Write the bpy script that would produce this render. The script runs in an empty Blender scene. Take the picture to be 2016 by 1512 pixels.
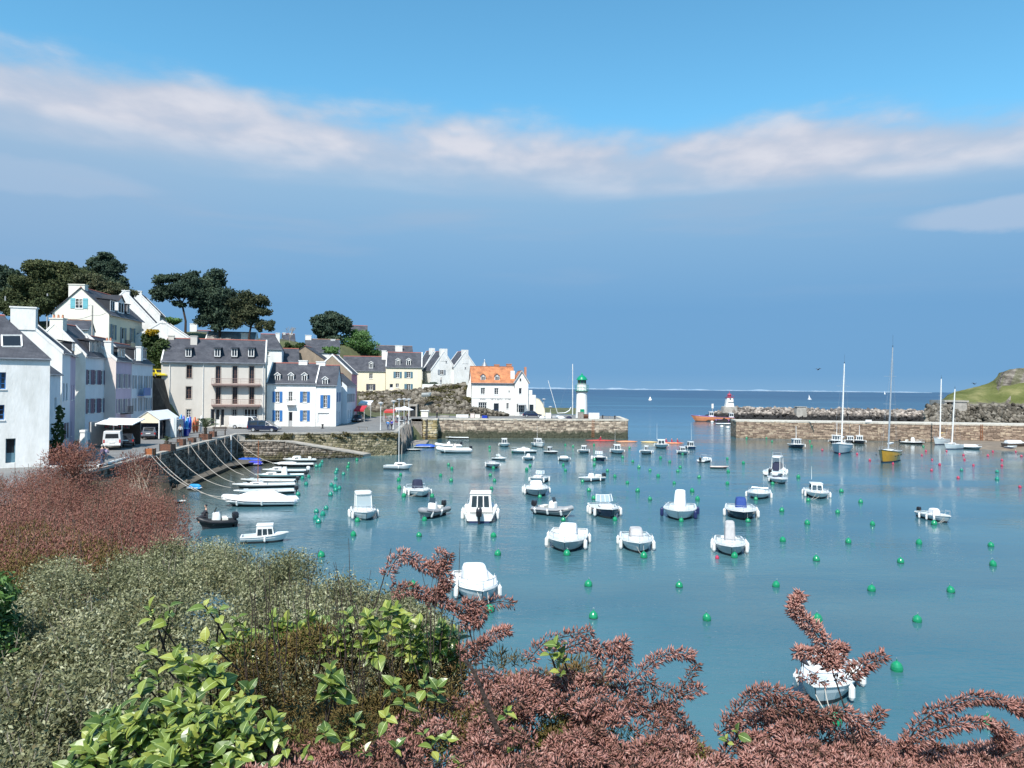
import bpy, math, random
import numpy as np
from mathutils import Vector, Matrix
random.seed(7); RNG = np.random.default_rng(7)
R = math.radians
S = bpy.context.scene
COL = S.collection
# ------------------------------------------------------------------ camera
F = 1450.0
cam_d = bpy.data.cameras.new('camera'); cam = bpy.data.objects.new('camera', cam_d); COL.objects.link(cam)
cam_d.sensor_width = 36; cam_d.lens = 36*F/2016; cam_d.clip_start = .1; cam_d.clip_end = 60000
CAMZ = 10.5
CM = Matrix.Rotation(R(90.30), 4, 'X') @ Matrix.Rotation(R(0.58), 4, 'Z')
CM.translation = (0, 0, CAMZ)
cam.matrix_world = CM
S.camera = cam
# ------------------------------------------------------------------ light
SUN_AZ = math.atan2(-0.27, -0.96)      # direction to the sun in plan: slightly left, behind the camera
SUN_EL = R(52)
sd = Vector((math.sin(SUN_AZ)*math.cos(SUN_EL), math.cos(SUN_AZ)*math.cos(SUN_EL), math.sin(SUN_EL)))
sun_d = bpy.data.lights.new('sun', 'SUN'); sun_d.energy = 4.9; sun_d.angle = R(.55); sun_d.color = (1, .955, .89)
sun = bpy.data.objects.new('sun', sun_d); COL.objects.link(sun)
sun.rotation_euler = sd.to_track_quat('Z', 'Y').to_euler()
S.view_settings.view_transform = 'Standard'; S.view_settings.look = 'None'
S.view_settings.exposure = 0.42; S.view_settings.gamma = 1.0; S.view_settings.use_curve_mapping = False
W = bpy.data.worlds.new('World'); S.world = W; W.use_nodes = True
nt = W.node_tree; nt.nodes.clear(); L = nt.links.new
def N(t, **k):
 n = nt.nodes.new(t)
 for a, b in k.items(): setattr(n, a, b)
 return n
def MA(op, a, b=None, c=None, clamp=False):
 n = N('ShaderNodeMath', operation=op, use_clamp=clamp)
 for i, v in enumerate((a, b, c)):
  if v is None: continue
  if isinstance(v, (int, float)): n.inputs[i].default_value = v
  else: L(v, n.inputs[i])
 return n.outputs[0]
def SS(x, a, b):
 n = N('ShaderNodeMapRange', interpolation_type='SMOOTHSTEP')
 for i, v in ((0, x), (1, a), (2, b)):
  if isinstance(v, (int, float)): n.inputs[i].default_value = v
  else: L(v, n.inputs[i])
 return n.outputs[0]
def MIX(f, a, b):
 n = N('ShaderNodeMix', data_type='RGBA')
 for i, v in ((0, f), (6, a), (7, b)):
  if isinstance(v, (int, float)): n.inputs[i].default_value = v
  elif isinstance(v, tuple): n.inputs[i].default_value = (*v, 1)
  else: L(v, n.inputs[i])
 return n.outputs[2]
out = N('ShaderNodeOutputWorld'); bg = N('ShaderNodeBackground'); L(bg.outputs[0], out.inputs[0])
sky = N('ShaderNodeTexSky', sky_type='NISHITA'); sky.sun_disc = False
sky.sun_elevation = SUN_EL; sky.sun_rotation = SUN_AZ; sky.altitude = 0; sky.air_density = 1.0; sky.dust_density = .35; sky.ozone_density = 2.2
tc = N('ShaderNodeTexCoord'); sp = N('ShaderNodeSeparateXYZ'); L(tc.outputs['Generated'], sp.inputs[0])
az = MA('ARCTAN2', sp.outputs[0], sp.outputs[1])
el = MA('MULTIPLY', MA('ARCSINE', sp.outputs[2]), 57.2958)
cv = N('ShaderNodeCombineXYZ'); L(MA('MULTIPLY', az, 57.2958*.11), cv.inputs[0]); L(MA('MULTIPLY', el, .30), cv.inputs[1])
def NZ(vec, scale, detail=5, rough=.55):
 n = N('ShaderNodeTexNoise'); L(vec, n.inputs['Vector']); n.inputs['Scale'].default_value = scale
 n.inputs['Detail'].default_value = detail; n.inputs['Roughness'].default_value = rough
 return n.outputs['Fac']
n1 = NZ(cv.outputs[0], .62, 7, .56)
cv2 = N('ShaderNodeCombineXYZ'); L(MA('MULTIPLY', az, 57.2958*.05), cv2.inputs[0]); L(MA('MULTIPLY', el, .42), cv2.inputs[1]); cv2.inputs[2].default_value = 4
n2 = NZ(cv2.outputs[0], .9, 5, .5)
s15 = MA('SINE', MA('MULTIPLY', az, 1.5))
eL = MA('ADD', MA('MULTIPLY_ADD', s15, -1.25, 16.2), MA('MULTIPLY', MA('SUBTRACT', n2, .5), 4.0))
eU = MA('ADD', MA('MULTIPLY_ADD', s15, -1.35, 18.9), MA('MULTIPLY', MA('SUBTRACT', n1, .5), 8.0))
up = MA('SUBTRACT', 1.0, SS(MA('SUBTRACT', el, eU), -1.0, 1.5))
lo = SS(MA('SUBTRACT', el, eL), -2.2, 1.2)
band = MA('MULTIPLY', up, lo)
n3 = NZ(cv.outputs[0], 1.25, 8, .52)
band = MA('MULTIPLY', band, MA('MULTIPLY_ADD', SS(MA('ADD', MA('MULTIPLY', n1, .6), MA('MULTIPLY', n3, .4)), .36, .60), .42, .46))
ramp = N('ShaderNodeValToRGB'); L(MA('DIVIDE', el, 20.0), ramp.inputs[0])
cr = ramp.color_ramp
stops = [(0.0, (.215, .420, .670)), (.06, (.175, .385, .655)), (.30, (.172, .385, .665)), (.55, (.235, .450, .710)), (.78, (.315, .520, .745)), (.92, (.335, .540, .765)), (1.0, (.30, .55, .78))]
cr.elements[0].position = 0; cr.elements[0].color = (*stops[0][1], 1)
cr.elements[1].position = 1; cr.elements[1].color = (*stops[-1][1], 1)
for p, c in stops[1:-1]:
 e = cr.elements.new(p); e.color = (*c, 1)
# faint lighter veils inside the grey-blue layer
veil = MA('MULTIPLY', SS(n2, .50, .70), MA('MULTIPLY', SS(el, 4, 12), .30))
veilL = MA('MULTIPLY', SS(az, -.2, -.62), MA('MULTIPLY', SS(el, 2, 11), .30))
deck = MIX(MA('ADD', veil, veilL, clamp=True), ramp.outputs[0], (.40, .50, .66))
skyb = N('ShaderNodeVectorMath', operation='SCALE'); L(sky.outputs[0], skyb.inputs[0]); skyb.inputs[3].default_value = .15
tint = N('ShaderNodeVectorMath', operation='MULTIPLY'); L(skyb.outputs[0], tint.inputs[0]); tint.inputs[1].default_value = (.80, 1.46, 1.46)
clear = tint.outputs[0]
f_deck = MA('SUBTRACT', 1.0, SS(MA('SUBTRACT', el, eU), -1.5, 2.2))
c1 = MIX(f_deck, clear, deck)
c2 = MIX(band, c1, MIX(SS(n3, .40, .70), (.585, .62, .735), (.76, .76, .83)))
# a small lens cloud low on the right
def lens(a0, e0, wa, we, amt, col, cin):
 da = MA('DIVIDE', MA('SUBTRACT', az, a0), wa); de = MA('DIVIDE', MA('SUBTRACT', MA('ADD', el, MA('MULTIPLY', MA('SUBTRACT', n1, .5), 3.0)), e0), we)
 d = MA('ADD', MA('MULTIPLY', da, da), MA('MULTIPLY', de, de))
 m = MA('MULTIPLY', MA('SUBTRACT', 1.0, SS(d, .35, 1.0)), amt)
 return MIX(m, cin, col)
c3 = lens(.60, 11.4, .13, 1.0, .55, (.50, .60, .76), c2)
c3 = lens(-.58, 13.2, .15, 1.2, .28, (.50, .60, .76), c3)
L(c3, bg.inputs[0]); bg.inputs[1].default_value = .74

# ------------------------------------------------------------------ picture geometry -> world points
Rr = CM.to_3x3()
def ray(px, py): return Rr @ Vector(((px-1008)/F, -(py-756)/F, -1))
def at(px, py, Y):
 d = ray(px, py); return Vector((0, 0, CAMZ)) + d*(Y/d.y)
def wz(px, py, z=0.0):
 d = ray(px, py); return Vector((0, 0, CAMZ)) + d*((z-CAMZ)/d.z)
def X_(px, Y): return at(px, 764, Y).x
def Z_(px, py, Y): return at(px, py, Y).z

# ------------------------------------------------------------------ materials
MT = {}
def newmat(name):
 m = bpy.data.materials.new(name); m.use_nodes = True; MT[name] = m
 t = m.node_tree; b = t.nodes['Principled BSDF']; return m, t, b
def pm(name, c, c2=None, sc=3.0, rough=.6, bump=0.0, bs=20.0, metal=0.0, spec=.5, det=4, lo=.35, hi=.65, coords='Object', stretch=None, coat=0):
 m, t, b = newmat(name); l = t.links.new
 b.inputs['Roughness'].default_value = rough; b.inputs['Metallic'].default_value = metal
 b.inputs['Specular IOR Level'].default_value = spec; b.inputs['Coat Weight'].default_value = coat
 if c2 is None: c2 = tuple(x*.82 for x in c)
 if coords == 'World':
  g = t.nodes.new('ShaderNodeNewGeometry'); v = g.outputs['Position']
 else:
  g = t.nodes.new('ShaderNodeTexCoord'); v = g.outputs['Object']
 if stretch:
  mp = t.nodes.new('ShaderNodeMapping'); mp.inputs['Scale'].default_value = stretch; l(v, mp.inputs['Vector']); v = mp.outputs[0]
 n = t.nodes.new('ShaderNodeTexNoise'); n.inputs['Scale'].default_value = sc; n.inputs['Detail'].default_value = det; n.inputs['Roughness'].default_value = .62
 l(v, n.inputs['Vector'])
 r = t.nodes.new('ShaderNodeValToRGB'); r.color_ramp.elements[0].position = lo; r.color_ramp.elements[1].position = hi
 r.color_ramp.elements[0].color = (*c2, 1); r.color_ramp.elements[1].color = (*c, 1)
 l(n.outputs['Fac'], r.inputs[0]); l(r.outputs[0], b.inputs['Base Color'])
 if bump > 0:
  n2 = t.nodes.new('ShaderNodeTexNoise'); n2.inputs['Scale'].default_value = bs; n2.inputs['Detail'].default_value = 5
  l(v, n2.inputs['Vector'])
  bp = t.nodes.new('ShaderNodeBump'); bp.inputs['Strength'].default_value = bump; bp.inputs['Distance'].default_value = .05
  l(n2.outputs['Fac'], bp.inputs['Height']); l(bp.outputs[0], b.inputs['Normal'])
 return m
def leafmat(name, cols, rough=.5, trans=.25, spec=.4):
 m, t, b = newmat(name); l = t.links.new
 a = t.nodes.new('ShaderNodeAttribute'); a.attribute_name = 'rnd'
 r = t.nodes.new('ShaderNodeValToRGB'); cr = r.color_ramp
 cr.elements[0].color = (*cols[0], 1); cr.elements[1].color = (*cols[-1], 1)
 for i, c in enumerate(cols[1:-1]): cr.elements.new((i+1)/(len(cols)-1)).color = (*c, 1)
 l(a.outputs['Fac'], r.inputs[0]); l(r.outputs[0], b.inputs['Base Color'])
 b.inputs['Roughness'].default_value = rough; b.inputs['Specular IOR Level'].default_value = spec
 tr = t.nodes.new('ShaderNodeBsdfTranslucent'); l(r.outputs[0], tr.inputs[0])
 mx = t.nodes.new('ShaderNodeMixShader'); mx.inputs[0].default_value = trans
 l(b.outputs[0], mx.inputs[1]); l(tr.outputs[0], mx.inputs[2]); l(mx.outputs[0], t.nodes['Material Output'].inputs[0])
 return m
def stone(name, cols, zweed=None, weed=(.055, .055, .03), rnd=True, rough=.85, sc=1.2, weedtop=.5):
 """stone colour per block (attribute rnd) with weathering; optional tide-mark weed below a height"""
 m, t, b = newmat(name); l = t.links.new
 g = t.nodes.new('ShaderNodeNewGeometry')
 a = t.nodes.new('ShaderNodeAttribute'); a.attribute_name = 'rnd'
 n = t.nodes.new('ShaderNodeTexNoise'); n.inputs['Scale'].default_value = sc; n.inputs['Detail'].default_value = 6; l(g.outputs['Position'], n.inputs['Vector'])
 mm = t.nodes.new('ShaderNodeMath'); mm.operation = 'MULTIPLY_ADD'; mm.inputs[1].default_value = 1.2; mm.inputs[2].default_value = -.6; l(n.outputs['Fac'], mm.inputs[0])
 ad = t.nodes.new('ShaderNodeMath'); ad.operation = 'ADD'; l(mm.outputs[0], ad.inputs[0]); l(a.outputs['Fac'], ad.inputs[1])
 r = t.nodes.new('ShaderNodeValToRGB'); cr = r.color_ramp
 cr.elements[0].color = (*cols[0], 1); cr.elements[1].color = (*cols[-1], 1)
 for i, c in enumerate(cols[1:-1]): cr.elements.new((i+1)/(len(cols)-1)).color = (*c, 1)
 l(ad.outputs[0], r.inputs[0]); col = r.outputs[0]
 if zweed is not None:
  s = t.nodes.new('ShaderNodeSeparateXYZ'); l(g.outputs['Position'], s.inputs[0])
  z = t.nodes.new('ShaderNodeMath'); z.operation = 'MULTIPLY_ADD'; z.inputs[1].default_value = 1.6; l(n.outputs['Fac'], z.inputs[0]); l(s.outputs[2], z.inputs[2])
  mr = t.nodes.new('ShaderNodeMapRange'); mr.inputs[1].default_value = zweed+.8; mr.inputs[2].default_value = zweed+.8+weedtop; mr.inputs[3].default_value = 1; mr.inputs[4].default_value = 0
  l(z.outputs[0], mr.inputs[0])
  mx = t.nodes.new('ShaderNodeMix'); mx.data_type = 'RGBA'; l(mr.outputs[0], mx.inputs[0]); l(col, mx.inputs[6]); mx.inputs[7].default_value = (*weed, 1); col = mx.outputs[2]
 l(col, b.inputs['Base Color']); b.inputs['Roughness'].default_value = rough; b.inputs['Specular IOR Level'].default_value = .25
 n2 = t.nodes.new('ShaderNodeTexNoise'); n2.inputs['Scale'].default_value = 9; n2.inputs['Detail'].default_value = 5; l(g.outputs['Position'], n2.inputs['Vector'])
 bp = t.nodes.new('ShaderNodeBump'); bp.inputs['Strength'].default_value = .6; bp.inputs['Distance'].default_value = .06; l(n2.outputs['Fac'], bp.inputs['Height']); l(bp.outputs[0], b.inputs['Normal'])
 return m

def slate(name, c, c2):
 m, t, b = newmat(name); l = t.links.new
 tcx = t.nodes.new('ShaderNodeTexCoord'); mp = t.nodes.new('ShaderNodeMapping'); l(tcx.outputs['UV'], mp.inputs[0])
 bt = t.nodes.new('ShaderNodeTexBrick'); l(mp.outputs[0], bt.inputs['Vector'])
 bt.inputs['Scale'].default_value = 1; bt.inputs['Brick Width'].default_value = .26; bt.inputs['Row Height'].default_value = .16
 bt.inputs['Mortar Size'].default_value = .008; bt.inputs['Color1'].default_value = (*c, 1); bt.inputs['Color2'].default_value = (*c2, 1)
 bt.inputs['Mortar'].default_value = (*[x*.5 for x in c2], 1); bt.inputs['Bias'].default_value = 0
 g = t.nodes.new('ShaderNodeNewGeometry'); n = t.nodes.new('ShaderNodeTexNoise'); n.inputs['Scale'].default_value = .9; n.inputs['Detail'].default_value = 6; l(g.outputs['Position'], n.inputs['Vector'])
 mx = t.nodes.new('ShaderNodeMix'); mx.data_type = 'RGBA'; mx.blend_type = 'MULTIPLY'; mx.inputs[0].default_value = 1
 r = t.nodes.new('ShaderNodeValToRGB'); r.color_ramp.elements[0].position = .3; r.color_ramp.elements[0].color = (.6, .6, .62, 1); r.color_ramp.elements[1].position = .7; r.color_ramp.elements[1].color = (1.2, 1.17, 1.12, 1)
 l(n.outputs['Fac'], r.inputs[0]); l(bt.outputs[0], mx.inputs[6]); l(r.outputs[0], mx.inputs[7]); l(mx.outputs[2], b.inputs['Base Color'])
 b.inputs['Roughness'].default_value = .62; b.inputs['Specular IOR Level'].default_value = .35
 bp = t.nodes.new('ShaderNodeBump'); bp.inputs['Strength'].default_value = .5; bp.inputs['Distance'].default_value = .02; l(bt.outputs['Fac'], bp.inputs['Height']); bp.invert = True; l(bp.outputs[0], b.inputs['Normal'])
 return m

render_w = dict(sc=1.1, rough=.85, bump=.35, bs=6, spec=.2, coords='World', lo=.28, hi=.62, det=7, stretch=(1, 1, .4))
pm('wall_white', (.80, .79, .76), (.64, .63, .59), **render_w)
pm('wall_white_shade', (.66, .70, .74), (.58, .62, .66), **render_w)  # white render with blue-grey shade put into its colour, for faces turned from the sun
pm('wall_cream', (.80, .72, .55), (.73, .65, .48), **render_w)
pm('wall_offwhite', (.76, .73, .65), (.69, .66, .57), **render_w)
pm('wall_grey', (.64, .60, .54), (.52, .485, .435), **{**render_w, 'sc': .45, 'lo': .3, 'hi': .7})
pm('wall_pinkish', (.72, .62, .57), (.66, .56, .51), **render_w)
pm('wall_mauve', (.50, .42, .52), (.44, .37, .46), **render_w)
pm('wall_pink', (.62, .30, .36), (.55, .26, .32), **render_w)
pm('wall_brown', (.33, .26, .19), (.22, .18, .14), **{**render_w, 'sc': 1.2, 'lo': .3, 'hi': .7})
pm('trim_white', (.82, .81, .78), sc=5, rough=.6)
pm('trim_grey', (.42, .42, .42), sc=5, rough=.6)
pm('stone_trim', (.47, .43, .38), sc=5, rough=.8)
slate('slate', (.085, .088, .105), (.062, .066, .082))
slate('slate_brown', (.11, .095, .09), (.075, .068, .07))
slate('slate_grey', (.30, .29, .27), (.22, .21, .20))
slate('tile_orange', (.60, .25, .11), (.47, .18, .085))
pm('ridge_red', (.42, .13, .09), (.30, .10, .08), sc=6, rough=.8)
pm('ridge_rust', (.36, .19, .11), (.17, .13, .11), sc=2, rough=.9)
pm('zinc', (.25, .27, .30), sc=3, rough=.5, metal=.3)
pm('pot', (.50, .22, .13), sc=6, rough=.8)
m_, t_, b_ = newmat('window_glass'); b_.inputs['Base Color'].default_value = (.018, .022, .028, 1); b_.inputs['Roughness'].default_value = .08; b_.inputs['Specular IOR Level'].default_value = .6
m_, t_, b_ = newmat('boat_glass'); b_.inputs['Base Color'].default_value = (.03, .045, .055, 1); b_.inputs['Roughness'].default_value = .06; b_.inputs['Specular IOR Level'].default_value = .8
m_, t_, b_ = newmat('clear_glass'); b_.inputs['Base Color'].default_value = (.75, .85, .88, 1); b_.inputs['Roughness'].default_value = .03; b_.inputs['Alpha'].default_value = .35
pm('shutter_blue', (.035, .16, .42), sc=8, rough=.5)
pm('shutter_teal', (.10, .20, .26), sc=8, rough=.5)
pm('shutter_sky', (.16, .46, .52), sc=8, rough=.5)
pm('shutter_dark', (.045, .05, .075), sc=8, rough=.5)
pm('shutter_plum', (.13, .09, .15), sc=8, rough=.5)
pm('shutter_grey', (.30, .33, .36), sc=8, rough=.5)
pm('wood_brown', (.20, .085, .05), (.11, .055, .04), sc=8, rough=.6)
pm('wood_rust', (.38, .13, .045), (.28, .09, .03), sc=8, rough=.7)
pm('wood_dark', (.10, .075, .06), (.05, .04, .035), sc=8, rough=.8)
pm('wood_grey', (.36, .32, .28), (.17, .15, .135), sc=3, rough=.9, bump=.3, stretch=(4, 4, .6))
pm('balcony_iron', (.36, .25, .22), (.26, .17, .15), sc=8, rough=.7)
pm('iron_dark', (.03, .032, .035), sc=8, rough=.5)
pm('asphalt', (.20, .197, .19), (.145, .142, .138), sc=.5, rough=.9, bump=.3, bs=14, coords='World', det=7)
pm('coping', (.42, .39, .34), (.28, .26, .23), sc=1.2, rough=.9, bump=.4, bs=8, coords='World')
pm('coping_pale', (.60, .56, .48), (.42, .38, .32), sc=1.0, rough=.9, bump=.4, bs=8, coords='World')
stone('stone_dark', [(.05, .043, .036), (.11, .095, .078), (.19, .165, .135), (.27, .235, .195)], zweed=.1, weed=(.03, .03, .022))
stone('stone_mid', [(.05, .043, .035), (.13, .108, .085), (.22, .185, .15), (.33, .28, .23)], zweed=.5, weed=(.10, .09, .05))
stone('stone_olive', [(.10, .09, .055), (.19, .17, .10), (.27, .235, .15), (.36, .31, .22)], zweed=None)
stone('stone_pier', [(.15, .12, .095), (.30, .24, .185), (.42, .34, .26), (.55, .46, .36)], zweed=1.15, weed=(.075, .078, .052), weedtop=.7)
stone('stone_pier2', [(.16, .115, .085), (.25, .18, .135), (.34, .25, .185), (.46, .36, .26)], zweed=-.2, weed=(.17, .12, .08), weedtop=.8)
stone('stone_yellow', [(.30, .23, .10), (.42, .33, .17), (.52, .43, .28), (.58, .5, .36)], zweed=.2, weed=(.16, .12, .05), weedtop=.9)
stone('riprap', [(.08, .07, .065), (.18, .155, .135), (.29, .25, .215), (.44, .38, .33)], zweed=2.3, weed=(.022, .021, .021), weedtop=.9)
stone('cliff_rock', [(.035, .03, .022), (.09, .078, .06), (.15, .13, .105), (.24, .215, .175)], zweed=None, sc=.7)
pm('concrete', (.40, .37, .33), (.27, .25, .22), sc=1, rough=.9, bump=.3, coords='World')
pm('mud', (.13, .11, .085), (.08, .068, .052), sc=.8, rough=.7, bump=.5, bs=5, coords='World')
pm('mud_tan', (.23, .18, .13), (.15, .115, .085), sc=.8, rough=.8, bump=.5, bs=5, coords='World')
pm('soil', (.075, .06, .04), (.035, .03, .022), sc=2, rough=.95, bump=.6, bs=8, coords='World')
pm('hill_green', (.10, .115, .045), (.06, .062, .033), sc=.35, rough=.95, bump=.6, bs=3, coords='World', det=7)
# white of boats and canvas
pm('gel_white', (.80, .80, .78), (.72, .72, .70), sc=2, rough=.28, coat=.2)
pm('gel_cream', (.76, .72, .64), (.68, .64, .56), sc=2, rough=.35)
pm('gel_grey', (.42, .45, .46), (.35, .38, .39), sc=2, rough=.35)
pm('gel_pale', (.56, .62, .64), (.48, .54, .56), sc=2, rough=.35)
pm('gel_navy', (.022, .03, .065), (.015, .02, .045), sc=3, rough=.25, coat=.3)
pm('gel_blue', (.05, .15, .30), (.04, .11, .24), sc=3, rough=.3)
pm('gel_teal', (.06, .26, .27), sc=3, rough=.35)
pm('gel_yellow', (.60, .33, .03), (.50, .26, .02), sc=2, rough=.28, coat=.3)
pm('gel_orange', (.80, .30, .14), sc=3, rough=.4)
pm('gel_purple', (.36, .18, .42), sc=3, rough=.5)
pm('gel_red', (.55, .06, .045), sc=3, rough=.4)
pm('antifoul', (.028, .034, .04), (.018, .02, .022), sc=3, rough=.7)
pm('antifoul_teal', (.02, .07, .085), sc=3, rough=.7)
pm('antifoul_blue', (.02, .035, .10), sc=3, rough=.7)
pm('canvas_white', (.78, .785, .79), (.70, .705, .71), sc=1.5, rough=.8, bump=.5, bs=4)
pm('canvas_grey', (.47, .46, .46), (.36, .35, .35), sc=2.2, rough=.8, bump=.9, bs=5)
pm('canvas_navy', (.02, .025, .06), sc=2, rough=.8, bump=.5, bs=4)
pm('canvas_blue', (.02, .06, .25), sc=2, rough=.8, bump=.5, bs=4)
pm('canvas_yellow', (.70, .50, .22), sc=2, rough=.8)
pm('tarp_blue', (.02, .10, .50), (.015, .07, .36), sc=2, rough=.5, bump=.6, bs=4)
pm('tarp_sky', (.03, .30, .62), (.02, .22, .48), sc=2, rough=.5, bump=.6, bs=4)
pm('tarp_violet', (.05, .06, .50), sc=2, rough=.5, bump=.6, bs=4)
pm('rubber_grey', (.30, .31, .32), (.24, .25, .26), sc=2, rough=.5)
pm('rubber_black', (.02, .02, .022), sc=2, rough=.5)
pm('engine_black', (.018, .018, .022), sc=3, rough=.25, coat=.4)
pm('engine_white', (.7, .7, .7), sc=3, rough=.3)
pm('fender_white', (.80, .79, .76), sc=2, rough=.4)
pm('fender_navy', (.02, .03, .11), sc=2, rough=.4)
pm('rope', (.55, .51, .45), (.40, .37, .32), sc=9, rough=.9)
pm('rope_grey', (.42, .39, .35), (.28, .26, .23), sc=3, rough=.9)
pm('alu', (.60, .62, .64), sc=4, rough=.35, metal=.6)
pm('deck_tan', (.42, .33, .24), sc=4, rough=.7)
pm('buoy_green', (.012, .27, .12), (.010, .20, .09), sc=3, rough=.28, coat=.3)
pm('buoy_teal', (.012, .25, .17), (.010, .19, .13), sc=3, rough=.3, coat=.3)
pm('buoy_weed', (.012, .03, .02), sc=3, rough=.6)
pm('buoy_red', (.50, .035, .09), (.38, .03, .07), sc=3, rough=.3, coat=.3)
pm('paint_navy', (.012, .022, .06), sc=3, rough=.2, coat=.8)
pm('paint_dark', (.03, .034, .045), sc=3, rough=.2, coat=.8)
pm('paint_grey', (.14, .15, .17), sc=3, rough=.25, coat=.8)
pm('paint_white', (.78, .78, .77), sc=3, rough=.25, coat=.5)
pm('paint_yellow', (.70, .55, .03), sc=3, rough=.3, coat=.5)
pm('tyre', (.018, .018, .018), sc=3, rough=.8)
pm('red_cloth', (.50, .03, .05), sc=3, rough=.8)
pm('red_light', (.45, .02, .02), sc=3, rough=.3)
pm('board_slate', (.10, .11, .11), sc=3, rough=.7)
pm('frame_orange', (.52, .13, .06), sc=3, rough=.6)
pm('plastic_blue', (.015, .05, .42), sc=3, rough=.35)
pm('plastic_cyan', (.02, .26, .62), sc=3, rough=.35)
pm('plastic_orange', (.60, .13, .04), sc=3, rough=.4)
pm('lamp_green', (.005, .28, .14), sc=3, rough=.3)
pm('lamp_red', (.38, .06, .10), sc=3, rough=.4)
pm('skin', (.52, .32, .23), sc=3, rough=.6)
pm('hair_dark', (.04, .025, .018), sc=9, rough=.7)
pm('hair_grey', (.42, .40, .38), sc=9, rough=.7)
for nm, c in dict(cloth_dark=(.03, .03, .04), cloth_red=(.50, .03, .07), cloth_blue=(.03, .22, .55), cloth_royal=(.03, .04, .35), cloth_lilac=(.42, .33, .46), cloth_grey=(.30, .29, .29), cloth_white=(.75, .75, .74), cloth_jeans=(.07, .10, .17), cloth_purple=(.10, .07, .12)).items():
 pm(nm, c, sc=4, rough=.85)
# leaves
leafmat('leaf_pine', [(.025, .042, .033), (.048, .078, .055), (.082, .12, .075), (.12, .16, .095)], .7, .12, .2)
leafmat('leaf_cypress', [(.03, .042, .025), (.065, .08, .042), (.11, .12, .06), (.15, .14, .08)], .7, .15, .2)
leafmat('leaf_wood', [(.035, .05, .022), (.07, .088, .038), (.115, .135, .06), (.16, .165, .08)], .7, .2, .2)
leafmat('leaf_fresh', [(.05, .11, .03), (.10, .20, .06), (.15, .27, .09), (.22, .33, .14)], .6, .25, .3)
leafmat('leaf_hedge', [(.02, .035, .012), (.04, .07, .02), (.06, .10, .03), (.10, .13, .045)], .6, .2, .3)
leafmat('leaf_gorse', [(.28, .18, .01), (.45, .30, .015), (.35, .25, .02)], .6, .2, .3)
leafmat('leaf_scrub', [(.05, .05, .02), (.10, .095, .04), (.15, .13, .06), (.20, .16, .09)], .8, .15, .2)
leafmat('leaf_silver', [(.03, .032, .014), (.09, .095, .042), (.20, .205, .10), (.34, .34, .20), (.52, .51, .34)], .6, .2, .3)
leafmat('leaf_laurel_small', [(.03, .05, .015), (.09, .13, .03), (.17, .20, .05), (.30, .29, .09)], .4, .25, .5)
leafmat('leaf_ivy', [(.03, .06, .015), (.06, .13, .03), (.11, .21, .05), (.19, .29, .09)], .4, .25, .5)
leafmat('tamarisk_far', [(.11, .045, .032), (.21, .088, .066), (.31, .14, .108), (.42, .215, .17), (.26, .165, .08)], .8, .2, .2)
leafmat('tamarisk_near', [(.09, .06, .04), (.23, .12, .09), (.40, .19, .155), (.54, .28, .235), (.64, .43, .36)], .75, .25, .25)
leafmat('tamarisk_olive', [(.08, .06, .02), (.14, .11, .035), (.22, .16, .06), (.24, .12, .06)], .8, .2, .2)
pm('bark', (.11, .085, .065), (.05, .04, .032), sc=6, rough=.95, bump=.5, bs=20)
pm('bark_dark', (.055, .036, .028), (.03, .02, .016), sc=12, rough=.9, bump=.5, bs=40)
pm('twig', (.20, .13, .09), (.09, .055, .04), sc=12, rough=.9)
pm('twig_pale', (.34, .29, .23), (.22, .18, .14), sc=12, rough=.9)
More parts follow.
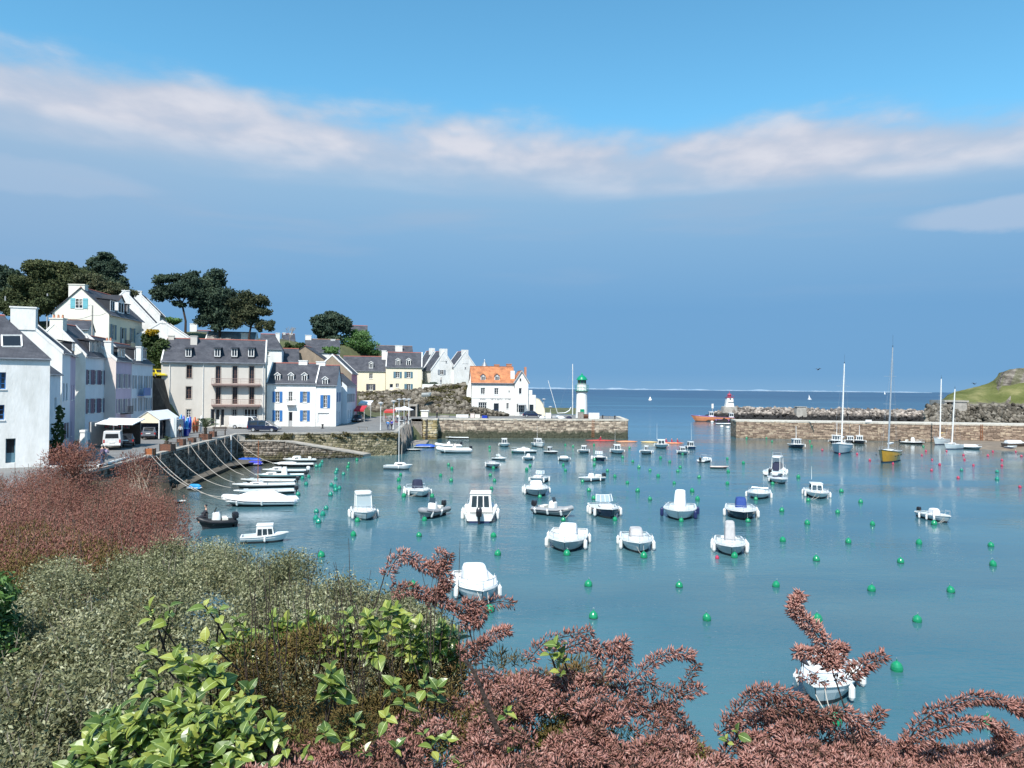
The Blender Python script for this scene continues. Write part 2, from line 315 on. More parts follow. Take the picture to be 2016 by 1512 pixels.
# ------------------------------------------------------------------ mesh helpers
def setp(o, label=None, cat=None, group=None, kind=None):
 if label: o['label'] = label
 if cat: o['category'] = cat
 if group: o['group'] = group
 if kind: o['kind'] = kind
 return o
def thing(name, label, cat, loc=(0, 0, 0), rot=0.0, group=None):
 o = bpy.data.objects.new(name, None); COL.objects.link(o); o.empty_display_size = .3
 o.location = loc; o.rotation_euler = (0, 0, rot)
 return setp(o, label, cat, group)
def link(name, me, parent=None, **k):
 o = bpy.data.objects.new(name, me); COL.objects.link(o)
 if parent: o.parent = parent
 return setp(o, **k)
class MB:
 def __init__(s): s.v = []; s.f = []; s.mi = []; s.uv = {}
 def add(s, vs, fs, m=0, uvs=None):
  b = len(s.v); s.v += [tuple(v) for v in vs]
  for i, f in enumerate(fs):
   if uvs: s.uv[len(s.f)] = uvs[i]
   s.f.append(tuple(b+j for j in f)); s.mi.append(m)
 def quad(s, a, b, c, d, m=0, uv=None): s.add([a, b, c, d], [(0, 1, 2, 3)], m, [uv] if uv else None)
 def box(s, x0, y0, z0, x1, y1, z1, m=0, bev=0):
  if bev:
   e = bev; vs = []
   for z, i in ((z0, e), (z0+e, 0), (z1-e, 0), (z1, e)):
    vs += [(x0+i, y0+i, z), (x1-i, y0+i, z), (x1-i, y1-i, z), (x0+i, y1-i, z)]
   fs = [(3, 2, 1, 0), (12, 13, 14, 15)]
   for k in range(3):
    for j in range(4): fs.append((k*4+j, k*4+(j+1) % 4, k*4+4+(j+1) % 4, k*4+4+j))
   s.add(vs, fs, m); return
  s.add([(x0, y0, z0), (x1, y0, z0), (x1, y1, z0), (x0, y1, z0), (x0, y0, z1), (x1, y0, z1), (x1, y1, z1), (x0, y1, z1)],
   [(3, 2, 1, 0), (4, 5, 6, 7), (0, 1, 5, 4), (1, 2, 6, 5), (2, 3, 7, 6), (3, 0, 4, 7)], m)
 def hexa(s, p, m=0):   # 8 points: bottom 4 ccw, top 4 ccw
  s.add(p, [(3, 2, 1, 0), (4, 5, 6, 7), (0, 1, 5, 4), (1, 2, 6, 5), (2, 3, 7, 6), (3, 0, 4, 7)], m)
 def beam(s, a, b, w, h, m=0):
  a = Vector(a); b = Vector(b); d = (b-a).normalized()
  u = Vector((0, 0, 1)) if abs(d.z) < .9 else Vector((0, 1, 0))
  r = d.cross(u).normalized()*w/2; u = r.cross(d).normalized()*h/2
  s.hexa([a-r-u, a+r-u, b+r-u, b-r-u, a-r+u, a+r+u, b+r+u, b-r+u], m)
 def tube(s, pts, r, n=6, m=0, cap=True):
  pts = [Vector(p) for p in pts]; k = len(pts); rs = r if isinstance(r, (list, tuple)) else [r]*k
  vs = []; prev = None
  for i, p in enumerate(pts):
   d = (pts[min(i+1, k-1)]-pts[max(i-1, 0)])
   d = d.normalized() if d.length > 1e-9 else Vector((0, 0, 1))
   if prev is None: u = d.orthogonal().normalized()
   else:
    u = prev-d*prev.dot(d); u = u.normalized() if u.length > 1e-6 else d.orthogonal().normalized()
   prev = u; w = d.cross(u)
   for j in range(n):
    a = 2*math.pi*j/n; vs.append(p+(u*math.cos(a)+w*math.sin(a))*rs[i])
  fs = [(i*n+j, i*n+(j+1) % n, (i+1)*n+(j+1) % n, (i+1)*n+j) for i in range(k-1) for j in range(n)]
  if cap: fs += [tuple(range(n))[::-1], tuple((k-1)*n+j for j in range(n))]
  s.add(vs, fs, m)
 def lathe(s, prof, c=(0, 0, 0), n=12, m=0, axis='z'):
  vs = []; ms = m if isinstance(m, list) else None
  for r, z in prof:
   for j in range(n):
    a = 2*math.pi*j/n; x, y = r*math.cos(a), r*math.sin(a)
    p = (x, y, z) if axis == 'z' else ((z, x, y) if axis == 'x' else (x, z, y))
    vs.append((c[0]+p[0], c[1]+p[1], c[2]+p[2]))
  for i in range(len(prof)-1):
   b = len(s.v)
   s.add([vs[i*n+j] for j in range(n)]+[vs[(i+1)*n+j] for j in range(n)], [(j, (j+1) % n, n+(j+1) % n, n+j) for j in range(n)], ms[i] if ms else m)
  s.add(vs[:n], [tuple(range(n))[::-1]], ms[0] if ms else m); s.add(vs[-n:], [tuple(range(n))], ms[-1] if ms else m)
 def sblock(s, levels, cx=0, cy=0, n=20, m=0, jit=0.0, rs=None):
  """levels: (z, hx, hy, xoff, exponent) rings of a super-ellipse, closed on top"""
  rs = rs or random; vs = []
  for z, hx, hy, xo, e in levels:
   for j in range(n):
    a = 2*math.pi*(j+.5)/n; c, q = math.cos(a), math.sin(a)
    x = math.copysign(abs(c)**(2/e), c)*hx; y = math.copysign(abs(q)**(2/e), q)*hy
    d = 1+rs.uniform(-jit, jit)
    vs.append((cx+xo+x*d, cy+y*d, z+rs.uniform(-jit, jit)*.3))
  k = len(levels)
  fs = [(i*n+j, i*n+(j+1) % n, (i+1)*n+(j+1) % n, (i+1)*n+j) for i in range(k-1) for j in range(n)]
  fs += [tuple((k-1)*n+j for j in range(n)), tuple(range(n))[::-1]]
  s.add(vs, fs, m)
 def blob(s, c, r, m=0, seg=8, rings=5, jit=0):
  if isinstance(r, (int, float)): r = (r, r, r)
  vs = [(c[0], c[1], c[2]-r[2])]
  for i in range(1, rings):
   t = math.pi*i/rings
   for j in range(seg):
    a = 2*math.pi*j/seg; k = 1+random.uniform(-jit, jit)
    vs.append((c[0]+r[0]*k*math.sin(t)*math.cos(a), c[1]+r[1]*k*math.sin(t)*math.sin(a), c[2]-r[2]*k*math.cos(t)))
  vs.append((c[0], c[1], c[2]+r[2])); fs = []
  for j in range(seg): fs.append((0, 1+(j+1) % seg, 1+j))
  for i in range(rings-2):
   for j in range(seg): fs.append((1+i*seg+j, 1+i*seg+(j+1) % seg, 1+(i+1)*seg+(j+1) % seg, 1+(i+1)*seg+j))
  e = len(vs)-1
  for j in range(seg): fs.append((1+(rings-2)*seg+j, 1+(rings-2)*seg+(j+1) % seg, e))
  s.add(vs, fs, m)
 def mesh(s, name, mats, smooth=False):
  me = bpy.data.meshes.new(name); me.from_pydata(s.v, [], s.f)
  for m in mats: me.materials.append(MT[m])
  if len(mats) > 1: me.polygons.foreach_set('material_index', s.mi)
  if smooth:
   me.polygons.foreach_set('use_smooth', [True]*len(s.f))
   me.set_sharp_from_angle(angle=R(38))
  if s.uv:
   uvl = me.uv_layers.new(name='UVMap')
   for fi, uv in s.uv.items():
    p = me.polygons[fi]
    for k, li in enumerate(p.loop_indices): uvl.data[li].uv = uv[k]
  me.update(); return me
 def build(s, name, mats, parent=None, smooth=False, **k):
  if isinstance(mats, str): mats = [mats]
  return link(name, s.mesh(name, mats, smooth), parent, **k)

def npmesh(name, V, Fc, mat, rnd=None, parent=None, smooth=False, **k):
 """fast mesh from arrays; Fc (n,3) or (n,4)"""
 me = bpy.data.meshes.new(name); nv = len(V); nf, q = Fc.shape
 me.vertices.add(nv); me.vertices.foreach_set('co', np.asarray(V, np.float32).ravel())
 me.loops.add(nf*q); me.loops.foreach_set('vertex_index', Fc.astype(np.int32).ravel())
 me.polygons.add(nf); me.polygons.foreach_set('loop_start', np.arange(0, nf*q, q, dtype=np.int32)); me.polygons.foreach_set('loop_total', np.full(nf, q, np.int32))
 if smooth: me.polygons.foreach_set('use_smooth', np.ones(nf, bool))
 me.update(calc_edges=True)
 if rnd is not None:
  a = me.attributes.new('rnd', 'FLOAT', 'POINT'); a.data.foreach_set('value', np.asarray(rnd, np.float32))
 me.materials.append(MT[mat]); return link(name, me, parent, **k)
def rand_rots(n, up_bias=0.0, dirs=None, spread=1.0):
 """orthonormal frames (n,3,3): columns u, v, w(normal)"""
 w = RNG.normal(size=(n, 3))*spread
 if dirs is not None: w = w + dirs
 w[:, 2] += up_bias; w /= np.linalg.norm(w, axis=1, keepdims=True)+1e-9
 t = RNG.normal(size=(n, 3)); u = np.cross(t, w); u /= np.linalg.norm(u, axis=1, keepdims=True)+1e-9
 v = np.cross(w, u); return np.stack([u, v, w], axis=2)
def instance(tV, tF, P, Rm, Sc, rnd=None):
 n = len(P); k = len(tV)
 V = np.einsum('nij,kj->nki', Rm, tV)*Sc.reshape(n, 1, 1)+P[:, None, :]
 Fc = tF[None]+(np.arange(n)*k)[:, None, None]
 r = np.repeat(RNG.random(n) if rnd is None else rnd, k)
 return V.reshape(-1, 3), Fc.reshape(-1, tF.shape[1]), r
LEAFQ_V = np.array([(0, -.5, 0), (.19, 0, .08), (0, .5, 0), (-.19, 0, .08)]); LEAFQ_F = np.array([(0, 1, 2, 3)])
TUFT_V = np.array([(-.5, -.3, 0), (.5, -.3, .12), (.5, .3, 0), (-.5, .3, .12), (-.3, 0, -.4), (.35, .08, -.3), (.3, 0, .42), (-.35, -.08, .35)]); TUFT_F = np.array([(0, 1, 2, 3), (4, 5, 6, 7)])
SPIKE_V = np.array([(0, 0, 0), (.115, 0, .45), (-.055, .10, .5), (-.055, -.10, .55), (.03, .02, 1.0)]); SPIKE_F = np.array([(0, 1, 2), (0, 2, 3), (0, 3, 1), (4, 2, 1), (4, 3, 2), (4, 1, 3)])
def lobes_pts(lobes, n, rmin=.72, rmax=1.05, keep=None):
 lb = np.array([l[:6] for l in lobes], float)
 a = (lb[:, 3]*lb[:, 4]+lb[:, 4]*lb[:, 5]+lb[:, 3]*lb[:, 5]); idx = RNG.choice(len(lb), n, p=a/a.sum())
 d = RNG.normal(size=(n, 3)); d /= np.linalg.norm(d, axis=1, keepdims=True)
 r = RNG.uniform(rmin, rmax, n)[:, None]; lf = lb[idx]
 lump = 1+.16*np.sin(d[:, 0:1]*7+idx[:, None])*np.cos(d[:, 1:2]*6+idx[:, None]*2)+.1*np.sin(d[:, 2:3]*11+idx[:, None])
 P = lf[:, :3]+d*lf[:, 3:6]*r*lump
 return P, d, idx
def foliage(name, lobes, n, size, mat, parent, tmpl='tuft', rmin=.72, rmax=1.05, up=.4, out=1.2, **k):
 P, d, idx = lobes_pts(lobes, n, rmin, rmax)
 tv, tf = {'tuft': (TUFT_V, TUFT_F), 'leaf': (LEAFQ_V, LEAFQ_F)}[tmpl]
 Rm = rand_rots(n, up, d*out, .8)
 sc = size*RNG.uniform(.6, 1.35, n)
 lobe_r = RNG.random(len(lobes)); rr = np.clip(RNG.random(n)*.6+lobe_r[idx]*.4, 0, 1)
 V, Fc, r = instance(tv, tf, P, Rm, sc, rr)
 return npmesh(name, V, Fc, mat, r, parent, **k)

# ------------------------------------------------------------------ stone facing of a wall: one joined stuff part of real blocks
def facing(name, p0, p1, z0, ztop0, ztop1, mat, bw, bh, parent, proud=.08, jit=.3, normal=None, batter=0.0, zb1=None):
 p0 = Vector((*p0, 0)); p1 = Vector((*p1, 0)); d = (p1-p0); Ln = d.length; d.normalize()
 n = Vector((d.y, -d.x, 0)) if normal is None else Vector((*normal, 0))
 Vs = []; Fs = []; rn = []; b = 0
 z = z0; rowi = 0
 zmax = max(ztop0, ztop1)
 while z < zmax-.05:
  h = bh*random.uniform(.75, 1.3); s = -random.uniform(0, bw); g = .018
  while s < Ln:
   w = bw*random.uniform(.55, 1.6); a0, a1 = max(s, 0), min(s+w, Ln)
   if a1-a0 > .06:
    zt = ztop0+(ztop1-ztop0)*((a0+a1)/2/Ln)
    zz0, zz1 = z+random.uniform(-jit, jit)*h*.25, min(z+h+random.uniform(-jit, jit)*h*.2, zt)
    if zz1-zz0 > .05:
     q = proud*random.uniform(.25, 1.0); off = n*(batter*(zt-z0-(zz0-z0))+.01)
     A = p0+d*(a0+g)+off; B = p0+d*(a1-g)+off; e = min(.05, (a1-a0)*.2, (zz1-zz0)*.2)
     vs = [A+Vector((0, 0, zz0)), B+Vector((0, 0, zz0)), B+Vector((0, 0, zz1)), A+Vector((0, 0, zz1))]
     ji = lambda: random.uniform(-.02, .02)
     fr = [vs[0]+n*q+d*(e+ji())+Vector((0, 0, e)), vs[1]+n*q-d*(e+ji())+Vector((0, 0, e)), vs[2]+n*q-d*(e+ji())-Vector((0, 0, e)), vs[3]+n*q+d*(e+ji())-Vector((0, 0, e))]
     Vs += vs+fr; Fs += [(b+4, b+5, b+6, b+7), (b, b+1, b+5, b+4), (b+1, b+2, b+6, b+5), (b+2, b+3, b+7, b+6), (b+3, b, b+4, b+7)]; b += 8
     rn += [random.random()]*8
   s += w
  z += h; rowi += 1
 if not Vs: return None
 return npmesh(name, np.array([tuple(v) for v in Vs]), np.array(Fs), mat, rn, parent, kind='stuff')
def rocks(name, pts, sizes, mat, parent, **k):
 """joined angular boulders"""
 base = []
 for i in range(6):
  mb = MB(); mb.blob((0, 0, 0), (1, .8, .65), seg=6, rings=4, jit=.28); base.append((np.array(mb.v), [f for f in mb.f]))
 Vs = []; Fs = []; rn = []; b = 0
 tv = []
 for i in range(6):
  V, fl = base[i]
  tri = []
  for f in fl:
   tri.append(f[:3])
   if len(f) == 4: tri.append((f[0], f[2], f[3]))
  tv.append((V, np.array(tri)))
 pts = np.array(pts); sizes = np.array(sizes); ch = RNG.integers(0, 6, len(pts))
 for i in range(6):
  mk = ch == i; n = int(mk.sum())
  if n == 0: continue
  V, Fc, r = instance(tv[i][0], tv[i][1], pts[mk], rand_rots(n, .5), sizes[mk])
  Vs.append(V); Fs.append(Fc+b); rn.append(r); b += len(V)
 return npmesh(name, np.concatenate(Vs), np.concatenate(Fs), mat, np.concatenate(rn), parent, kind='stuff', **k)

# ------------------------------------------------------------------ houses
class House:
 def __init__(s, name, label, P0, P1, zg, ze, zr, D, wall='wall_white', roof='slate', ridge='x', ridge_mat='ridge_red', cat='house',
    verge=None, over=.18, side_wall=None, ry=.5, zeb=None, parapet=False, hip=(0, 0), front=True):
  P0 = Vector((*P0[:2], 0)); P1 = Vector((*P1[:2], 0)); d = P1-P0
  s.W = d.length; s.D = D; s.zg = zg; s.ze = ze-zg; s.zr = zr-zg; s.rot = math.atan2(d.y, d.x)
  s.root = thing(name, label, cat, (P0.x, P0.y, zg), s.rot)
  s.M = Matrix.Translation((P0.x, P0.y, zg)) @ Matrix.Rotation(s.rot, 4, 'Z'); s.Mi = s.M.inverted()
  s.wall = wall; s.roof = roof; s.ridge = ridge; s.ops = {'f': [], 'r': [], 'l': []}; s.verge = verge; s.over = over; s.ridge_mat = ridge_mat
  s.side_wall = side_wall; s.ry = ry; s.parapet = parapet; s.hip = hip; s.zeb = s.ze if zeb is None else zeb-zg
 def plane(s, face):
  return {'f': ((0, 0, 0), (1, 0, 0), (0, -1, 0), s.W), 'r': ((s.W, 0, 0), (0, 1, 0), (1, 0, 0), s.D), 'l': ((0, s.D, 0), (0, -1, 0), (-1, 0, 0), s.D)}[face]
 def hit(s, px, py, O, n):
  o = s.Mi @ Vector((0, 0, CAMZ)); d = (s.Mi.to_3x3() @ ray(px, py)); O = Vector(O); n = Vector(n)
  t = (O-o).dot(n)/d.dot(n); return o+d*t
 def win(s, x0, y0, x1, y1, face='f', style='w', frame='trim_white', shut=None, shw=.62, rec=.14, name='window', glass='window_glass', sill=True, label=None, lintel=None):
  O, d, n, Ls = s.plane(face)
  a = s.hit(x0, y1, O, n); b = s.hit(x1, y0, O, n); O = Vector(O); d = Vector(d)
  s0 = (a-O).dot(d); s1 = (b-O).dot(d); z0, z1 = a.z, b.z
  s.winl(s0, s1, z0, z1, face, style, frame, shut, shw, rec, name, glass, sill, label)
 def winl(s, s0, s1, z0, z1, face='f', style='w', frame='trim_white', shut=None, shw=.62, rec=.14, name='window', glass='window_glass', sill=True, label=None):
  Ls = s.plane(face)[3]
  s0 = max(s0, .05); s1 = min(s1, Ls-.05); z0 = max(z0, .02)
  if s1-s0 < .1 or z1-z0 < .1: return
  s.ops[face].append(dict(s0=s0, s1=s1, z0=z0, z1=z1, style=style, frame=frame, shut=shut, shw=shw, rec=rec, name=name, glass=glass, sill=sill, label=label))
 def P(s, face, a, z, off=0.0):
  O, d, n, Ls = s.plane(face); return Vector(O)+Vector(d)*a+Vector(n)*off+Vector((0, 0, z))
 def faceheight(s, face):
  return s.ze
 def build(s):
  wallmats = [s.wall, s.side_wall or s.wall]; mb = MB()
  for face in 'frl':
   O, d, n, Ls = s.plane(face); H = s.ze if not (face == 'f' and False) else s.ze
   hs = [o for o in s.ops[face] if o['z1'] < H-.01]
   mi = 0 if face == 'f' else 1
   xs = sorted({0, Ls, *[o['s0'] for o in hs], *[o['s1'] for o in hs]}); zs = sorted({-1.5, H, *[o['z0'] for o in hs], *[o['z1'] for o in hs]})
   for i in range(len(xs)-1):
    for j in range(len(zs)-1):
     cx, cz = (xs[i]+xs[i+1])/2, (zs[j]+zs[j+1])/2
     if any(o['s0'] < cx < o['s1'] and o['z0'] < cz < o['z1'] for o in hs): continue
     mb.quad(s.P(face, xs[i], zs[j]), s.P(face, xs[i+1], zs[j]), s.P(face, xs[i+1], zs[j+1]), s.P(face, xs[i], zs[j+1]), mi)
   for o in s.ops[face]:
    high = o not in hs
    r = .05 if high else -o['rec']
    a, b, z0, z1 = o['s0'], o['s1'], o['z0'], o['z1']
    if not high:
     for (p, q, u, v) in (((a, z0), (b, z0), 0, 0), ((b, z0), (b, z1), 0, 0), ((b, z1), (a, z1), 0, 0), ((a, z1), (a, z0), 0, 0)):
      mb.quad(s.P(face, p[0], p[1]), s.P(face, q[0], q[1]), s.P(face, q[0], q[1], r-.12), s.P(face, p[0], p[1], r-.12), mi)
    s.window(face, o, r)
  W_, D, e, zr, ry = s.W, s.D, s.ze, s.zr, s.ry*s.D
  zb = s.zeb
  mb.quad((W_, D, -1.5), (0, D, -1.5), (0, D, zb), (W_, D, zb), 1)
  if s.ridge == 'x':
   hl, hr = s.hip
   if hl == 0: mb.add([(0, 0, e), (0, ry, zr), (0, D, zb), (0, D, e)], [(0, 1, 2, 3)], 1)
   if hr == 0: mb.add([(W_, 0, e), (W_, D, e), (W_, D, zb), (W_, ry, zr)], [(0, 1, 2, 3)], 1)
  elif s.ridge == 'y':
   mb.add([(0, 0, e), (W_, 0, e), (W_*s.ry, 0, zr)], [(0, 1, 2)], 0); mb.add([(W_, D, e), (0, D, e), (W_*s.ry, D, zr)], [(0, 1, 2)], 1)
  mb.build('wall', wallmats, s.root)
  if s.ridge == 'flat': return s
  ov = s.over; rb = MB(); th = .1
  def slab(a, b, c, d):
   a, b, c, d = map(Vector, (a, b, c, d)); n = (b-a).cross(d-a).normalized(); t = n*th
   Lu = (b-a).length; Lv = (d-a).length
   rb.quad(a+t, b+t, c+t, d+t, 0, [(0, 0), (Lu, 0), (Lu, Lv), (0, Lv)])
   rb.quad(d, c, b, a, 0);
   for p, q in ((a, b), (b, c), (c, d), (d, a)): rb.quad(p, q, q+t, p+t, 0)
  g = .02 if (s.parapet or s.verge) else ov*.6
  if s.ridge == 'x':
   hl, hr = s.hip
   kz = (zr-e)/max(ry, .1); kb = (zr-zb)/max(D-ry, .1)
   slab((-g, -ov, e-ov*kz), (W_+g, -ov, e-ov*kz), (W_+g-hr-(g if hr else 0), ry, zr), (-g+hl+(g if hl else 0), ry, zr))
   slab((W_+g, D+ov, zb-ov*kb), (-g, D+ov, zb-ov*kb), (-g+hl, ry, zr), (W_+g-hr, ry, zr))
   if hl: rb.add([(-g, -ov, e-ov*kz+th), (hl, ry, zr+th), (-g, D+ov, zb-ov*kb+th)], [(0, 1, 2)], 0)
   if hr: rb.add([(W_+g, -ov, e-ov*kz+th), (W_+g, D+ov, zb-ov*kb+th), (W_-hr, ry, zr+th)], [(0, 1, 2)], 0)
   rb.build('roof', [s.roof], s.root)
   r2 = MB(); r2.tube([(hl-g, ry, zr+.1), (W_-hr+g, ry, zr+.1)], .11, 6); r2.build('ridge_tiles', [s.ridge_mat], s.root)
   if s.verge:
    for xx in (-.06, W_-.10):
     v = MB()
     pr = [(xx, -ov*.6, e-ov*.6*kz), (xx, ry, zr), (xx, D+ov*.6, zb-ov*.6*kb)]
     for a, b in zip(pr, pr[1:]):
      v.hexa([(a[0], a[1], a[2]-.1), (a[0]+.2, a[1], a[2]-.1), (b[0]+.2, b[1], b[2]-.1), (b[0], b[1], b[2]-.1), (a[0], a[1], a[2]+.26), (a[0]+.2, a[1], a[2]+.26), (b[0]+.2, b[1], b[2]+.26), (b[0], b[1], b[2]+.26)])
     v.build('verge', [s.verge], s.root)
   gt = MB(); gt.tube([(-g, -ov-.05, e-ov*kz+.02), (W_+g, -ov-.05, e-ov*kz+.02)], .07, 6); gt.build('gutter', ['zinc'], s.root)
  else:
   rx = W_*s.ry; kl = (zr-e)/rx; kr = (zr-e)/(W_-rx)
   slab((-ov, D+g, e-ov*kl), (-ov, -g, e-ov*kl), (rx, -g, zr), (rx, D+g, zr))
   slab((W_+ov, -g, e-ov*kr), (W_+ov, D+g, e-ov*kr), (rx, D+g, zr), (rx, -g, zr))
   rb.build('roof', [s.roof], s.root)
   r2 = MB(); r2.tube([(rx, -g, zr+.1), (rx, D+g, zr+.1)], .11, 6); r2.build('ridge_tiles', [s.ridge_mat], s.root)
   if s.verge:
    for yy in (-.07, D-.12):
     v = MB(); pr = [(-ov*.6, yy, e-ov*.6*kl), (rx, yy, zr), (W_+ov*.6, yy, e-ov*.6*kr)]
     for a, b in zip(pr, pr[1:]):
      v.hexa([(a[0], a[1], a[2]-.1), (b[0], b[1], b[2]-.1), (b[0], b[1]+.2, b[2]-.1), (a[0], a[1]+.2, a[2]-.1), (a[0], a[1], a[2]+.24), (b[0], b[1], b[2]+.24), (b[0], b[1]+.2, b[2]+.24), (a[0], a[1]+.2, a[2]+.24)])
     v.build('verge', [s.verge], s.root)
  return s
 def window(s, face, o, r):
  a, b, z0, z1 = o['s0'], o['s1'], o['z0'], o['z1']; fw = min(.075, (b-a)*.12)
  def bx(mb, u0, u1, v0, v1, o0, o1, m=0):
   p = [s.P(face, u0, v0, o1), s.P(face, u1, v0, o1), s.P(face, u1, v0, o0), s.P(face, u0, v0, o0), s.P(face, u0, v1, o1), s.P(face, u1, v1, o1), s.P(face, u1, v1, o0), s.P(face, u0, v1, o0)]
   mb.hexa(p, m)
  fr = MB(); st = o['style']
  bx(fr, a, a+fw, z0, z1, r-.06, r); bx(fr, b-fw, b, z0, z1, r-.06, r); bx(fr, a+fw, b-fw, z0, z0+fw, r-.06, r); bx(fr, a+fw, b-fw, z1-fw, z1, r-.06, r)
  if st in ('w', 'd', 'wide'):
   c = (a+b)/2; bx(fr, c-fw*.55, c+fw*.55, z0+fw, z1-fw, r-.055, r+.004)
   nb = 2 if st == 'w' else 1
   for k in range(nb):
    z = z0+(z1-z0)*(k+1)/(nb+1)
    bx(fr, a+fw, c-fw*.55, z-.02, z+.02, r-.05, r-.002); bx(fr, c+fw*.55, b-fw, z-.02, z+.02, r-.05, r-.002)
  if st == 'wide':
   for c in (a+(b-a)*.25, a+(b-a)*.75): bx(fr, c-fw*.5, c+fw*.5, z0+fw, z1-fw, r-.05, r+.002)
  if st == 'door':
   bx(fr, a+fw, b-fw, z0+fw, z0+(z1-z0)*.4, r-.05, r-.015)
  f = fr.build(o['name'] if st != 'door' else 'door', [o['frame']], s.root)
  if o['label']: f['label'] = o['label']
  g = MB(); g.quad(s.P(face, a+fw*.5, z0+fw*.5, r-.03), s.P(face, b-fw*.5, z0+fw*.5, r-.03), s.P(face, b-fw*.5, z1-fw*.5, r-.03), s.P(face, a+fw*.5, z1-fw*.5, r-.03))
  g.build('pane', [o['glass']], f)
  if o['sill'] and st not in ('door',) and z0 > .4:
   q = MB(); bx(q, a-.06, b+.06, z0-.09, z0-.003, -.02, .07); q.build('sill', ['trim_white' if s.wall != 'wall_grey' else 'stone_trim'], f)
  if s.wall == 'wall_grey' and st != 'shop':
   q = MB(); bx(q, a-.16, a-.01, z0, z1+.15, -.01, .03); bx(q, b+.01, b+.16, z0, z1+.15, -.01, .03); bx(q, a-.01, b+.01, z1+.01, z1+.15, -.01, .03); q.build('surround', ['stone_trim'], s.root)
  if o['shut']:
   w = (b-a)*o['shw']
   for u0, u1 in ((a-w-.02, a-.02), (b+.02, b+w+.02)):
    q = MB(); bx(q, u0, u1, z0-.02, z1+.02, .02, .065)
    for zz in (z0+(z1-z0)*.18, z0+(z1-z0)*.82): bx(q, u0+.03, u1-.03, zz-.04, zz+.04, .065, .08)
    q.build('shutter', [o['shut']], s.root)
 def dormer(s, px, ytop, ybot, wpx, style='gable', frame='trim_white', roof='slate', cheek='slate', set_=.45, hood=None):
  a = s.hit(px-wpx/2, ybot, (0, set_, 0), (0, -1, 0)); b = s.hit(px+wpx/2, ytop, (0, set_, 0), (0, -1, 0))
  x0, x1, z0, z1 = a.x, b.x, a.z, b.z; w = x1-x0
  kz = (s.zr-s.ze)/(s.ry*s.D); dep = min((z1-s.ze)/kz, s.D*s.ry)-set_+.2
  q = MB(); q.box(x0, set_, z0-.4, x1, set_+max(dep, .4), z1, 0)
  if style == 'gable': q.add([(x0, set_, z1), (x1, set_, z1), ((x0+x1)/2, set_, z1+w*.42)], [(0, 1, 2)], 0)
  root = q.build('dormer', [cheek if style == 'shed' else 'trim_white' if cheek == 'slate' else cheek], s.root)
  f = MB(); fw = w*.13
  f.box(x0, set_-.05, z0, x0+fw, set_-.003, z1); f.box(x1-fw, set_-.05, z0, x1, set_-.003, z1); f.box(x0+fw, set_-.05, z0, x1-fw, set_-.003, z0+fw); f.box(x0+fw, set_-.05, z1-fw, x1-fw, set_-.003, z1)
  f.box((x0+x1)/2-fw*.4, set_-.045, z0+fw, (x0+x1)/2+fw*.4, set_-.003, z1-fw); f.build('window', [frame], root)
  g = MB(); g.quad((x0+fw, set_-.02, z0+fw), (x1-fw, set_-.02, z0+fw), (x1-fw, set_-.02, z1-fw), (x0+fw, set_-.02, z1-fw)); g.build('pane', ['window_glass'], root)
  r = MB(); e = .12
  if style == 'gable':
   hh = w*.42; c = (x0+x1)/2; dd = set_+max(dep, .4)+(hh/kz)+.1
   for sx, xe in ((-1, x0-e), (1, x1+e)):
    r.hexa([(xe, set_-.15, z1-.08), (c, set_-.15, z1+hh), (c, dd, z1+hh), (xe, dd, z1-.08), (xe, set_-.15, z1+.0), (c, set_-.15, z1+hh+.09), (c, dd, z1+hh+.09), (xe, dd, z1+.0)])
   r.build('dormer_roof', [roof], root)
   v = MB()
   for xe in (x0-e, x1+e): v.beam((xe, set_-.17, z1-.04), (c, set_-.17, z1+hh+.04), .04, .12)
   v.build('bargeboard', [hood or 'trim_white'], root)
  else:
   dd = set_+max(dep, .4)+1.0; zz = z1+.05
   r.hexa([(x0-e, set_-.25, zz-.1), (x1+e, set_-.25, zz-.1), (x1+e, dd, zz+.28), (x0-e, dd, zz+.28), (x0-e, set_-.25, zz), (x1+e, set_-.25, zz), (x1+e, dd, zz+.38), (x0-e, dd, zz+.38)])
   r.build('dormer_roof', [roof], root)
   v = MB(); v.box(x0-e, dd-.05, zz+.3, x1+e, dd+.2, zz+.46); v.build('ridge_tiles', [hood or 'ridge_red'], root)
 def chimney(s, px0, px1, ytop, yl=None, d=.75, mat='wall_white', pots=2, cap=True, down=1.6, g=False):
  if g:
   a = s.hit(px0, ytop, (0, 0, 0), (-1, 0, 0)); b = s.hit(px1, ytop, (0, 0, 0), (-1, 0, 0)); ya, yb = sorted((a.y, b.y)); zt = (a.z+b.z)/2
   q = MB(); q.box(-.02, ya, zt-down-1.4, d, yb, zt)
   if cap: q.box(-.1, ya-.06, zt, d+.06, yb+.06, zt+.14)
   c = q.build('chimney', [mat], s.root)
   for i in range(pots):
    p = MB(); yy = ya+(yb-ya)*(i+.5)/pots; p.lathe([(.13, zt+.1), (.15, zt+.2), (.1, zt+.5), (.12, zt+.55)], (d/2, yy, 0), 8); p.build('chimney_pot', ['pot'], c, smooth=True)
   return
  yl = s.D*s.ry if yl is None else yl
  a = s.hit(px0, ytop, (0, yl, 0), (0, -1, 0)); b = s.hit(px1, ytop, (0, yl, 0), (0, -1, 0))
  q = MB(); zt = (a.z+b.z)/2; q.box(a.x, yl-d/2, zt-down-1, b.x, yl+d/2, zt)
  if cap: q.box(a.x-.06, yl-d/2-.06, zt, b.x+.06, yl+d/2+.06, zt+.14)
  c = q.build('chimney', [mat], s.root)
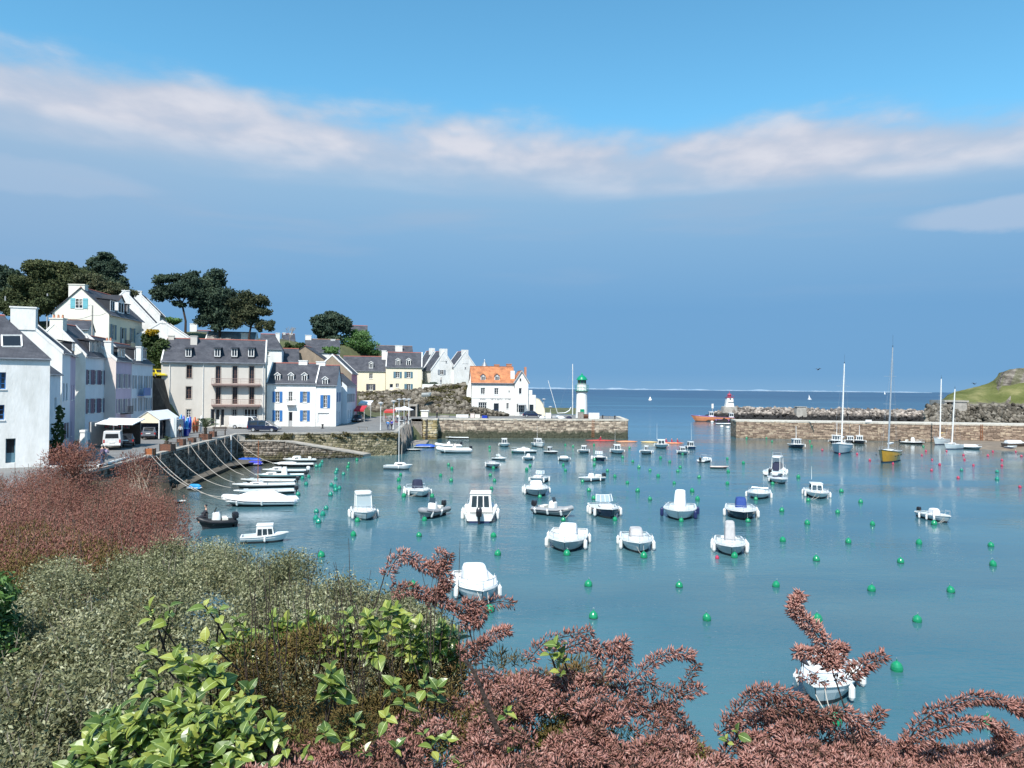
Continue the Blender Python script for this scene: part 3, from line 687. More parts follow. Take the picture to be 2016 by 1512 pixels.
  for i in range(pots):
   p = MB(); xx = a.x+(b.x-a.x)*(i+.5)/pots; p.lathe([(.13, zt+.1), (.15, zt+.2), (.1, zt+.5), (.12, zt+.55)], (xx, yl, 0), 8); p.build('chimney_pot', ['pot'], c, smooth=True)
 def skylight(s, px0, py0, px1, py1):
  kz = (s.zr-s.ze)/(s.ry*s.D); n = Vector((0, -kz, 1)).normalized(); O = Vector((0, 0, s.ze))+n*.13
  def h(px, py): return s.hit(px, py, O, n)
  a, b, c, d = h(px0, py1), h(px1, py1), h(px1, py0), h(px0, py0)
  c = Vector((b.x, c.y, c.z)); d = Vector((a.x, d.y, d.z))
  f = MB()
  for p, q in ((a, b), (b, c), (c, d), (d, a)): f.beam(p, q, .12, .12)
  fo = f.build('skylight', ['trim_white'], s.root); g = MB(); g.quad(a, b, c, d); g.build('pane', ['window_glass'], fo)
# ------------------------------------------------------------------ water
m, t, b = newmat('water'); l = t.links.new
g = t.nodes.new('ShaderNodeNewGeometry'); s_ = t.nodes.new('ShaderNodeSeparateXYZ'); l(g.outputs['Position'], s_.inputs[0])
def tn(vec, scale, det, stretch, rough=.55):
 mp = t.nodes.new('ShaderNodeMapping'); mp.inputs['Scale'].default_value = stretch; l(vec, mp.inputs[0])
 n = t.nodes.new('ShaderNodeTexNoise'); n.inputs['Scale'].default_value = scale; n.inputs['Detail'].default_value = det; n.inputs['Roughness'].default_value = rough
 l(mp.outputs[0], n.inputs['Vector']); return n.outputs['Fac']
def tm(op, a, b=None, c=None):
 n = t.nodes.new('ShaderNodeMath'); n.operation = op
 for i, v in enumerate((a, b, c)):
  if v is None: continue
  if isinstance(v, (int, float)): n.inputs[i].default_value = v
  else: l(v, n.inputs[i])
 return n.outputs[0]
def tmr(v, a, b_, c=0, d=1):
 n = t.nodes.new('ShaderNodeMapRange'); n.interpolation_type = 'SMOOTHSTEP'
 for i, q in ((1, a), (2, b_), (3, c), (4, d)): n.inputs[i].default_value = q
 l(v, n.inputs[0]); return n.outputs[0]
def tmix(f, a, c):
 n = t.nodes.new('ShaderNodeMix'); n.data_type = 'RGBA'
 for i, q in ((0, f), (6, a), (7, c)):
  if isinstance(q, tuple): n.inputs[i].default_value = (*q, 1)
  else: l(q, n.inputs[i])
 return n.outputs[2]
P_ = g.outputs['Position']
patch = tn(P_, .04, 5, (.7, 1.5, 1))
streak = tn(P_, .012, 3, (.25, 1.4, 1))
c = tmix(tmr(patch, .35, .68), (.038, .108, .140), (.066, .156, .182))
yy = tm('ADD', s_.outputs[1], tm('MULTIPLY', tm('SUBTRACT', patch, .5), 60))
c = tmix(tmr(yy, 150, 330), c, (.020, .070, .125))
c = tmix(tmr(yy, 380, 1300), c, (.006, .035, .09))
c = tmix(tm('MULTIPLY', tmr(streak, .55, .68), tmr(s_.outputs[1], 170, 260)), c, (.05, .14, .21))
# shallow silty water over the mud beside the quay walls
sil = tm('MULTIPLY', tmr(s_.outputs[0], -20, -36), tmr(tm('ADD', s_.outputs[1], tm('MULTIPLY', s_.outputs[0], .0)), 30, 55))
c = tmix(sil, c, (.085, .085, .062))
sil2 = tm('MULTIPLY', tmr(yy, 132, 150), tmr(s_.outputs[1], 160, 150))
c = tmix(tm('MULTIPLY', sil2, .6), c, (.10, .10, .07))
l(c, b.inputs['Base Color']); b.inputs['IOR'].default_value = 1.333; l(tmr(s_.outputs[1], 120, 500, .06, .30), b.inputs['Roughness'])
w1 = tn(P_, 1.7, 3, (.55, 1.35, 1), .5); w2 = tn(P_, 5.5, 3, (.6, 1.3, 1), .55); w3 = tn(P_, .28, 2, (.6, 1.2, 1), .5)
h = tm('ADD', tm('MULTIPLY', w1, .065), tm('ADD', tm('MULTIPLY', w2, .024), tm('MULTIPLY', w3, .10)))
calm = tmr(tn(P_, .035, 4, (.6, 1.6, 1)), .40, .62, .35, 1.35)
bp = t.nodes.new('ShaderNodeBump'); bp.inputs['Distance'].default_value = 1.0; l(tm('MULTIPLY', h, calm), bp.inputs['Height']); bp.inputs['Strength'].default_value = .62
l(bp.outputs[0], b.inputs['Normal'])
w = MB(); xs = [-28000, -600, -200, 200, 600, 28000]; ys = [-300, 60, 300, 900, 6000, 30000]
for i in range(5):
 for j in range(5): w.quad((xs[i], ys[j], 0), (xs[i+1], ys[j], 0), (xs[i+1], ys[j+1], 0), (xs[i], ys[j+1], 0))
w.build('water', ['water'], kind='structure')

# ------------------------------------------------------------------ terrain of the village hill
CTRL = [(-49.3, 114.6, 3), (-50.5, 116.2, 3.2), (-47.5, 116, 3), (-51.5, 112, 3), (-35, 104, -2), (-33, 104.6, -2), (-36.5, 102.8, -2), (-30, 105, -2), (-37.3, 104.6, 2.4), (-30, 45, 2.6), (-36, 60, 2.9), (-45, 60, 3.2), (-50, 75, 3.4), (-52, 90, 3.3), (-55, 105, 3.2), (-40, 118, 3.0), (-30, 130, 3), (-24, 125, 2.9), (-22, 150, 3.2), (-15, 160, 3.5), (0, 165, 3.5), (15, 168, 3.4),
  (-60, 85, 8), (-58, 100, 9), (-62, 112, 14), (-70, 110, 16), (-70, 90, 15), (-64, 70, 10), (-80, 100, 19), (-62, 125, 16), (-52, 126, 11), (-46, 130, 9), (-55, 140, 14.5), (-60, 150, 19), (-48, 150, 15), (-40, 140, 9), (-36, 150, 12),
  (-40, 165, 17), (-70, 165, 22), (-90, 140, 22), (-110, 120, 22), (-90, 180, 23), (-60, 185, 22), (-45, 190, 21), (-36, 200, 20.5), (-32, 180, 9.4), (-24, 181, 9.8), (-17, 184, 10.4), (-12, 186, 10.6), (-8, 190, 9.5), (-28, 177, 8.8), (-20, 177, 8.8), (-13, 177, 7.5),
  (-30, 200, 16), (-20, 215, 13), (-40, 165, 6), (-31, 168, 4.6), (-23, 170, 5.0), (-14, 170, 4.4), (-26, 160, 3.7), (-4, 182, 4.5), (6, 182, 2), (20, 186, -2), (4, 200, -3), (-5, 240, -3), (10, 260, -4), (40, 170, -5), (-60, 260, 18), (-120, 300, 20), (-200, 200, 22), (-200, 100, 20), (-120, 60, 14), (-80, 50, 6), (-70, 65, 8), (-60, 45, 3.5), (-100, 30, 5), (-20, 260, -2),
  (-45, 108, 3), (-50, 106, 3), (-48, 112, 3), (-46, 115.5, 3), (-52, 113, 3), (-57, 116, 10), (-40, 121, 3), (-26, 172, 6), (-34, 150, 3.2), (-28, 152, 3.2), (-24, 142, 3.2), (-28, 165, 4.2), (0, 40, -4), (0, 60, -4), (0, 90, -4), (0, 120, -4), (25, 60, -4), (25, 100, -4), (25, 130, -4), (-10, 132, -3), (-8, 148, -4), (-14, 149, -3), (-16, 140, -3), (-18.5, 135, -1), (-28, 65, -2), (-30, 72, -2), (-33, 88, -2), (-20, 45, -3), (-10, 44, -4), (-26, 45, 0), (-12, 75, -4), (-14, 100, -4), (-24, 100, -3), (-24, 60, -1.5), (-28, 80, -1.5), (-30, 98, -2), (-12, 118, -3), (-12, 145, -3), (10, 150, -4), (30, 160, -5), (-20, 110, -2), (-14, 130, -3)]
CT = np.array(CTRL, float)
def hz(x, y):
 d2 = (CT[:, 0]-x)**2+(CT[:, 1]-y)**2+.8; w = d2**-2.0; return float((w*CT[:, 2]).sum()/w.sum())
nx, ny = 92, 92; gx = np.linspace(-210, 30, nx); gy = np.linspace(40, 320, ny)
V = []
for j in range(ny):
 for i in range(nx):
  z = hz(gx[i], gy[j])
  V.append((gx[i]+random.uniform(-.4, .4), gy[j]+random.uniform(-.4, .4), z+(random.uniform(-.25, .25) if z > 5 else 0)))
idx = np.arange(nx*ny).reshape(ny, nx)
Fq = np.stack([idx[:-1, :-1].ravel(), idx[:-1, 1:].ravel(), idx[1:, 1:].ravel(), idx[1:, :-1].ravel()], 1)
npmesh('hillside', np.array(V), Fq, 'hill_green', None, None, True, kind='structure')

# ------------------------------------------------------------------ quay deck and harbour walls
ZQ = 3.6
WL0 = Vector((-33.6, 58)); WL1 = Vector((-34.7, 70)); WL2 = Vector((-36.6, 86)); WL3 = Vector((-38.6, 104))
WQ = Vector((-17.6, 113.4)); WR = Vector((-20.6, 151)); PE0 = Vector((-15.3, 152)); PE1 = Vector((24.6, 156)); PE2 = Vector((25.4, 174))
deck = MB()
dk = [((-30, 44), 3.2), (WL0, 3.5), (WL1, 3.6), (WL2, 3.6), (WL3, 3.6), (WQ, 3.6), (WR, 3.95)]
inner = [((-64, 40), 3.7), ((-66, 58), 3.75), ((-66, 70), 3.8), ((-66, 86), 3.75), ((-66, 104), 3.6), ((-56, 136), 3.7), ((-36, 160), 4.0)]
for i in range(len(dk)-1):
 a, za = dk[i]; b2, zb = dk[i+1]; c2, zc = inner[i+1]; d2, zd = inner[i]
 for k in range(4):
  f0, f1 = k/4, (k+1)/4
  L_ = lambda p, q, zp, zq, f: (p[0]+(q[0]-p[0])*f, p[1]+(q[1]-p[1])*f, zp+(zq-zp)*f)
  deck.quad(L_(a, d2, za, zd, f0), L_(b2, c2, zb, zc, f0), L_(b2, c2, zb, zc, f1), L_(a, d2, za, zd, f1))
deck.build('quay_road', ['asphalt'], kind='structure')
pdk = MB()
pdk.quad((*WR, 3.952), (*PE0, 4.0), (-14, 172, 4.15), (-36, 160, 4.002)); pdk.quad((*PE0, 4.0), (*PE1, 4.0), (*PE2, 4.0), (-14, 172, 4.15)); pdk.quad((-14, 172, 4.15), (*PE2, 4.0), (20, 180, 3.9), (-16, 184, 4.6))
pdk.build('pier_road', ['asphalt'], kind='structure')
def wall_run(root, pts, ztops, mat, bw, bh, z0=-1.6, cop='coping', copw=.55, coph=.22, proud=.1, back='stone_dark', batter=0.0):
 for i in range(len(pts)-1):
  a, b2 = Vector(pts[i]), Vector(pts[i+1]); d = (b2-a).normalized(); n = Vector((d.y, -d.x))
  q = MB(); q.quad((*(a-n*.05), z0), (*(b2-n*.05), z0), (*(b2-n*.05), ztops[i+1]), (*(a-n*.05), ztops[i]))
  q.quad((*(a-n*.9), z0), (*(a-n*.05), z0), (*(a-n*.05), ztops[i]), (*(a-n*.9), ztops[i]))
  q.quad((*(b2-n*.9), z0), (*(b2-n*.05), z0), (*(b2-n*.05), ztops[i+1]), (*(b2-n*.9), ztops[i+1]))
  q.build('backing', [back], root)
  facing('stones', a, b2, z0, ztops[i], ztops[i+1], mat, bw, bh, root, proud, batter=batter)
  # coping blocks
  Ln = (b2-a).length; s0 = 0
  while s0 < Ln-.05:
   w_ = random.uniform(.8, 1.5); s1 = min(s0+w_, Ln)
   if Ln-s1 < .3: s1 = Ln
   f0, f1 = s0/Ln, s1/Ln; zz0 = ztops[i]+(ztops[i+1]-ztops[i])*f0; zz1 = ztops[i]+(ztops[i+1]-ztops[i])*f1; up = random.uniform(-.015, .02)
   A = a+d*(s0+.012); B = a+d*(s1-.012); o = n*random.uniform(.08, .15); k = n*-copw
   q = MB(); q.hexa([(*(A+o), zz0-coph+.06), (*(B+o), zz1-coph+.06), (*(B+k), zz1-coph+.06), (*(A+k), zz0-coph+.06), (*(A+o), zz0+.06+up), (*(B+o), zz1+.06+up), (*(B+k), zz1+.06+up), (*(A+k), zz0+.06+up)])
   q.build('coping_stone', [cop], root); s0 = s1
lw = thing('quay_wall', 'dark schist quay wall draped with mooring ropes below the row of planters', 'wall', (0, 0, 0))
wall_run(lw, [WL0, WL1, WL2, WL3], [3.5, 3.6, 3.6, 3.6], 'stone_dark', .55, .26)
fw_ = thing('quay_wall', 'long rubble wall with olive weeds on top behind the slipway, in front of the blue shuttered house', 'wall', (0, 0, 0))
wall_run(fw_, [Vector((-37.9, 104.3)), WQ], [3.6, 3.6], 'stone_olive', .5, .24)
rw = thing('quay_wall', 'harbour wall running away behind the row of leaning timber piles', 'wall', (0, 0, 0))
wall_run(rw, [WQ, WR], [3.6, 3.95], 'stone_mid', .55, .26)
# slipway
S0 = Vector((-38.6, 103.2)); S1 = Vector((-32.4, 105.3)); S2 = Vector((-22.0, 109.7));
sl = thing('slipway', 'rubble sided slipway sloping down to the water below the quay road', 'slipway', (0, 0, 0))
wall_run(sl, [S0, S1], [2.75, 2.55], 'stone_mid', .5, .24, coph=.16); wall_run(sl, [S1, S2], [2.55, .35], 'stone_mid', .5, .24, coph=.16)
q = MB(); q.quad((*S0, 2.75), (*S1, 2.55), (-32.0, 106.9, 2.6), (-37.9, 104.2, 2.8)); q.quad((*S1, 2.55), (*S2, .35), (-21.2, 111.9, .4), (-32.0, 106.9, 2.6)); q.quad((*S2, .35), (*S2, -1.5), (-21.2, 111.9, -1.5), (-21.2, 111.9, .4)); q.build('ramp', ['concrete'], sl)
q = MB(); q.quad((-38.65, 103.2, 3.66), (-37.0, 103.9, 3.66), (-37.6, 105.2, 3.66), (-39.4, 104.6, 3.66)); q.quad((-38.55, 103.15, -1), (-37.6, 104.0, -1), (-37.6, 104.0, 3.66), (-38.55, 103.15, 3.66)); q.build('corner_block', ['coping'], sl)
# pier
pr_ = thing('pier', 'pale stone pier carrying the green topped lighthouse', 'pier', (0, 0, 0))
wall_run(pr_, [PE0, PE1, PE2], [4.0, 4.0, 4.0], 'stone_pier', .8, .28, -2, cop='coping_pale', copw=.9, coph=.3, proud=.09)
q = MB(); q.quad((*PE2, -2), (20, 181, -2), (20, 181, 3.9), (*PE2, 3.95)); q.quad((20, 181, -2), (-16, 185, -2), (-16, 185, 4.5), (20, 181, 3.9)); q.build('back_wall', ['concrete'], pr_)
# yellow stained pier corner
pc = thing('pier', 'yellow stained square stone buttress beside the wooden piles', 'wall', (0, 0, 0))
B0 = Vector((X_(834, 148.5), 148.5)); B1 = Vector((X_(861, 149.5), 149.5))
wall_run(pc, [Vector((-18.4, 151.6)), B0, B1, Vector((-15.2, 152.2))], [4.0]*4, 'stone_yellow', .95, .4, -1.5, cop='coping_pale', coph=.25, copw=.6)
q = MB(); q.quad((*B0, 4.0), (*B1, 4.0), (-15.2, 152.2, 4.0), (-18.4, 151.6, 4.0)); q.build('top', ['coping_pale'], pc)
# far pier on the right
p2 = thing('pier', 'long low brown stone pier on the right in front of the boulder breakwater', 'pier', (0, 0, 0))
Q0 = Vector((49.4, 162)); Q1 = Vector((78, 157)); Q2 = Vector((118, 148))
wall_run(p2, [Q0+Vector((1.2, 8)), Q0, Q1, Q2], [3.8, 3.8, 3.85, 4.0], 'stone_pier2', .8, .27, -2, cop='coping_pale', copw=.8, coph=.3, proud=.09)
q = MB(); q.quad((*Q0, 3.8), (*Q1, 3.85), (79.5, 166, 3.85), (50.6, 170, 3.8)); q.quad((*Q1, 3.85), (*Q2, 4.0), (121, 158, 4.0), (79.5, 166, 3.85)); q.quad((50.6, 170, 3.8), (79.5, 166, 3.85), (79.5, 166, -2), (50.6, 170, -2)); q.quad((79.5, 166, 3.85), (121, 158, 4), (121, 158, -2), (79.5, 166, -2)); q.build('deck', ['coping_pale'], p2)
# mudbank right and left
def bank(name, pts, z, mat):
 q = MB(); c = Vector((sum(p[0] for p in pts)/len(pts), sum(p[1] for p in pts)/len(pts), 0)); n = len(pts)
 vs = [(c.x, c.y, z)]
 for f, zz in ((.7, z*.9), (1, .03), (1.12, -.3)):
  for p in pts: vs.append((c.x+(p[0]-c.x)*f+random.uniform(-.3, .3), c.y+(p[1]-c.y)*f+random.uniform(-.3, .3), zz))
 fs = [(0, 1+i, 1+(i+1) % n) for i in range(n)]
 for k in range(2): fs += [(1+k*n+i, 1+(k+1)*n+i, 1+(k+1)*n+(i+1) % n, 1+k*n+(i+1) % n) for i in range(n)]
 q.add(vs, fs); return q.build(name, [mat], kind='structure', smooth=True)
bank('mudbank', [tuple(wz(x, y)[:2]) for x, y in ((1840, 872), (1875, 876), (1930, 884), (2016, 890), (2100, 892))]+[(125, 150), (110, 152), (90, 156)], .7, 'mud_tan')
bank('mudbank', [(-37, 104), (-38.4, 96), (-36.8, 84), (-35, 74), (-33, 74), (-34, 84), (-35.4, 94), (-33, 101), (-31.5, 103.5)], .45, 'mud')
q = MB()
foot = []; fsz = []
for i in range(420):
 f = random.random(); a = WL1+(WL3-WL1)*f; foot.append((a.x+.3+abs(random.gauss(0, .5)), a.y, random.uniform(-.15, .3))); fsz.append(random.uniform(.12, .38))
for i in range(160):
 f = random.random(); a = S1+(S2-S1)*f; foot.append((a.x, a.y-.3-abs(random.gauss(0, .4)), random.uniform(-.15, .2))); fsz.append(random.uniform(.12, .32))
rk = thing('rocks', 'dark rubble and weed at the foot of the roped quay wall', 'rocks', (0, 0, 0)); rocks('stones', foot, fsz, 'stone_dark', rk)
# weeds and grass tufts growing along the top of the olive wall
wd = thing('weeds', 'dry olive weeds growing from the top of the slipway wall', 'weeds', (0, 0, 0))
lob = []
for i in range(34):
 f = random.random(); a = Vector((-37.9, 104.3)).lerp(WQ, f) if False else Vector((-37.9, 104.3))+(WQ-Vector((-37.9, 104.3)))*f
 lob.append((a.x+.06, a.y-.12, 3.6-random.uniform(.05, .9), random.uniform(.25, .9), .12, random.uniform(.1, .3)))
foliage('leaves', lob, 1700, .16, 'leaf_scrub', wd, kind='stuff')

# ------------------------------------------------------------------ boulder breakwater with the red lighthouse
bw = thing('breakwater', 'boulder breakwater on the right ending at the small red lighthouse', 'breakwater', (0, 0, 0))
pts = []; sz = []
x0_, x1_ = X_(1412, 252), X_(1870, 240)
for i in range(3600):
 x = random.uniform(x0_-5, x1_); yc = 252-(x-x0_)/(x1_-x0_)*14; s = random.uniform(-1, 1); top = 4.6-.0*x
 if x < x0_+4: top *= max(0, (x-(x0_-5))/9)**.7
 hgt = top*(1-abs(s)**1.2); y = yc+s*9
 if s > .45: continue
 pts.append((x, y, hgt+random.uniform(-.5, .3)-.35)); sz.append(random.uniform(.45, 1.05))
rocks('boulders', pts, sz, 'riprap', bw)
q = MB(); q.hexa([(x0_-3, 243.5, -1), (x1_, 230, -1), (x1_, 250, -1), (x0_-3, 262, -1), (x0_+4, 251, 3.4), (x1_, 237.4, 3.4), (x1_, 239, 3.4), (x0_+4, 253.4, 3.4)]); q.build('core', ['stone_dark'], bw)
tb = thing('block', 'tapered concrete block standing in the boulder breakwater', 'block', (X_(1576, 243), 243, .5)); q = MB(); q.sblock([(0, 2.0, 1.6, 0, 8), (4.2, 1.6, 1.3, 0, 8), (4.6, 1.5, 1.2, 0, 8)], n=16); q.build('body', ['concrete'], tb)
q = MB(); q.box(-1.7, -1.4, 4.6, 1.7, 1.4, 4.8); q.build('cap', ['concrete'], tb)
rl = thing('lighthouse', 'small white lighthouse with a red lantern at the tip of the breakwater', 'lighthouse', (X_(1436, 250), 250, 4.2))
q = MB(); q.sblock([(-1.5, 2.6, 2.4, 0, 4), (.55, 2.4, 2.2, 0, 4), (.75, 2.3, 2.1, 0, 4)], n=20); q.build('base', ['stone_pier2'.replace('stone_pier2', 'concrete')], rl)
q = MB(); q.sblock([(.7, 1.42, 1.3, 0, 9), (2.0, 1.25, 1.15, 0, 9), (3.7, 1.08, 1.0, 0, 9)], n=24); q.build('tower', ['trim_white'], rl)
q = MB(); q.box(-.75, -1.35, 2.2, 1.3, -1.2, 2.3); q.build('ledge', ['iron_dark'], rl)
q = MB(); q.box(-.2, -1.14, 3.0, .2, -1.04, 3.5); q.build('window', ['window_glass'], rl)
q = MB(); q.box(-1.25, -1.15, 3.7, 1.25, 1.15, 3.85); q.tube([(-1.2, -1.1, 4.4), (1.2, -1.1, 4.4)], .04); q.tube([(1.2, -1.1, 3.85), (1.2, -1.1, 4.4)], .04); q.tube([(-1.2, -1.1, 3.85), (-1.2, -1.1, 4.4)], .04); q.build('gallery', ['lamp_red'], rl)
q = MB(); q.lathe([(.62, 3.85), (.62, 4.6), (.8, 4.62), (.5, 5.0), (.14, 5.2), (.12, 5.6), (.02, 5.9)], n=12); q.build('lantern', ['lamp_red'], rl, smooth=True)

# ------------------------------------------------------------------ green lighthouse
gl = thing('lighthouse', 'white round lighthouse with a green dome on the stone pier', 'lighthouse', (X_(1145.5, 164), 164, 4.05))
q = MB(); q.lathe([(1.38, -.2), (1.34, 0), (1.17, 5.55)], n=28); q.build('tower', ['wall_white'], gl, smooth=True)
q = MB(); q.lathe([(1.18, 5.52), (1.34, 5.62), (1.36, 5.85), (1.2, 5.9)], n=28); q.build('cornice', ['trim_grey'], gl, smooth=True)
q = MB(); q.lathe([(1.1, 5.9), (1.06, 7.35), (1.12, 7.4), (1.12, 7.5)], n=24); q.build('watch_room', ['wall_white'], gl, smooth=True)
q = MB()
for k in range(14):
 a = 2*math.pi*k/14; q.tube([(1.45*math.cos(a), 1.45*math.sin(a), 5.95), (1.45*math.cos(a), 1.45*math.sin(a), 7.25)], .025, 4)
for zz in (6.6, 7.25):
 q.tube([(1.45*math.cos(2*math.pi*k/20), 1.45*math.sin(2*math.pi*k/20), zz) for k in range(21)], .025, 4)
q.lathe([(1.2, 5.88), (1.55, 5.9), (1.55, 5.97), (1.2, 5.99)], n=24); q.build('railing', ['lamp_green'], gl)
q = MB(); q.lathe([(.92, 7.5), (.92, 8.35)], n=16); q.build('lantern_glass', ['boat_glass'], gl)
q = MB()
for k in range(8):
 a = 2*math.pi*(k+.5)/8; q.tube([(.95*math.cos(a), .95*math.sin(a), 7.5), (.95*math.cos(a), .95*math.sin(a), 8.4)], .05, 4)
q.build('glazing_bars', ['lamp_green'], gl)
q = MB(); q.lathe([(1.25, 8.35), (1.22, 8.5), (.95, 8.95), (.55, 9.3), (.18, 9.5), (.16, 9.72), (.04, 9.9)], n=20); q.build('dome', ['lamp_green'], gl, smooth=True)
q = MB(); q.box(-.45, -1.42, 0, .45, -1.25, 1.9); q.build('door', ['lamp_green'], gl)

# ------------------------------------------------------------------ headland on the right
hx = np.linspace(116, 270, 70); hy = np.linspace(196, 300, 44); V = []
prof = [(116, -2), (120.5, 2), (123, 8.6), (127.5, 10.8), (133, 12), (137.7, 13.4), (141.4, 15), (143, 17.8), (147, 18.4), (165, 19), (270, 22)]
PX = [p[0] for p in prof]; PZ = [p[1] for p in prof]
for j, y in enumerate(hy):
 for i, x in enumerate(hx):
  top = np.interp(x, PX, PZ); fr = (y-212)/14+.12*math.sin(x*.7)+.1*math.sin(x*1.9+2)
  edge = max(0, min(1, fr)); rock = 6.2+.9*math.sin(x*.21)+.6*math.sin(x*.9)
  z = -2+(min(rock, top)+2)*edge**.55
  if y > 224: z = min(top, rock)+(top-min(top, rock))*min(1, (y-224)/20)**.8
  if x > 142.3 and y > 236: z = max(z, top)
  z -= max(0, (y-262)/10)**1.5
  V.append((x+(y-212)*.62+random.uniform(-.5, .5), y+random.uniform(-.5, .5), z+random.uniform(-.45, .45)*(1 if y < 226 else .3)))
idx = np.arange(len(V)).reshape(len(hy), len(hx))
Fq = np.stack([idx[:-1, :-1].ravel(), idx[:-1, 1:].ravel(), idx[1:, 1:].ravel(), idx[1:, :-1].ravel()], 1)
m, t, b = newmat('headland'); l = t.links.new
g = t.nodes.new('ShaderNodeNewGeometry'); sn = t.nodes.new('ShaderNodeSeparateXYZ'); l(g.outputs['True Normal'], sn.inputs[0]); sp_ = t.nodes.new('ShaderNodeSeparateXYZ'); l(g.outputs['Position'], sp_.inputs[0])
na = tn(g.outputs['Position'], .35, 6, (1, 1, 2.4), .65); nb_ = tn(g.outputs['Position'], .12, 5, (1, 1, 1), .6)
rockc = t.nodes.new('ShaderNodeValToRGB'); l(na, rockc.inputs[0]); cr = rockc.color_ramp; cr.elements[0].position = .35; cr.elements[0].color = (.05, .044, .038, 1); cr.elements[1].position = .66; cr.elements[1].color = (.30, .27, .23, 1); e = cr.elements.new(.5); e.color = (.15, .13, .11, 1)
grass = t.nodes.new('ShaderNodeValToRGB'); l(nb_, grass.inputs[0]); cr = grass.color_ramp; cr.elements[0].position = .35; cr.elements[0].color = (.085, .10, .03, 1); cr.elements[1].position = .68; cr.elements[1].color = (.24, .22, .10, 1); e = cr.elements.new(.52); e.color = (.13, .14, .05, 1)
zz = tm('ADD', sp_.outputs[2], tm('MULTIPLY', na, 4.0)); gm = tm('MULTIPLY', tmr(zz, 8.8, 10.0), tmr(sn.outputs[2], .45, .72))
l(tmix(gm, rockc.outputs[0], grass.outputs[0]), b.inputs['Base Color']); b.inputs['Roughness'].default_value = .95; b.inputs['Specular IOR Level'].default_value = .1
bp = t.nodes.new('ShaderNodeBump'); bp.inputs['Strength'].default_value = 1; bp.inputs['Distance'].default_value = 1.0; l(na, bp.inputs['Height']); l(bp.outputs[0], b.inputs['Normal'])
npmesh('headland', np.array(V), Fq, 'headland', None, None, False, kind='structure')
bk = thing('bunker', 'concrete bunker with a dark slot set into the headland', 'bunker', (X_(1884, 219), 219, 2.6))
q = MB(); q.box(-3.6, 0, 5.0, 3.6, 8, 5.5); q.box(-3.6, .2, 0, -2.9, 8, 5.0); q.box(-.4, .2, 0, 3.2, 8, 5.0); q.box(-2.9, .2, 0, -.4, 8, 4.2); q.build('body', ['concrete'], bk)
q = MB(); q.box(-2.9, 1.2, 4.2, -.4, 1.4, 5.0); q.build('opening', ['iron_dark'], bk)
ol = thing('rocks', 'layered grey rocks at the foot of the green headland', 'rocks', (0, 0, 0)); pts = []; sz = []
for i in range(2600):
 x = random.uniform(119, 172); e = random.random(); y = 206+e*14+3*math.sin(x*.4); pts.append((x+(y-212)*.62, y, -.8+e*7.5+random.uniform(-.6, .3))); sz.append(random.uniform(.3, 1.0))
rocks('boulders', pts, sz, 'cliff_rock', ol)

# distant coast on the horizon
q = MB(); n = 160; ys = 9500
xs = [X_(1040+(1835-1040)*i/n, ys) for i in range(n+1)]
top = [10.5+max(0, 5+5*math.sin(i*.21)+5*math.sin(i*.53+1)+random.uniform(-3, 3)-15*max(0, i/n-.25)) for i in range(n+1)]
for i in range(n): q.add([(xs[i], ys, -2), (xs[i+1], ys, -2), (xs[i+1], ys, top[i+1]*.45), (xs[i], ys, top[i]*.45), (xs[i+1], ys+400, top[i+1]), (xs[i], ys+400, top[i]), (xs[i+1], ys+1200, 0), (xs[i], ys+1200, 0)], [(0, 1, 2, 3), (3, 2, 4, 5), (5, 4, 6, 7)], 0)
pm('far_land_haze', (.30, .38, .46), (.15, .26, .37), sc=.004, rough=1, coords='World', lo=.42, hi=.56)  # bluish haze is painted into the land colour, no air is modelled
q.build('far_coast', ['far_land_haze'], kind='structure')

# ------------------------------------------------------------------ rock slope under the yellow houses
rs = thing('cliff', 'weathered grey rock slope below the yellow houses and the white gables', 'cliff', (0, 0, 0)); pts = []; sz = []
for i in range(3400):
 px = random.uniform(700, 932); f = random.random()
 ytop = np.interp(px, [700, 760, 830, 880, 915, 932], [774, 771, 766, 757, 756, 798]); ybot = np.interp(px, [700, 800, 860, 930, 1010], [806, 812, 814, 814, 818])
 if ytop > ybot-2: continue
 Yd = 168+(176.5-168)*(1-f)+random.uniform(-.8, .8); p = at(px, ytop+(ybot-ytop)*f, Yd); pts.append((p.x, p.y, p.z-.25)); sz.append(random.uniform(.3, .95))
for i in range(500):
 px = random.uniform(926, 1000); f = random.random(); ytop = np.interp(px, [926, 950, 1000], [801, 805, 817]); p = at(px, ytop+(818-ytop)*f, 166+random.uniform(0, 3)); pts.append(tuple(p)); sz.append(random.uniform(.3, .6))
rocks('boulders', pts, sz, 'cliff_rock', rs)
sc_ = thing('scrub', 'dry olive scrub clinging to the rock slope below the yellow houses', 'scrub', (0, 0, 0)); lob = []
for i in range(60):
 px = random.choice([random.uniform(703, 790), random.uniform(840, 925)]); ytop = np.interp(px, [700, 760, 830, 880, 915], [776, 774, 768, 760, 760]); f = random.random()**1.5
 p = at(px, ytop+(808-ytop)*f, 175.5-7*f); lob.append((p.x, p.y-.3, p.z, random.uniform(.6, 1.8), .5, random.uniform(.25, .6)))
foliage('leaves', lob, 5200, .3, 'leaf_scrub', sc_, kind='stuff')
# ------------------------------------------------------------------ buildings of the village
def PT(px, Y): return (X_(px, Y), Y)
def box_thing(name, label, cat, p, rot, boxes, **k):
 r = thing(name, label, cat, p, rot, **k)
 for nm, mat, b in boxes:
  q = MB(); q.box(*b); q.build(nm, [mat], r)
 return r
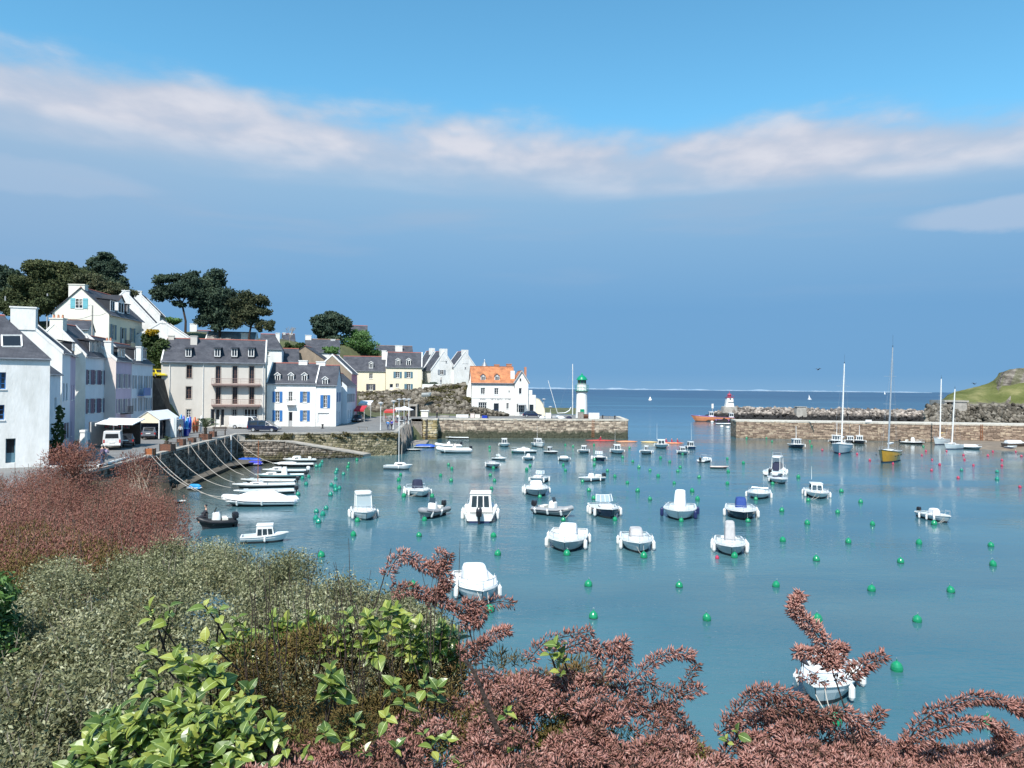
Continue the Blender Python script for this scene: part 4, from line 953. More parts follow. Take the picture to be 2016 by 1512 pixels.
# 1 big foreground white house
P1 = Vector(PT(98, 61.6)); P0 = P1-Vector((.8, .6))*11
h = House('white_house', 'large plain white house with slate roof and skylight at the left edge', P0, P1, 3.7, 12.55, 16.1, 7.4, hip=(0, 3.1), over=.12)
h.win(-9, 733, 12, 766, frame='shutter_blue', rec=.3); h.win(-12, 797, 9, 827, frame='shutter_blue', rec=.3); h.win(10.5, 863, 31, 912, style='door', frame='shutter_teal', rec=.3, name='door')
h.build(); h.skylight(4, 660, 43, 682)
q = MB(); q.box(5, 3.3, 12, 7.2, 4.1, 14.3); q.build('chimney', ['wall_white'], h.root)
# lean-to in the alley
h = House('lean_to', 'low shaded lean-to with small slate roof in the alley beside the big white house', PT(94, 69.5), PT(119, 73.8), 3.7, 11.4, 13.0, 4, wall='wall_white_shade', over=.15)
h.winl(1.0, 1.7, 1.2, 2.9, frame='trim_white'); h.winl(2.4, 3.2, 4.2, 5.4); h.build()
# 2
h = House('white_house', 'tall narrow white gabled house with broad chimney behind the foreground house', PT(122, 76), (X_(138, 79.6), 79.6), 3.7, 13.7, 17.0, 7.2, side_wall='wall_white', wall='wall_white_shade', verge='trim_white')
h.winl(.6, 1.2, 1.0, 2.6, shut='shutter_plum'); h.winl(1.9, 2.6, 1.0, 2.6, shut='shutter_plum'); h.winl(.6, 1.2, 5.0, 6.8, frame='wood_dark'); h.winl(1.9, 2.6, 5.0, 6.8, frame='wood_dark')
h.winl(2.2, 2.7, 9.9, 10.5, face='l', style='p', frame='trim_grey'); h.build()
q = MB(); q.box(-.1, 2.4, 12.2, .8, 4.6, 14.4); q.box(-.16, 2.3, 14.4, .86, 4.7, 14.55); q.build('chimney', ['wall_white'], h.root)
# 2b
h = House('house', 'narrow mauve fronted house squeezed between two white gables', (X_(138, 79.7), 79.7), PT(148, 84.2), 3.7, 13.6, 16.4, 6.8, wall='wall_mauve', side_wall='wall_white')
h.winl(1.2, 1.9, 1.0, 2.6); h.winl(1.2, 1.9, 5.0, 6.6); h.winl(3, 3.7, 5.0, 6.6); h.build(); h.dormer(144, 676, 690, 5, 'shed', hood='ridge_rust')
# 3
P0 = Vector(PT(168, 88)); P1 = Vector(PT(206.5, 93))
h = House('white_house', 'white gabled row house with plum shutters and three linked dormers', P0, P1, 3.7, 13.84, 17.6, 7.2, wall='wall_white_shade', side_wall='wall_white', verge='trim_white')
for s0 in (.45, 2.1, 3.75):
 for z0 in (3.2, 6.7): h.winl(s0+.1, s0+.85, z0, z0+1.75, shut='shutter_plum', shw=.5)
h.winl(1.0, 1.8, 0.1, 2.2, style='door', name='door'); h.winl(3.2, 4.2, .7, 2.2); h.build()
for px in (179, 187, 195): h.dormer(px, 672, 696, 6.5, 'shed', hood='ridge_rust')
h.chimney(98, 124, 628, d=.9, mat='wall_offwhite', pots=3, g=True)
# 4
P0 = Vector(PT(228, 93)); P1 = Vector(PT(258.5, 98.4))
h = House('house', 'pinkish gabled row house with mauve front and small balcony', P0, P1, 3.7, 13.5, 16.4, 6.6, wall='wall_mauve', side_wall='wall_pinkish', verge='trim_white')
for s0 in (.5, 2.2, 3.9):
 for z0 in (3.1, 6.3): h.winl(s0+.1, s0+.85, z0, z0+1.75, shut='shutter_grey', shw=.5)
h.winl(2.0, 2.9, .1, 2.2, style='door', name='door'); h.build()
for px in (235, 242): h.dormer(px, 686, 704, 7, 'shed', hood='ridge_rust')
h.chimney(205, 219, 673, pots=2, g=True, down=.6)
q = MB(); q.box(1.6, -.9, 2.9, 3.6, 0, 3.0)
for k in range(9): q.box(1.6+k*.245, -.9, 3.0, 1.64+k*.245, -.86, 3.9)
q.box(1.6, -.92, 3.9, 3.62, -.86, 3.95); q.build('balcony', ['iron_dark'], h.root)
# 5
P0b = Vector(PT(259, 98.6)); P1b = Vector(PT(300, 107))
h = House('house', 'pale blue-grey row house with bright blue balcony beside the stone ramp wall', P0b, P1b, 3.7, 13.4, 16.0, 6.4, wall='wall_white_shade', side_wall='wall_white')
for s0 in (.6, 2.9, 5.2, 7.2):
 for z0 in (3.1, 6.2): h.winl(s0+.1, s0+.85, z0, z0+1.75, shut='shutter_grey', shw=.5)
h.build()
for px in (268, 276, 284): h.dormer(px, 688, 708, 7, 'shed', roof='slate', hood='zinc')
h.chimney(268, 278, 684, pots=0, g=True, down=.4)
q = MB(); q.box(2.3, -.8, 5.2, 5.2, 0, 5.3); q.box(2.3, -.82, 5.3, 5.2, -.78, 6.3); q.build('balcony', ['shutter_blue'], h.root)
# cream house on the hill
h = House('cream_house', 'tall cream house on the hill with sky blue shutters on its sunny gable', PT(213, 112), PT(278, 124.3), 14, 21.2, 25.0, 8.2, wall='wall_cream', side_wall='wall_offwhite', over=.3)
h.winl(3.3, 4.4, 7.9, 9.4, face='l', shut='shutter_sky', shw=.62)
h.winl(1.0, 2.0, 3.3, 5.6, shut='shutter_teal', shw=.5); h.winl(4.5, 5.6, 2.6, 5.4, style='door', shut='shutter_teal', shw=.5); h.winl(8.0, 9.0, 3.3, 5.6, shut='shutter_teal', shw=.5); h.winl(10.8, 11.6, 3.0, 5.0, shut='shutter_teal', shw=.5)
h.build(); h.dormer(238, 595, 617, 12, 'gable', hood='wood_brown'); h.dormer(221, 592, 613, 9, 'shed', hood='ridge_red'); h.dormer(252, 600, 617, 5, 'shed')
h.chimney(135, 167, 561, mat='wall_offwhite', pots=0, d=1.1, g=True)
q = MB(); q.box(4.0, -.8, 2.4, 6.0, 0, 2.5)
for k in range(9): q.box(4+k*.24, -.8, 2.5, 4.04+k*.24, -.76, 3.4)
q.box(4, -.82, 3.4, 6.0, -.76, 3.45); q.build('balcony', ['iron_dark'], h.root)
# small hut walls between rows
h = House('white_house', 'low white house with dark capped parapet between the row and the cream house', PT(125, 101), PT(172, 102), 8, 18.0, 19.3, 5, wall='wall_offwhite', ridge_mat='ridge_rust'); h.build()
# white gables behind
h = House('white_house', 'large white gable on the hill behind the cream house with a steep slate slope', PT(305, 127), PT(318, 136), 12, 20.8, 26.3, 9.8, wall='wall_white_shade', side_wall='wall_white', verge='trim_white'); h.winl(2, 2.8, 5.5, 7); h.build(); h.chimney(240, 255, 573, pots=0, g=True)
h = House('white_house', 'second white gable with chimney stepping behind the larger one on the hill', PT(313, 138), PT(326, 147), 12, 23.6, 27.5, 7.4, wall='wall_white_shade', side_wall='wall_white', verge='trim_white'); h.build(); h.chimney(266, 279, 574, pots=0, g=True)
h = House('white_house', 'small white gabled house with grey slate slope above the long beige building', PT(374, 124), PT(386, 131), 10, 18.0, 21.0, 8.8, wall='wall_white_shade', side_wall='wall_white', verge='trim_white'); h.build(); h.chimney(318, 330, 637, pots=0, g=True)
# beige building
h = House('apartment_building', 'long beige three storey building with two iron balconies and four red hooded dormers', PT(317, 116.5), PT(522, 121), 3.6, 14.3, 18.0, 9.4, wall='wall_grey', side_wall='wall_offwhite', over=.35, verge='trim_white')
for r_ in ((367, 719, 378, 744), (366, 761, 377, 785)): h.win(*r_, frame='wood_brown', rec=.22)
h.win(367, 806, 376, 822, frame='trim_white')
for x0 in (424.5, 457.5, 490.5):
 h.win(x0, 721, x0+10, 755, style='d', frame='wood_brown', rec=.25, name='window', sill=False); h.win(x0, 762, x0+10, 795.5, style='d', frame='wood_brown', rec=.25, sill=False)
h.win(414.5, 805, 423, 838, style='shop'); h.win(424, 805, 433, 840, style='door', name='door'); h.win(434, 805, 442, 838, style='shop'); h.win(457, 806, 466, 821, frame='trim_grey'); h.win(480.5, 805, 507, 829, style='wide')
h.build()
for px in (371, 428, 461.5, 494.5): h.dormer(px, 686, 702, 12, 'shed', hood='ridge_red')
h.chimney(332, 343, 662, pots=0, mat='wall_grey'); h.chimney(376, 389, 663, pots=0, mat='wall_grey', yl=3.9, d=1.2); h.chimney(497, 508, 675, pots=0, mat='wall_pinkish', yl=6)
q = MB(); q.box(-.1, -.22, h.ze-.42, h.W+.1, -.003, h.ze-.05); q.build('cornice', ['trim_white'], h.root)
for px in (334, 400, 518):
 p = h.hit(px, 760, (0, 0, 0), (0, -1, 0)); q = MB(); q.tube([(p.x, -.1, .2), (p.x, -.1, h.ze-.4)], .06, 6); q.build('drainpipe', ['trim_white'], h.root)
for yb in (755.5, 796.5):
 a = h.hit(417, yb, (0, -.0, 0), (0, -1, 0)); b2 = h.hit(514, yb, (0, 0, 0), (0, -1, 0)); z = a.z
 q = MB(); q.box(a.x, -1.0, z-.16, b2.x, -.003, z); q.box(a.x+.05, -.95, z-.3, b2.x-.05, -.85, z-.162)
 for k in range(5):
  xx = a.x+.3+(b2.x-a.x-.6)*k/4; q.box(xx-.06, -.8, z-.5, xx+.06, -.003, z-.165)
 bal = q.build('balcony', ['balcony_iron'], h.root)
 r2 = MB(); r2.tube([(a.x+.04, 0, z+.85), (a.x+.04, -.96, z+.85), (b2.x-.04, -.96, z+.85), (b2.x-.04, 0, z+.85)], .03, 4); r2.tube([(a.x+.04, -.96, z+.12), (b2.x-.04, -.96, z+.12)], .025, 4); r2.tube([(a.x+.04, -.96, z+.45), (b2.x-.04, -.96, z+.45)], .018, 4)
 nb = int((b2.x-a.x)/.16)
 for k in range(nb+1):
  xx = a.x+.04+(b2.x-a.x-.08)*k/nb; r2.tube([(xx, -.96, z), (xx, -.96, z+.85)], .013 if k % 9 else .03, 4, cap=False)
 r2.build('railing', ['balcony_iron'], bal)
# blue shutter house
h = House('white_house', 'white quayside house with blue shutters and three small gabled dormers', PT(525, 123.5), PT(622, 124.2), 3.6, 10.95, 14.3, 8.2, wall='wall_white', over=.22, verge='trim_white')
for y0, y1 in ((771, 792), (808, 829)):
 for x0 in (542.3, 596.2): h.win(x0, y0, x0+8, y1, shut='shutter_blue', shw=.72)
h.win(568, 771, 576, 790, style='d', sill=False); h.win(568, 811, 576, 841, style='door', name='door', frame='trim_grey'); h.build()
for px in (546.5, 573, 599.5): h.dormer(px, 738, 752, 10.5, 'gable')
h.chimney(589, 606, 711, pots=0, d=.8, yl=4.1);
a = h.hit(566, 796, (0, 0, 0), (0, -1, 0)); q = MB(); q.box(a.x-.1, -.75, a.z-.1, a.x+1.35, -.003, a.z+.02); bal = q.build('balcony', ['trim_white'], h.root)
q = MB(); z = a.z+.02
for k in range(9): q.tube([(a.x-.08+k*.175, -.72, z), (a.x-.08+k*.175, -.72, z+.8)], .015, 4)
q.tube([(a.x-.08, 0, z+.8), (a.x-.08, -.72, z+.8), (a.x+1.32, -.72, z+.8), (a.x+1.32, 0, z+.8)], .025, 4); q.build('railing', ['iron_dark'], bal)
h = House('white_house', 'white corner house with blue shuttered window above a garage door and one tall dormer', PT(622.6, 124.2), PT(662, 124.6), 3.6, 10.7, 14.0, 8.0, wall='wall_white', over=.2, verge=None, side_wall='wall_white_shade')
h.win(636.5, 778, 644, 803, shut='shutter_blue', shw=.8); h.win(625.5, 813, 648, 834, style='p', glass='trim_white', name='garage_door', sill=False)
h.winl(1.5, 2.3, 4.2, 5.8, face='r', shut='shutter_blue', shw=.5); h.winl(5, 5.8, 4.2, 5.8, face='r', shut='shutter_blue', shw=.5); h.winl(1.2, 2.2, .8, 2.6, face='r', frame='shutter_blue'); h.winl(4.6, 5.6, .1, 2.4, face='r', style='door', name='door'); h.build()
h.dormer(640, 746, 762, 11, 'gable', set_=.05); h.chimney(623, 641, 713, pots=0, yl=4.2)
h = House('house', 'shaded blue-grey side street house stepping back behind the corner house', (X_(662, 124.6)-.05, 133), (X_(662, 124.6)-.3, 141.5), 3.7, 10.6, 12.8, 5, wall='wall_white_shade')
for s0 in (.8, 3.2, 5.8): h.winl(s0, s0+.9, 3.9, 5.4, shut='shutter_grey', shw=.5); h.winl(s0, s0+.9, .6, 2.4)
h.build()
# pink fronted house with brown gable
h = House('house', 'brown plastered gable house with a pink front above the red awning', PT(692, 143), PT(703, 149.5), 3.9, 13.0, 16.5, 7.5, wall='wall_pink', side_wall='wall_brown', verge='trim_white')
h.winl(1.2, 2.0, 3.5, 5.0); h.winl(3.4, 4.2, 3.5, 5.0); h.winl(3.2, 4.2, .1, 2.4, style='door', name='door'); h.build()
h = House('house', 'rough brown gable with dark slate roof behind the blue shuttered house', PT(641, 151), PT(652, 158), 8, 15.7, 18.6, 8.5, wall='wall_brown', side_wall='wall_brown'); h.build()
h = House('house', 'grey roofed house with hipped slate roof and white wall above the beige building', PT(510, 140), PT(554, 141), 8, 17.5, 20.4, 7, wall='wall_white', side_wall='wall_white_shade', hip=(0, 1.6)); h.win(522, 693, 530, 700); h.build(); h.chimney(543, 551, 657, pots=0, yl=4)
h = House('shed', 'small slate roofed outhouse between the hipped house and the brown gable', PT(556, 146), PT(588, 147), 8, 15.3, 17.9, 6, wall='wall_brown'); h.build()
h = House('house', 'long low pale grey roof with white left verge behind the beige building', PT(402, 150), PT(500, 152), 14, 19.3, 21.5, 7, wall='wall_offwhite', roof='slate_grey', verge='trim_white', ridge_mat='ridge_rust'); h.build(); h.chimney(475, 488, 657, pots=0, yl=0.6)
h = House('house', 'dark slate roof with white chimneys below the round dark pine', PT(600, 166), PT(668, 168), 12, 18.2, 21.2, 7.5, wall='wall_white', ridge_mat='ridge_rust'); h.win(612, 692, 618, 698); h.build(); h.chimney(601, 613, 661, pots=0); h.chimney(651, 660, 669, pots=0)
h = House('white_house', 'tiny white house with twin chimneys behind the bare tree', PT(556, 182), PT(580, 183), 17, 21.6, 23.4, 6, wall='wall_white'); h.build(); h.chimney(557, 562, 656, pots=0); h.chimney(570, 576, 657, pots=0)
h = House('white_house', 'white gabled house on the ridge half hidden behind the round dark pine', PT(688, 205), PT(722, 206), 18, 24.4, 27.6, 6.5, wall='wall_white', ridge_mat='ridge_red'); h.win(706, 652, 712, 658); h.build()
h = House('house', 'slate roof with a broad white chimney behind the right yellow house', PT(741, 196), PT(812, 198), 12, 19.3, 21.5, 7, wall='wall_white', ridge_mat='ridge_rust'); h.build(); h.chimney(778, 792, 681, pots=0, yl=1.5, d=1.3)
h = House('white_house', 'far white cottage with slate roof below the pines', PT(384, 176), PT(412, 177), 16, 21.3, 23.6, 6); h.build(); h.chimney(374, 388, 638, pots=0)
h = House('yellow_house', 'left pale yellow house with red ridge, dark shutters and a single dormer', PT(672, 177.5), PT(758.5, 178.5), 9.1, 14.3, 17.8, 8, wall='wall_cream', ridge_mat='ridge_red')
h.win(726.5, 735, 734, 745.5); h.win(726, 756, 734, 768, shut='shutter_dark', shw=.62); h.build(); h.dormer(730.5, 715, 725, 8, 'gable')
h = House('yellow_house', 'right pale yellow house with teal shutters and two dormers', PT(759.2, 178), PT(830, 179), 9.7, 15.3, 18.9, 8, wall='wall_cream', verge='trim_white')
for x0 in (779, 800.5): h.win(x0, 732, x0+7.5, 744, shut='shutter_teal', shw=.6); h.dormer
h.win(767, 756, 774, 767, style='door', name='door'); h.win(779, 755, 785.5, 763); h.win(800.5, 756, 808, 768, shut='shutter_teal', shw=.6); h.build()
for px in (783.5, 804.5): h.dormer(px, 709, 720.5, 9, 'gable')
h.chimney(752, 761, 691, pots=0)
# white gabled group
def wh(label, px1, Y1, Wd, D, zg, ze, zr, chim=None, **k):
 P1 = Vector(PT(px1, Y1)); P0 = P1-Vector((.5, -.866))*Wd
 h = House('white_house', label, P0, P1, zg, ze, zr, D, verge='trim_white', **k); return h
h = wh('white house on the rock with a steep slate slope and broad gable chimney', 848, 182, 5.2, 7.0, 9.5, 14.7, 19.4)
h.win(866, 728, 873, 737.5, 'r', shut='shutter_grey', shw=.6); h.win(893, 728.5, 898.5, 738, 'r'); h.win(877, 708, 880, 714, 'r', style='p', frame='trim_grey'); h.build()
q = MB(); q.box(h.W-.9, 2.6, 7.5, h.W+.05, 4.4, 10.6); q.build('chimney', ['wall_white'], h.root)
h = wh('white gable nearest the orange roofed hotel with a wide chimney', 893, 184.5, 4.5, 6.3, 9.0, 15.6, 19.5); h.winl(3.0, 3.4, 6.2, 6.6, 'r', style='p', frame='trim_grey'); h.build()
q = MB(); q.box(h.W-.8, 2.4, 7.5, h.W+.05, 4.0, 11.0); q.build('chimney', ['wall_white'], h.root)
h = wh('rear white house with dark slate dormer left of the twin gables', 834, 193, 5, 5.6, 10, 15.4, 20.0); h.build()
q = MB(); q.box(3.4, 2.1, 8, 4.6, 3.3, 10.8); q.build('chimney', ['wall_white'], h.root)
gw = thing('garden_wall', 'white garden wall topped by a dark clipped hedge right of the yellow houses', 'wall', (*PT(831, 177.6), 9.7), 0)
q = MB(); q.box(0, 0, -1, 4.2, .3, 1.5); q.build('wall', ['wall_white'], gw)
hd = thing('hedge', 'dark clipped hedge on the white garden wall', 'hedge', (*PT(833, 178.2), 11.0), 0); foliage('leaves', [(1.2, 0, .2, 1.2, .4, .35), (2.6, 0, .3, 1.1, .4, .4)], 600, .22, 'leaf_pine', hd, kind='stuff')
gw = thing('garden_wall', 'white curved retaining wall between the rock and the hotel', 'wall', (*PT(918, 171.5), 4.2), 0)
q = MB(); q.hexa([(0, 0, -.5), (1.3, 0, -.5), (1.3, 6, -.5), (0, 6, -.5), (.1, 0, 5.6), (1.0, 0, 9.0), (1.0, 6, 9.0), (.1, 6, 7)]); q.build('wall', ['wall_white'], gw)
gw = thing('garden_wall', 'low white roadside wall in front of the white gables on the rock', 'wall', (*PT(868, 180), 9.6), 0)
q = MB(); q.box(0, 0, -.5, 4.6, .3, 1.3); q.build('wall', ['wall_offwhite'], gw)
# hotel with orange roof
h = House('hotel', 'white seaside hotel with bright orange tiled roof and two arched dormers on the pier', PT(929, 170.3), PT(1013, 171.6), 4.1, 11.75, 15.4, 8.2, wall='wall_white', roof='tile_orange', ridge_mat='tile_orange', cat='hotel', over=.3)
h.win(946.5, 763.6, 955, 776); h.win(973.2, 764, 981.5, 776.5); h.win(1001, 769, 1004, 771.5, style='p', frame='trim_grey'); h.win(942, 792, 958.3, 805.5, style='wide'); h.win(972, 794, 982, 814, style='door', frame='paint_navy', name='door'); h.win(997, 793.5, 1001.6, 805, frame='trim_grey')
h.build()
for px in (951, 978.5): h.dormer(px, 740, 751, 9, 'gable', hood='wood_brown', roof='tile_orange')
h.chimney(973, 983, 718.5, mat='pot', pots=0, yl=5); h.chimney(997, 1007, 717.5, mat='pot', pots=0, yl=5); h.chimney(1005, 1013, 730, pots=0, yl=1.2, down=3, cap=False)
q = MB(); q.box(-.15, -.12, h.ze-.55, h.W, -.003, h.ze-.12)
for k in range(24): q.box(.1+k*.4, -.3, h.ze-.32, .25+k*.4, -.122, h.ze-.1)
q.build('cornice', ['trim_grey'], h.root)
q = MB(); q.box(-.05, -.06, 3.9, h.W, -.003, 4.0); q.build('string_course', ['trim_white'], h.root)
def strokes(root, name, hh, x0, x1, y0, y1, mat, nl, face_y=-.05, gap=None):
 a = hh.hit(x0, y1, (0, face_y, 0), (0, -1, 0)); b2 = hh.hit(x1, y0, (0, face_y, 0), (0, -1, 0)); q = MB(); w_ = (b2.x-a.x)/nl; H = b2.z-a.z
 for k in range(nl):
  if gap and k in gap: continue
  X0 = a.x+k*w_+w_*.12; X1 = a.x+(k+1)*w_-w_*.12; st = w_*.2; f = face_y; zs = a.z
  typ = random.choice('EHNORTL')
  q.box(X0, f-.03, zs, X0+st, f, zs+H)
  if typ in 'HNO': q.box(X1-st, f-.03, zs, X1, f, zs+H)
  if typ in 'EHR': q.box(X0+st, f-.03, zs+H*.45, X1-(st if typ == 'H' else 0), f, zs+H*.6)
  if typ in 'EORT': q.box(X0+st, f-.03, zs+H*.84, X1-(st if typ == 'O' else 0), f, zs+H)
  if typ in 'EOL': q.box(X0+st, f-.03, zs, X1-(st if typ == 'O' else 0), f, zs+H*.16)
 q.build(name, [mat], root)
strokes(h.root, 'lettering', h, 945, 957, 783.4, 786.6, 'trim_grey', 8); strokes(h.root, 'lettering', h, 965.5, 989.5, 783.6, 787, 'trim_grey', 15, gap=(7,)); strokes(h.root, 'lettering', h, 994, 1005.5, 783.8, 787, 'trim_grey', 8)
hw = House('hotel_wing', 'white gabled wing of the orange roofed hotel with glazed porch', PT(1013.5, 170.6), PT(1040, 170.9), 4.05, 11.9, 14.4, 9, wall='wall_white', roof='tile_orange', ridge='y', ridge_mat='tile_orange', cat='hotel', over=.25)
hw.win(1021.5, 764, 1027, 775.5, style='p', frame='trim_grey'); hw.win(1023, 745, 1026, 750.5, style='p', frame='wood_dark'); hw.win(1017, 795, 1032, 812, style='wide', frame='trim_white'); hw.build()
q = MB()
for sx in (-1, 1): q.beam((hw.W/2, -.3, 10.5-.05), (hw.W/2+sx*(hw.W/2+.3), -.3, 7.55), .06, .22)
q.build('bargeboard', ['trim_grey'], hw.root)
q = MB(); q.hexa([(.6, -1.6, 2.5), (2.6, -1.6, 2.5), (2.6, 0, 3.0), (.6, 0, 3.0), (.6, -1.6, 2.6), (2.6, -1.6, 2.6), (2.6, 0, 3.1), (.6, 0, 3.1)]); q.build('porch_roof', ['trim_grey'], hw.root)
for xx in (.7, 2.5): q = MB(); q.box(xx-.05, -1.55, 0, xx+.05, -1.45, 2.5); q.build('post', ['trim_white'], hw.root)
q = MB(); q.box(hw.W-.6, 3, 8.0, hw.W-.1, 3.6, 11.4); q.build('chimney', ['pot'], hw.root)
ha = House('annex', 'flat roofed white annex with an arched opening at the right end of the hotel', PT(1040.5, 171.5), PT(1055, 171.8), 4.05, 8.9, 8.9, 6, wall='wall_white', ridge='flat'); ha.winl(.25, 1.25, .5, 2.6, style='p', frame='wood_dark', name='arched_opening'); ha.build()
q = MB(); q.box(-.02, 0, 4.85, .9, 6, 6.0); q.build('parapet', ['wall_white'], ha.root); q = MB(); q.box(0, 0, 4.82, ha.W, 6, 4.9); q.build('roof', ['zinc'], ha.root)
cwl = thing('garden_wall', 'cream curved garden wall with brown coping sloping down right of the hotel', 'wall', (*PT(1055.5, 172), 4.05), 0)
q = MB(); pr = [(0, 4.0), (.8, 3.7), (1.5, 2.8), (2.0, 1.4), (2.2, 0)]
for (xa, za), (xb, zb) in zip(pr, pr[1:]): q.add([(xa, 0, -.2), (xb, 0, -.2), (xb, 0, zb), (xa, 0, za), (xa, .4, za), (xb, .4, zb)], [(0, 1, 2, 3), (3, 2, 5, 4)])
q.build('wall', ['wall_cream'], cwl); q = MB(); q.tube([(x, .2, z+.08) for x, z in pr], .14, 6); q.build('coping', ['coping'], cwl)
tr = thing('turret', 'blue-grey conical turret roof peeking over the orange hotel roof', 'turret', (X_(953.5, 179), 179, 10)); q = MB(); q.lathe([(.9, 0), (.9, 5.2)], n=10); q.build('wall', ['wall_white'], tr); q = MB(); q.lathe([(1.15, 5.0), (.6, 6.1), (.05, 7.0)], n=10); q.build('roof', ['zinc'], tr)
q = MB(); q.lathe([(.05, 7), (.12, 7.15), (.02, 7.4)], n=6); q.build('finial', ['trim_white'], tr)
# stone ramp wall
ra = thing('retaining_wall', 'dark rough stone retaining wall rising between the row houses and the beige building', 'wall', (0, 0, 0))
a = at(300, 745, 109.5); b2 = at(323, 745.5, 115.8); c3 = at(346, 838, 114.5)
q = MB(); q.add([(a.x, a.y, 3), (c3.x, c3.y, 3), (c3.x, c3.y, 3.8), (b2.x, b2.y, b2.z), (a.x, a.y, a.z)], [(0, 1, 2, 3, 4)]); q.build('backing', ['stone_dark'], ra)
facing('stones', (a.x, a.y-.06), (b2.x, b2.y-.06), 3.2, a.z, b2.z, 'stone_mid', .55, .26, ra, normal=(.55, -.83));
# roofs / tent / bistro
bi = thing('bistro', 'quayside bistro kiosk with white awning, grey side wall and red lettering', 'bistro', (*PT(178, 79), 3.78), .0)
Wb = 4.3
q = MB(); q.box(0, 0, 0, .15, 4.2, 2.6); q.build('side_wall', ['trim_grey'], bi)
q = MB(); q.box(0.15, 3.4, 0, Wb-.6, 3.5, 2.5); q.build('back_wall', ['paint_dark'], bi)
q = MB(); q.box(.6, 3.0, 0, 3.9, 3.1, 2.2); q.build('counter', ['wood_dark'], bi)
q = MB(); q.hexa([(.9, -.5, 2.42), (Wb+.2, .2, 2.3), (Wb-.4, 4.0, 2.75), (.0, 3.8, 2.8), (.9, -.5, 2.5), (Wb+.2, .2, 2.38), (Wb-.4, 4.0, 2.85), (.0, 3.8, 2.9)]); q.build('awning', ['canvas_white'], bi)
q = MB(); q.box(.85, -.55, 2.2, .95, -.4, 2.52); q.tube([(.9, -.5, 2.46), (3.1, -.2, 2.3)], .07, 6); q.build('awning_bar', ['trim_white'], bi)
for px in (224.6, 241): p = bi.matrix_world.inverted() @ Vector((0, 0, 0)); xx = X_(px, 79.4)-bi.location.x; q = MB(); q.tube([(xx, .4, 0), (xx, .4, 2.4)], .06, 6); q.build('post', ['trim_white'], bi)
q = MB(); q.box(.9, 1.2, 1.85, 3.6, 1.25, 2.4); sg = q.build('sign', ['paint_dark'], bi)
q = MB()
for k, wd_ in enumerate((.22, .18, 0, .2, .2, .18, .2, .2, .16, .18)):
 if wd_: x = 1.0+k*.255; q.box(x, 1.17, 1.98, x+.05, 1.2, 2.28); q.box(x+.05, 1.17, 1.98+.12*(k % 3), x+wd_, 1.2, 2.04+.12*(k % 3))
q.build('lettering', ['red_cloth'], sg)
mbd = thing('menu_board', 'blackboard menu in an orange wooden frame outside the bistro', 'menu board', (*PT(252, 83), 3.76), .05)
q = MB(); q.box(-.4, 0, .1, -.3, .06, 1.32); q.box(.3, 0, .1, .4, .06, 1.32); q.box(-.3, 0, 1.22, .3, .06, 1.32); q.box(-.3, 0, .22, .3, .06, .32); q.build('frame', ['frame_orange'], mbd)
q = MB(); q.box(-.3, .015, .32, .3, .05, 1.22); q.build('board', ['board_slate'], mbd)
for x in (-.35, .35): q = MB(); q.beam((x, .06, 1.2), (x, .55, 0), .05, .04); q.build('leg', ['frame_orange'], mbd)
gp = thing('gate_pillar', 'tapered white rendered gate pillar left of the parked white van', 'pillar', (*PT(166, 73), 3.75)); q = MB(); q.sblock([(0, .36, .3, 0, 9), (1.9, .24, .22, 0, 9), (1.92, .3, .28, 0, 9), (2.15, .3, .28, 0, 9)], n=16); q.build('body', ['wall_white'], gp)
wl_ = thing('parapet', 'dark stone parapet with white cap and white post at the near quay', 'wall', (0, 0, 0))
a0 = at(92, 919, 60.5); a1 = at(196, 916, 61); a2 = at(250, 900, 67.2)
for A, B in ((a0, a1), (a1, a2)):
 q = MB(); q.hexa([(A.x, A.y, 2.2), (B.x, B.y, 2.2), (B.x, B.y+.4, 2.2), (A.x, A.y+.4, 2.2), (A.x, A.y, A.z-.1), (B.x, B.y, B.z-.1), (B.x, B.y+.4, B.z-.1), (A.x, A.y+.4, A.z-.1)]); q.build('wall', ['stone_dark'], wl_)
 q = MB(); q.hexa([(A.x, A.y-.08, A.z-.1), (B.x, B.y-.08, B.z-.1), (B.x, B.y+.45, B.z-.1), (A.x, A.y+.45, A.z-.1), (A.x, A.y-.08, A.z+.05), (B.x, B.y-.08, B.z+.05), (B.x, B.y+.45, B.z+.05), (A.x, A.y+.45, A.z+.05)]); q.build('cap', ['trim_white'], wl_)
p = at(229, 906, 64.6); q = MB(); q.beam((p.x, p.y-.35, 1.9), (p.x, p.y-.35, p.z), .3, .3); q.build('post', ['trim_white'], wl_)
# marquee
tt = thing('marquee', 'white market tent with pitched roof beside the blue kayaks', 'tent', (*PT(268, 91.5), 3.72), .04)
q = MB(); Wt, Dt = 2.9, 8.0
q.hexa([(-.1, -.1, 2.3), (Wt/2, -.1, 3.35), (Wt/2-.9, Dt, 3.35), (-1.1, Dt, 2.3), (-.1, -.1, 2.36), (Wt/2, -.1, 3.42), (Wt/2-.9, Dt, 3.42), (-1.1, Dt, 2.36)]); q.hexa([(Wt/2, -.1, 3.35), (Wt+.1, -.1, 2.3), (Wt-.8, Dt, 2.3), (Wt/2-.9, Dt, 3.35), (Wt/2, -.1, 3.42), (Wt+.1, -.1, 2.36), (Wt-.8, Dt, 2.36), (Wt/2-.9, Dt, 3.42)]); q.build('roof', ['canvas_white'], tt)
q = MB(); q.add([(0, 0, 1.95), (Wt, 0, 1.95), (Wt, 0, 2.35), (Wt/2, 0, 3.33), (0, 0, 2.35)], [(0, 1, 2, 3, 4)]); q.build('valance', ['wall_cream'], tt)
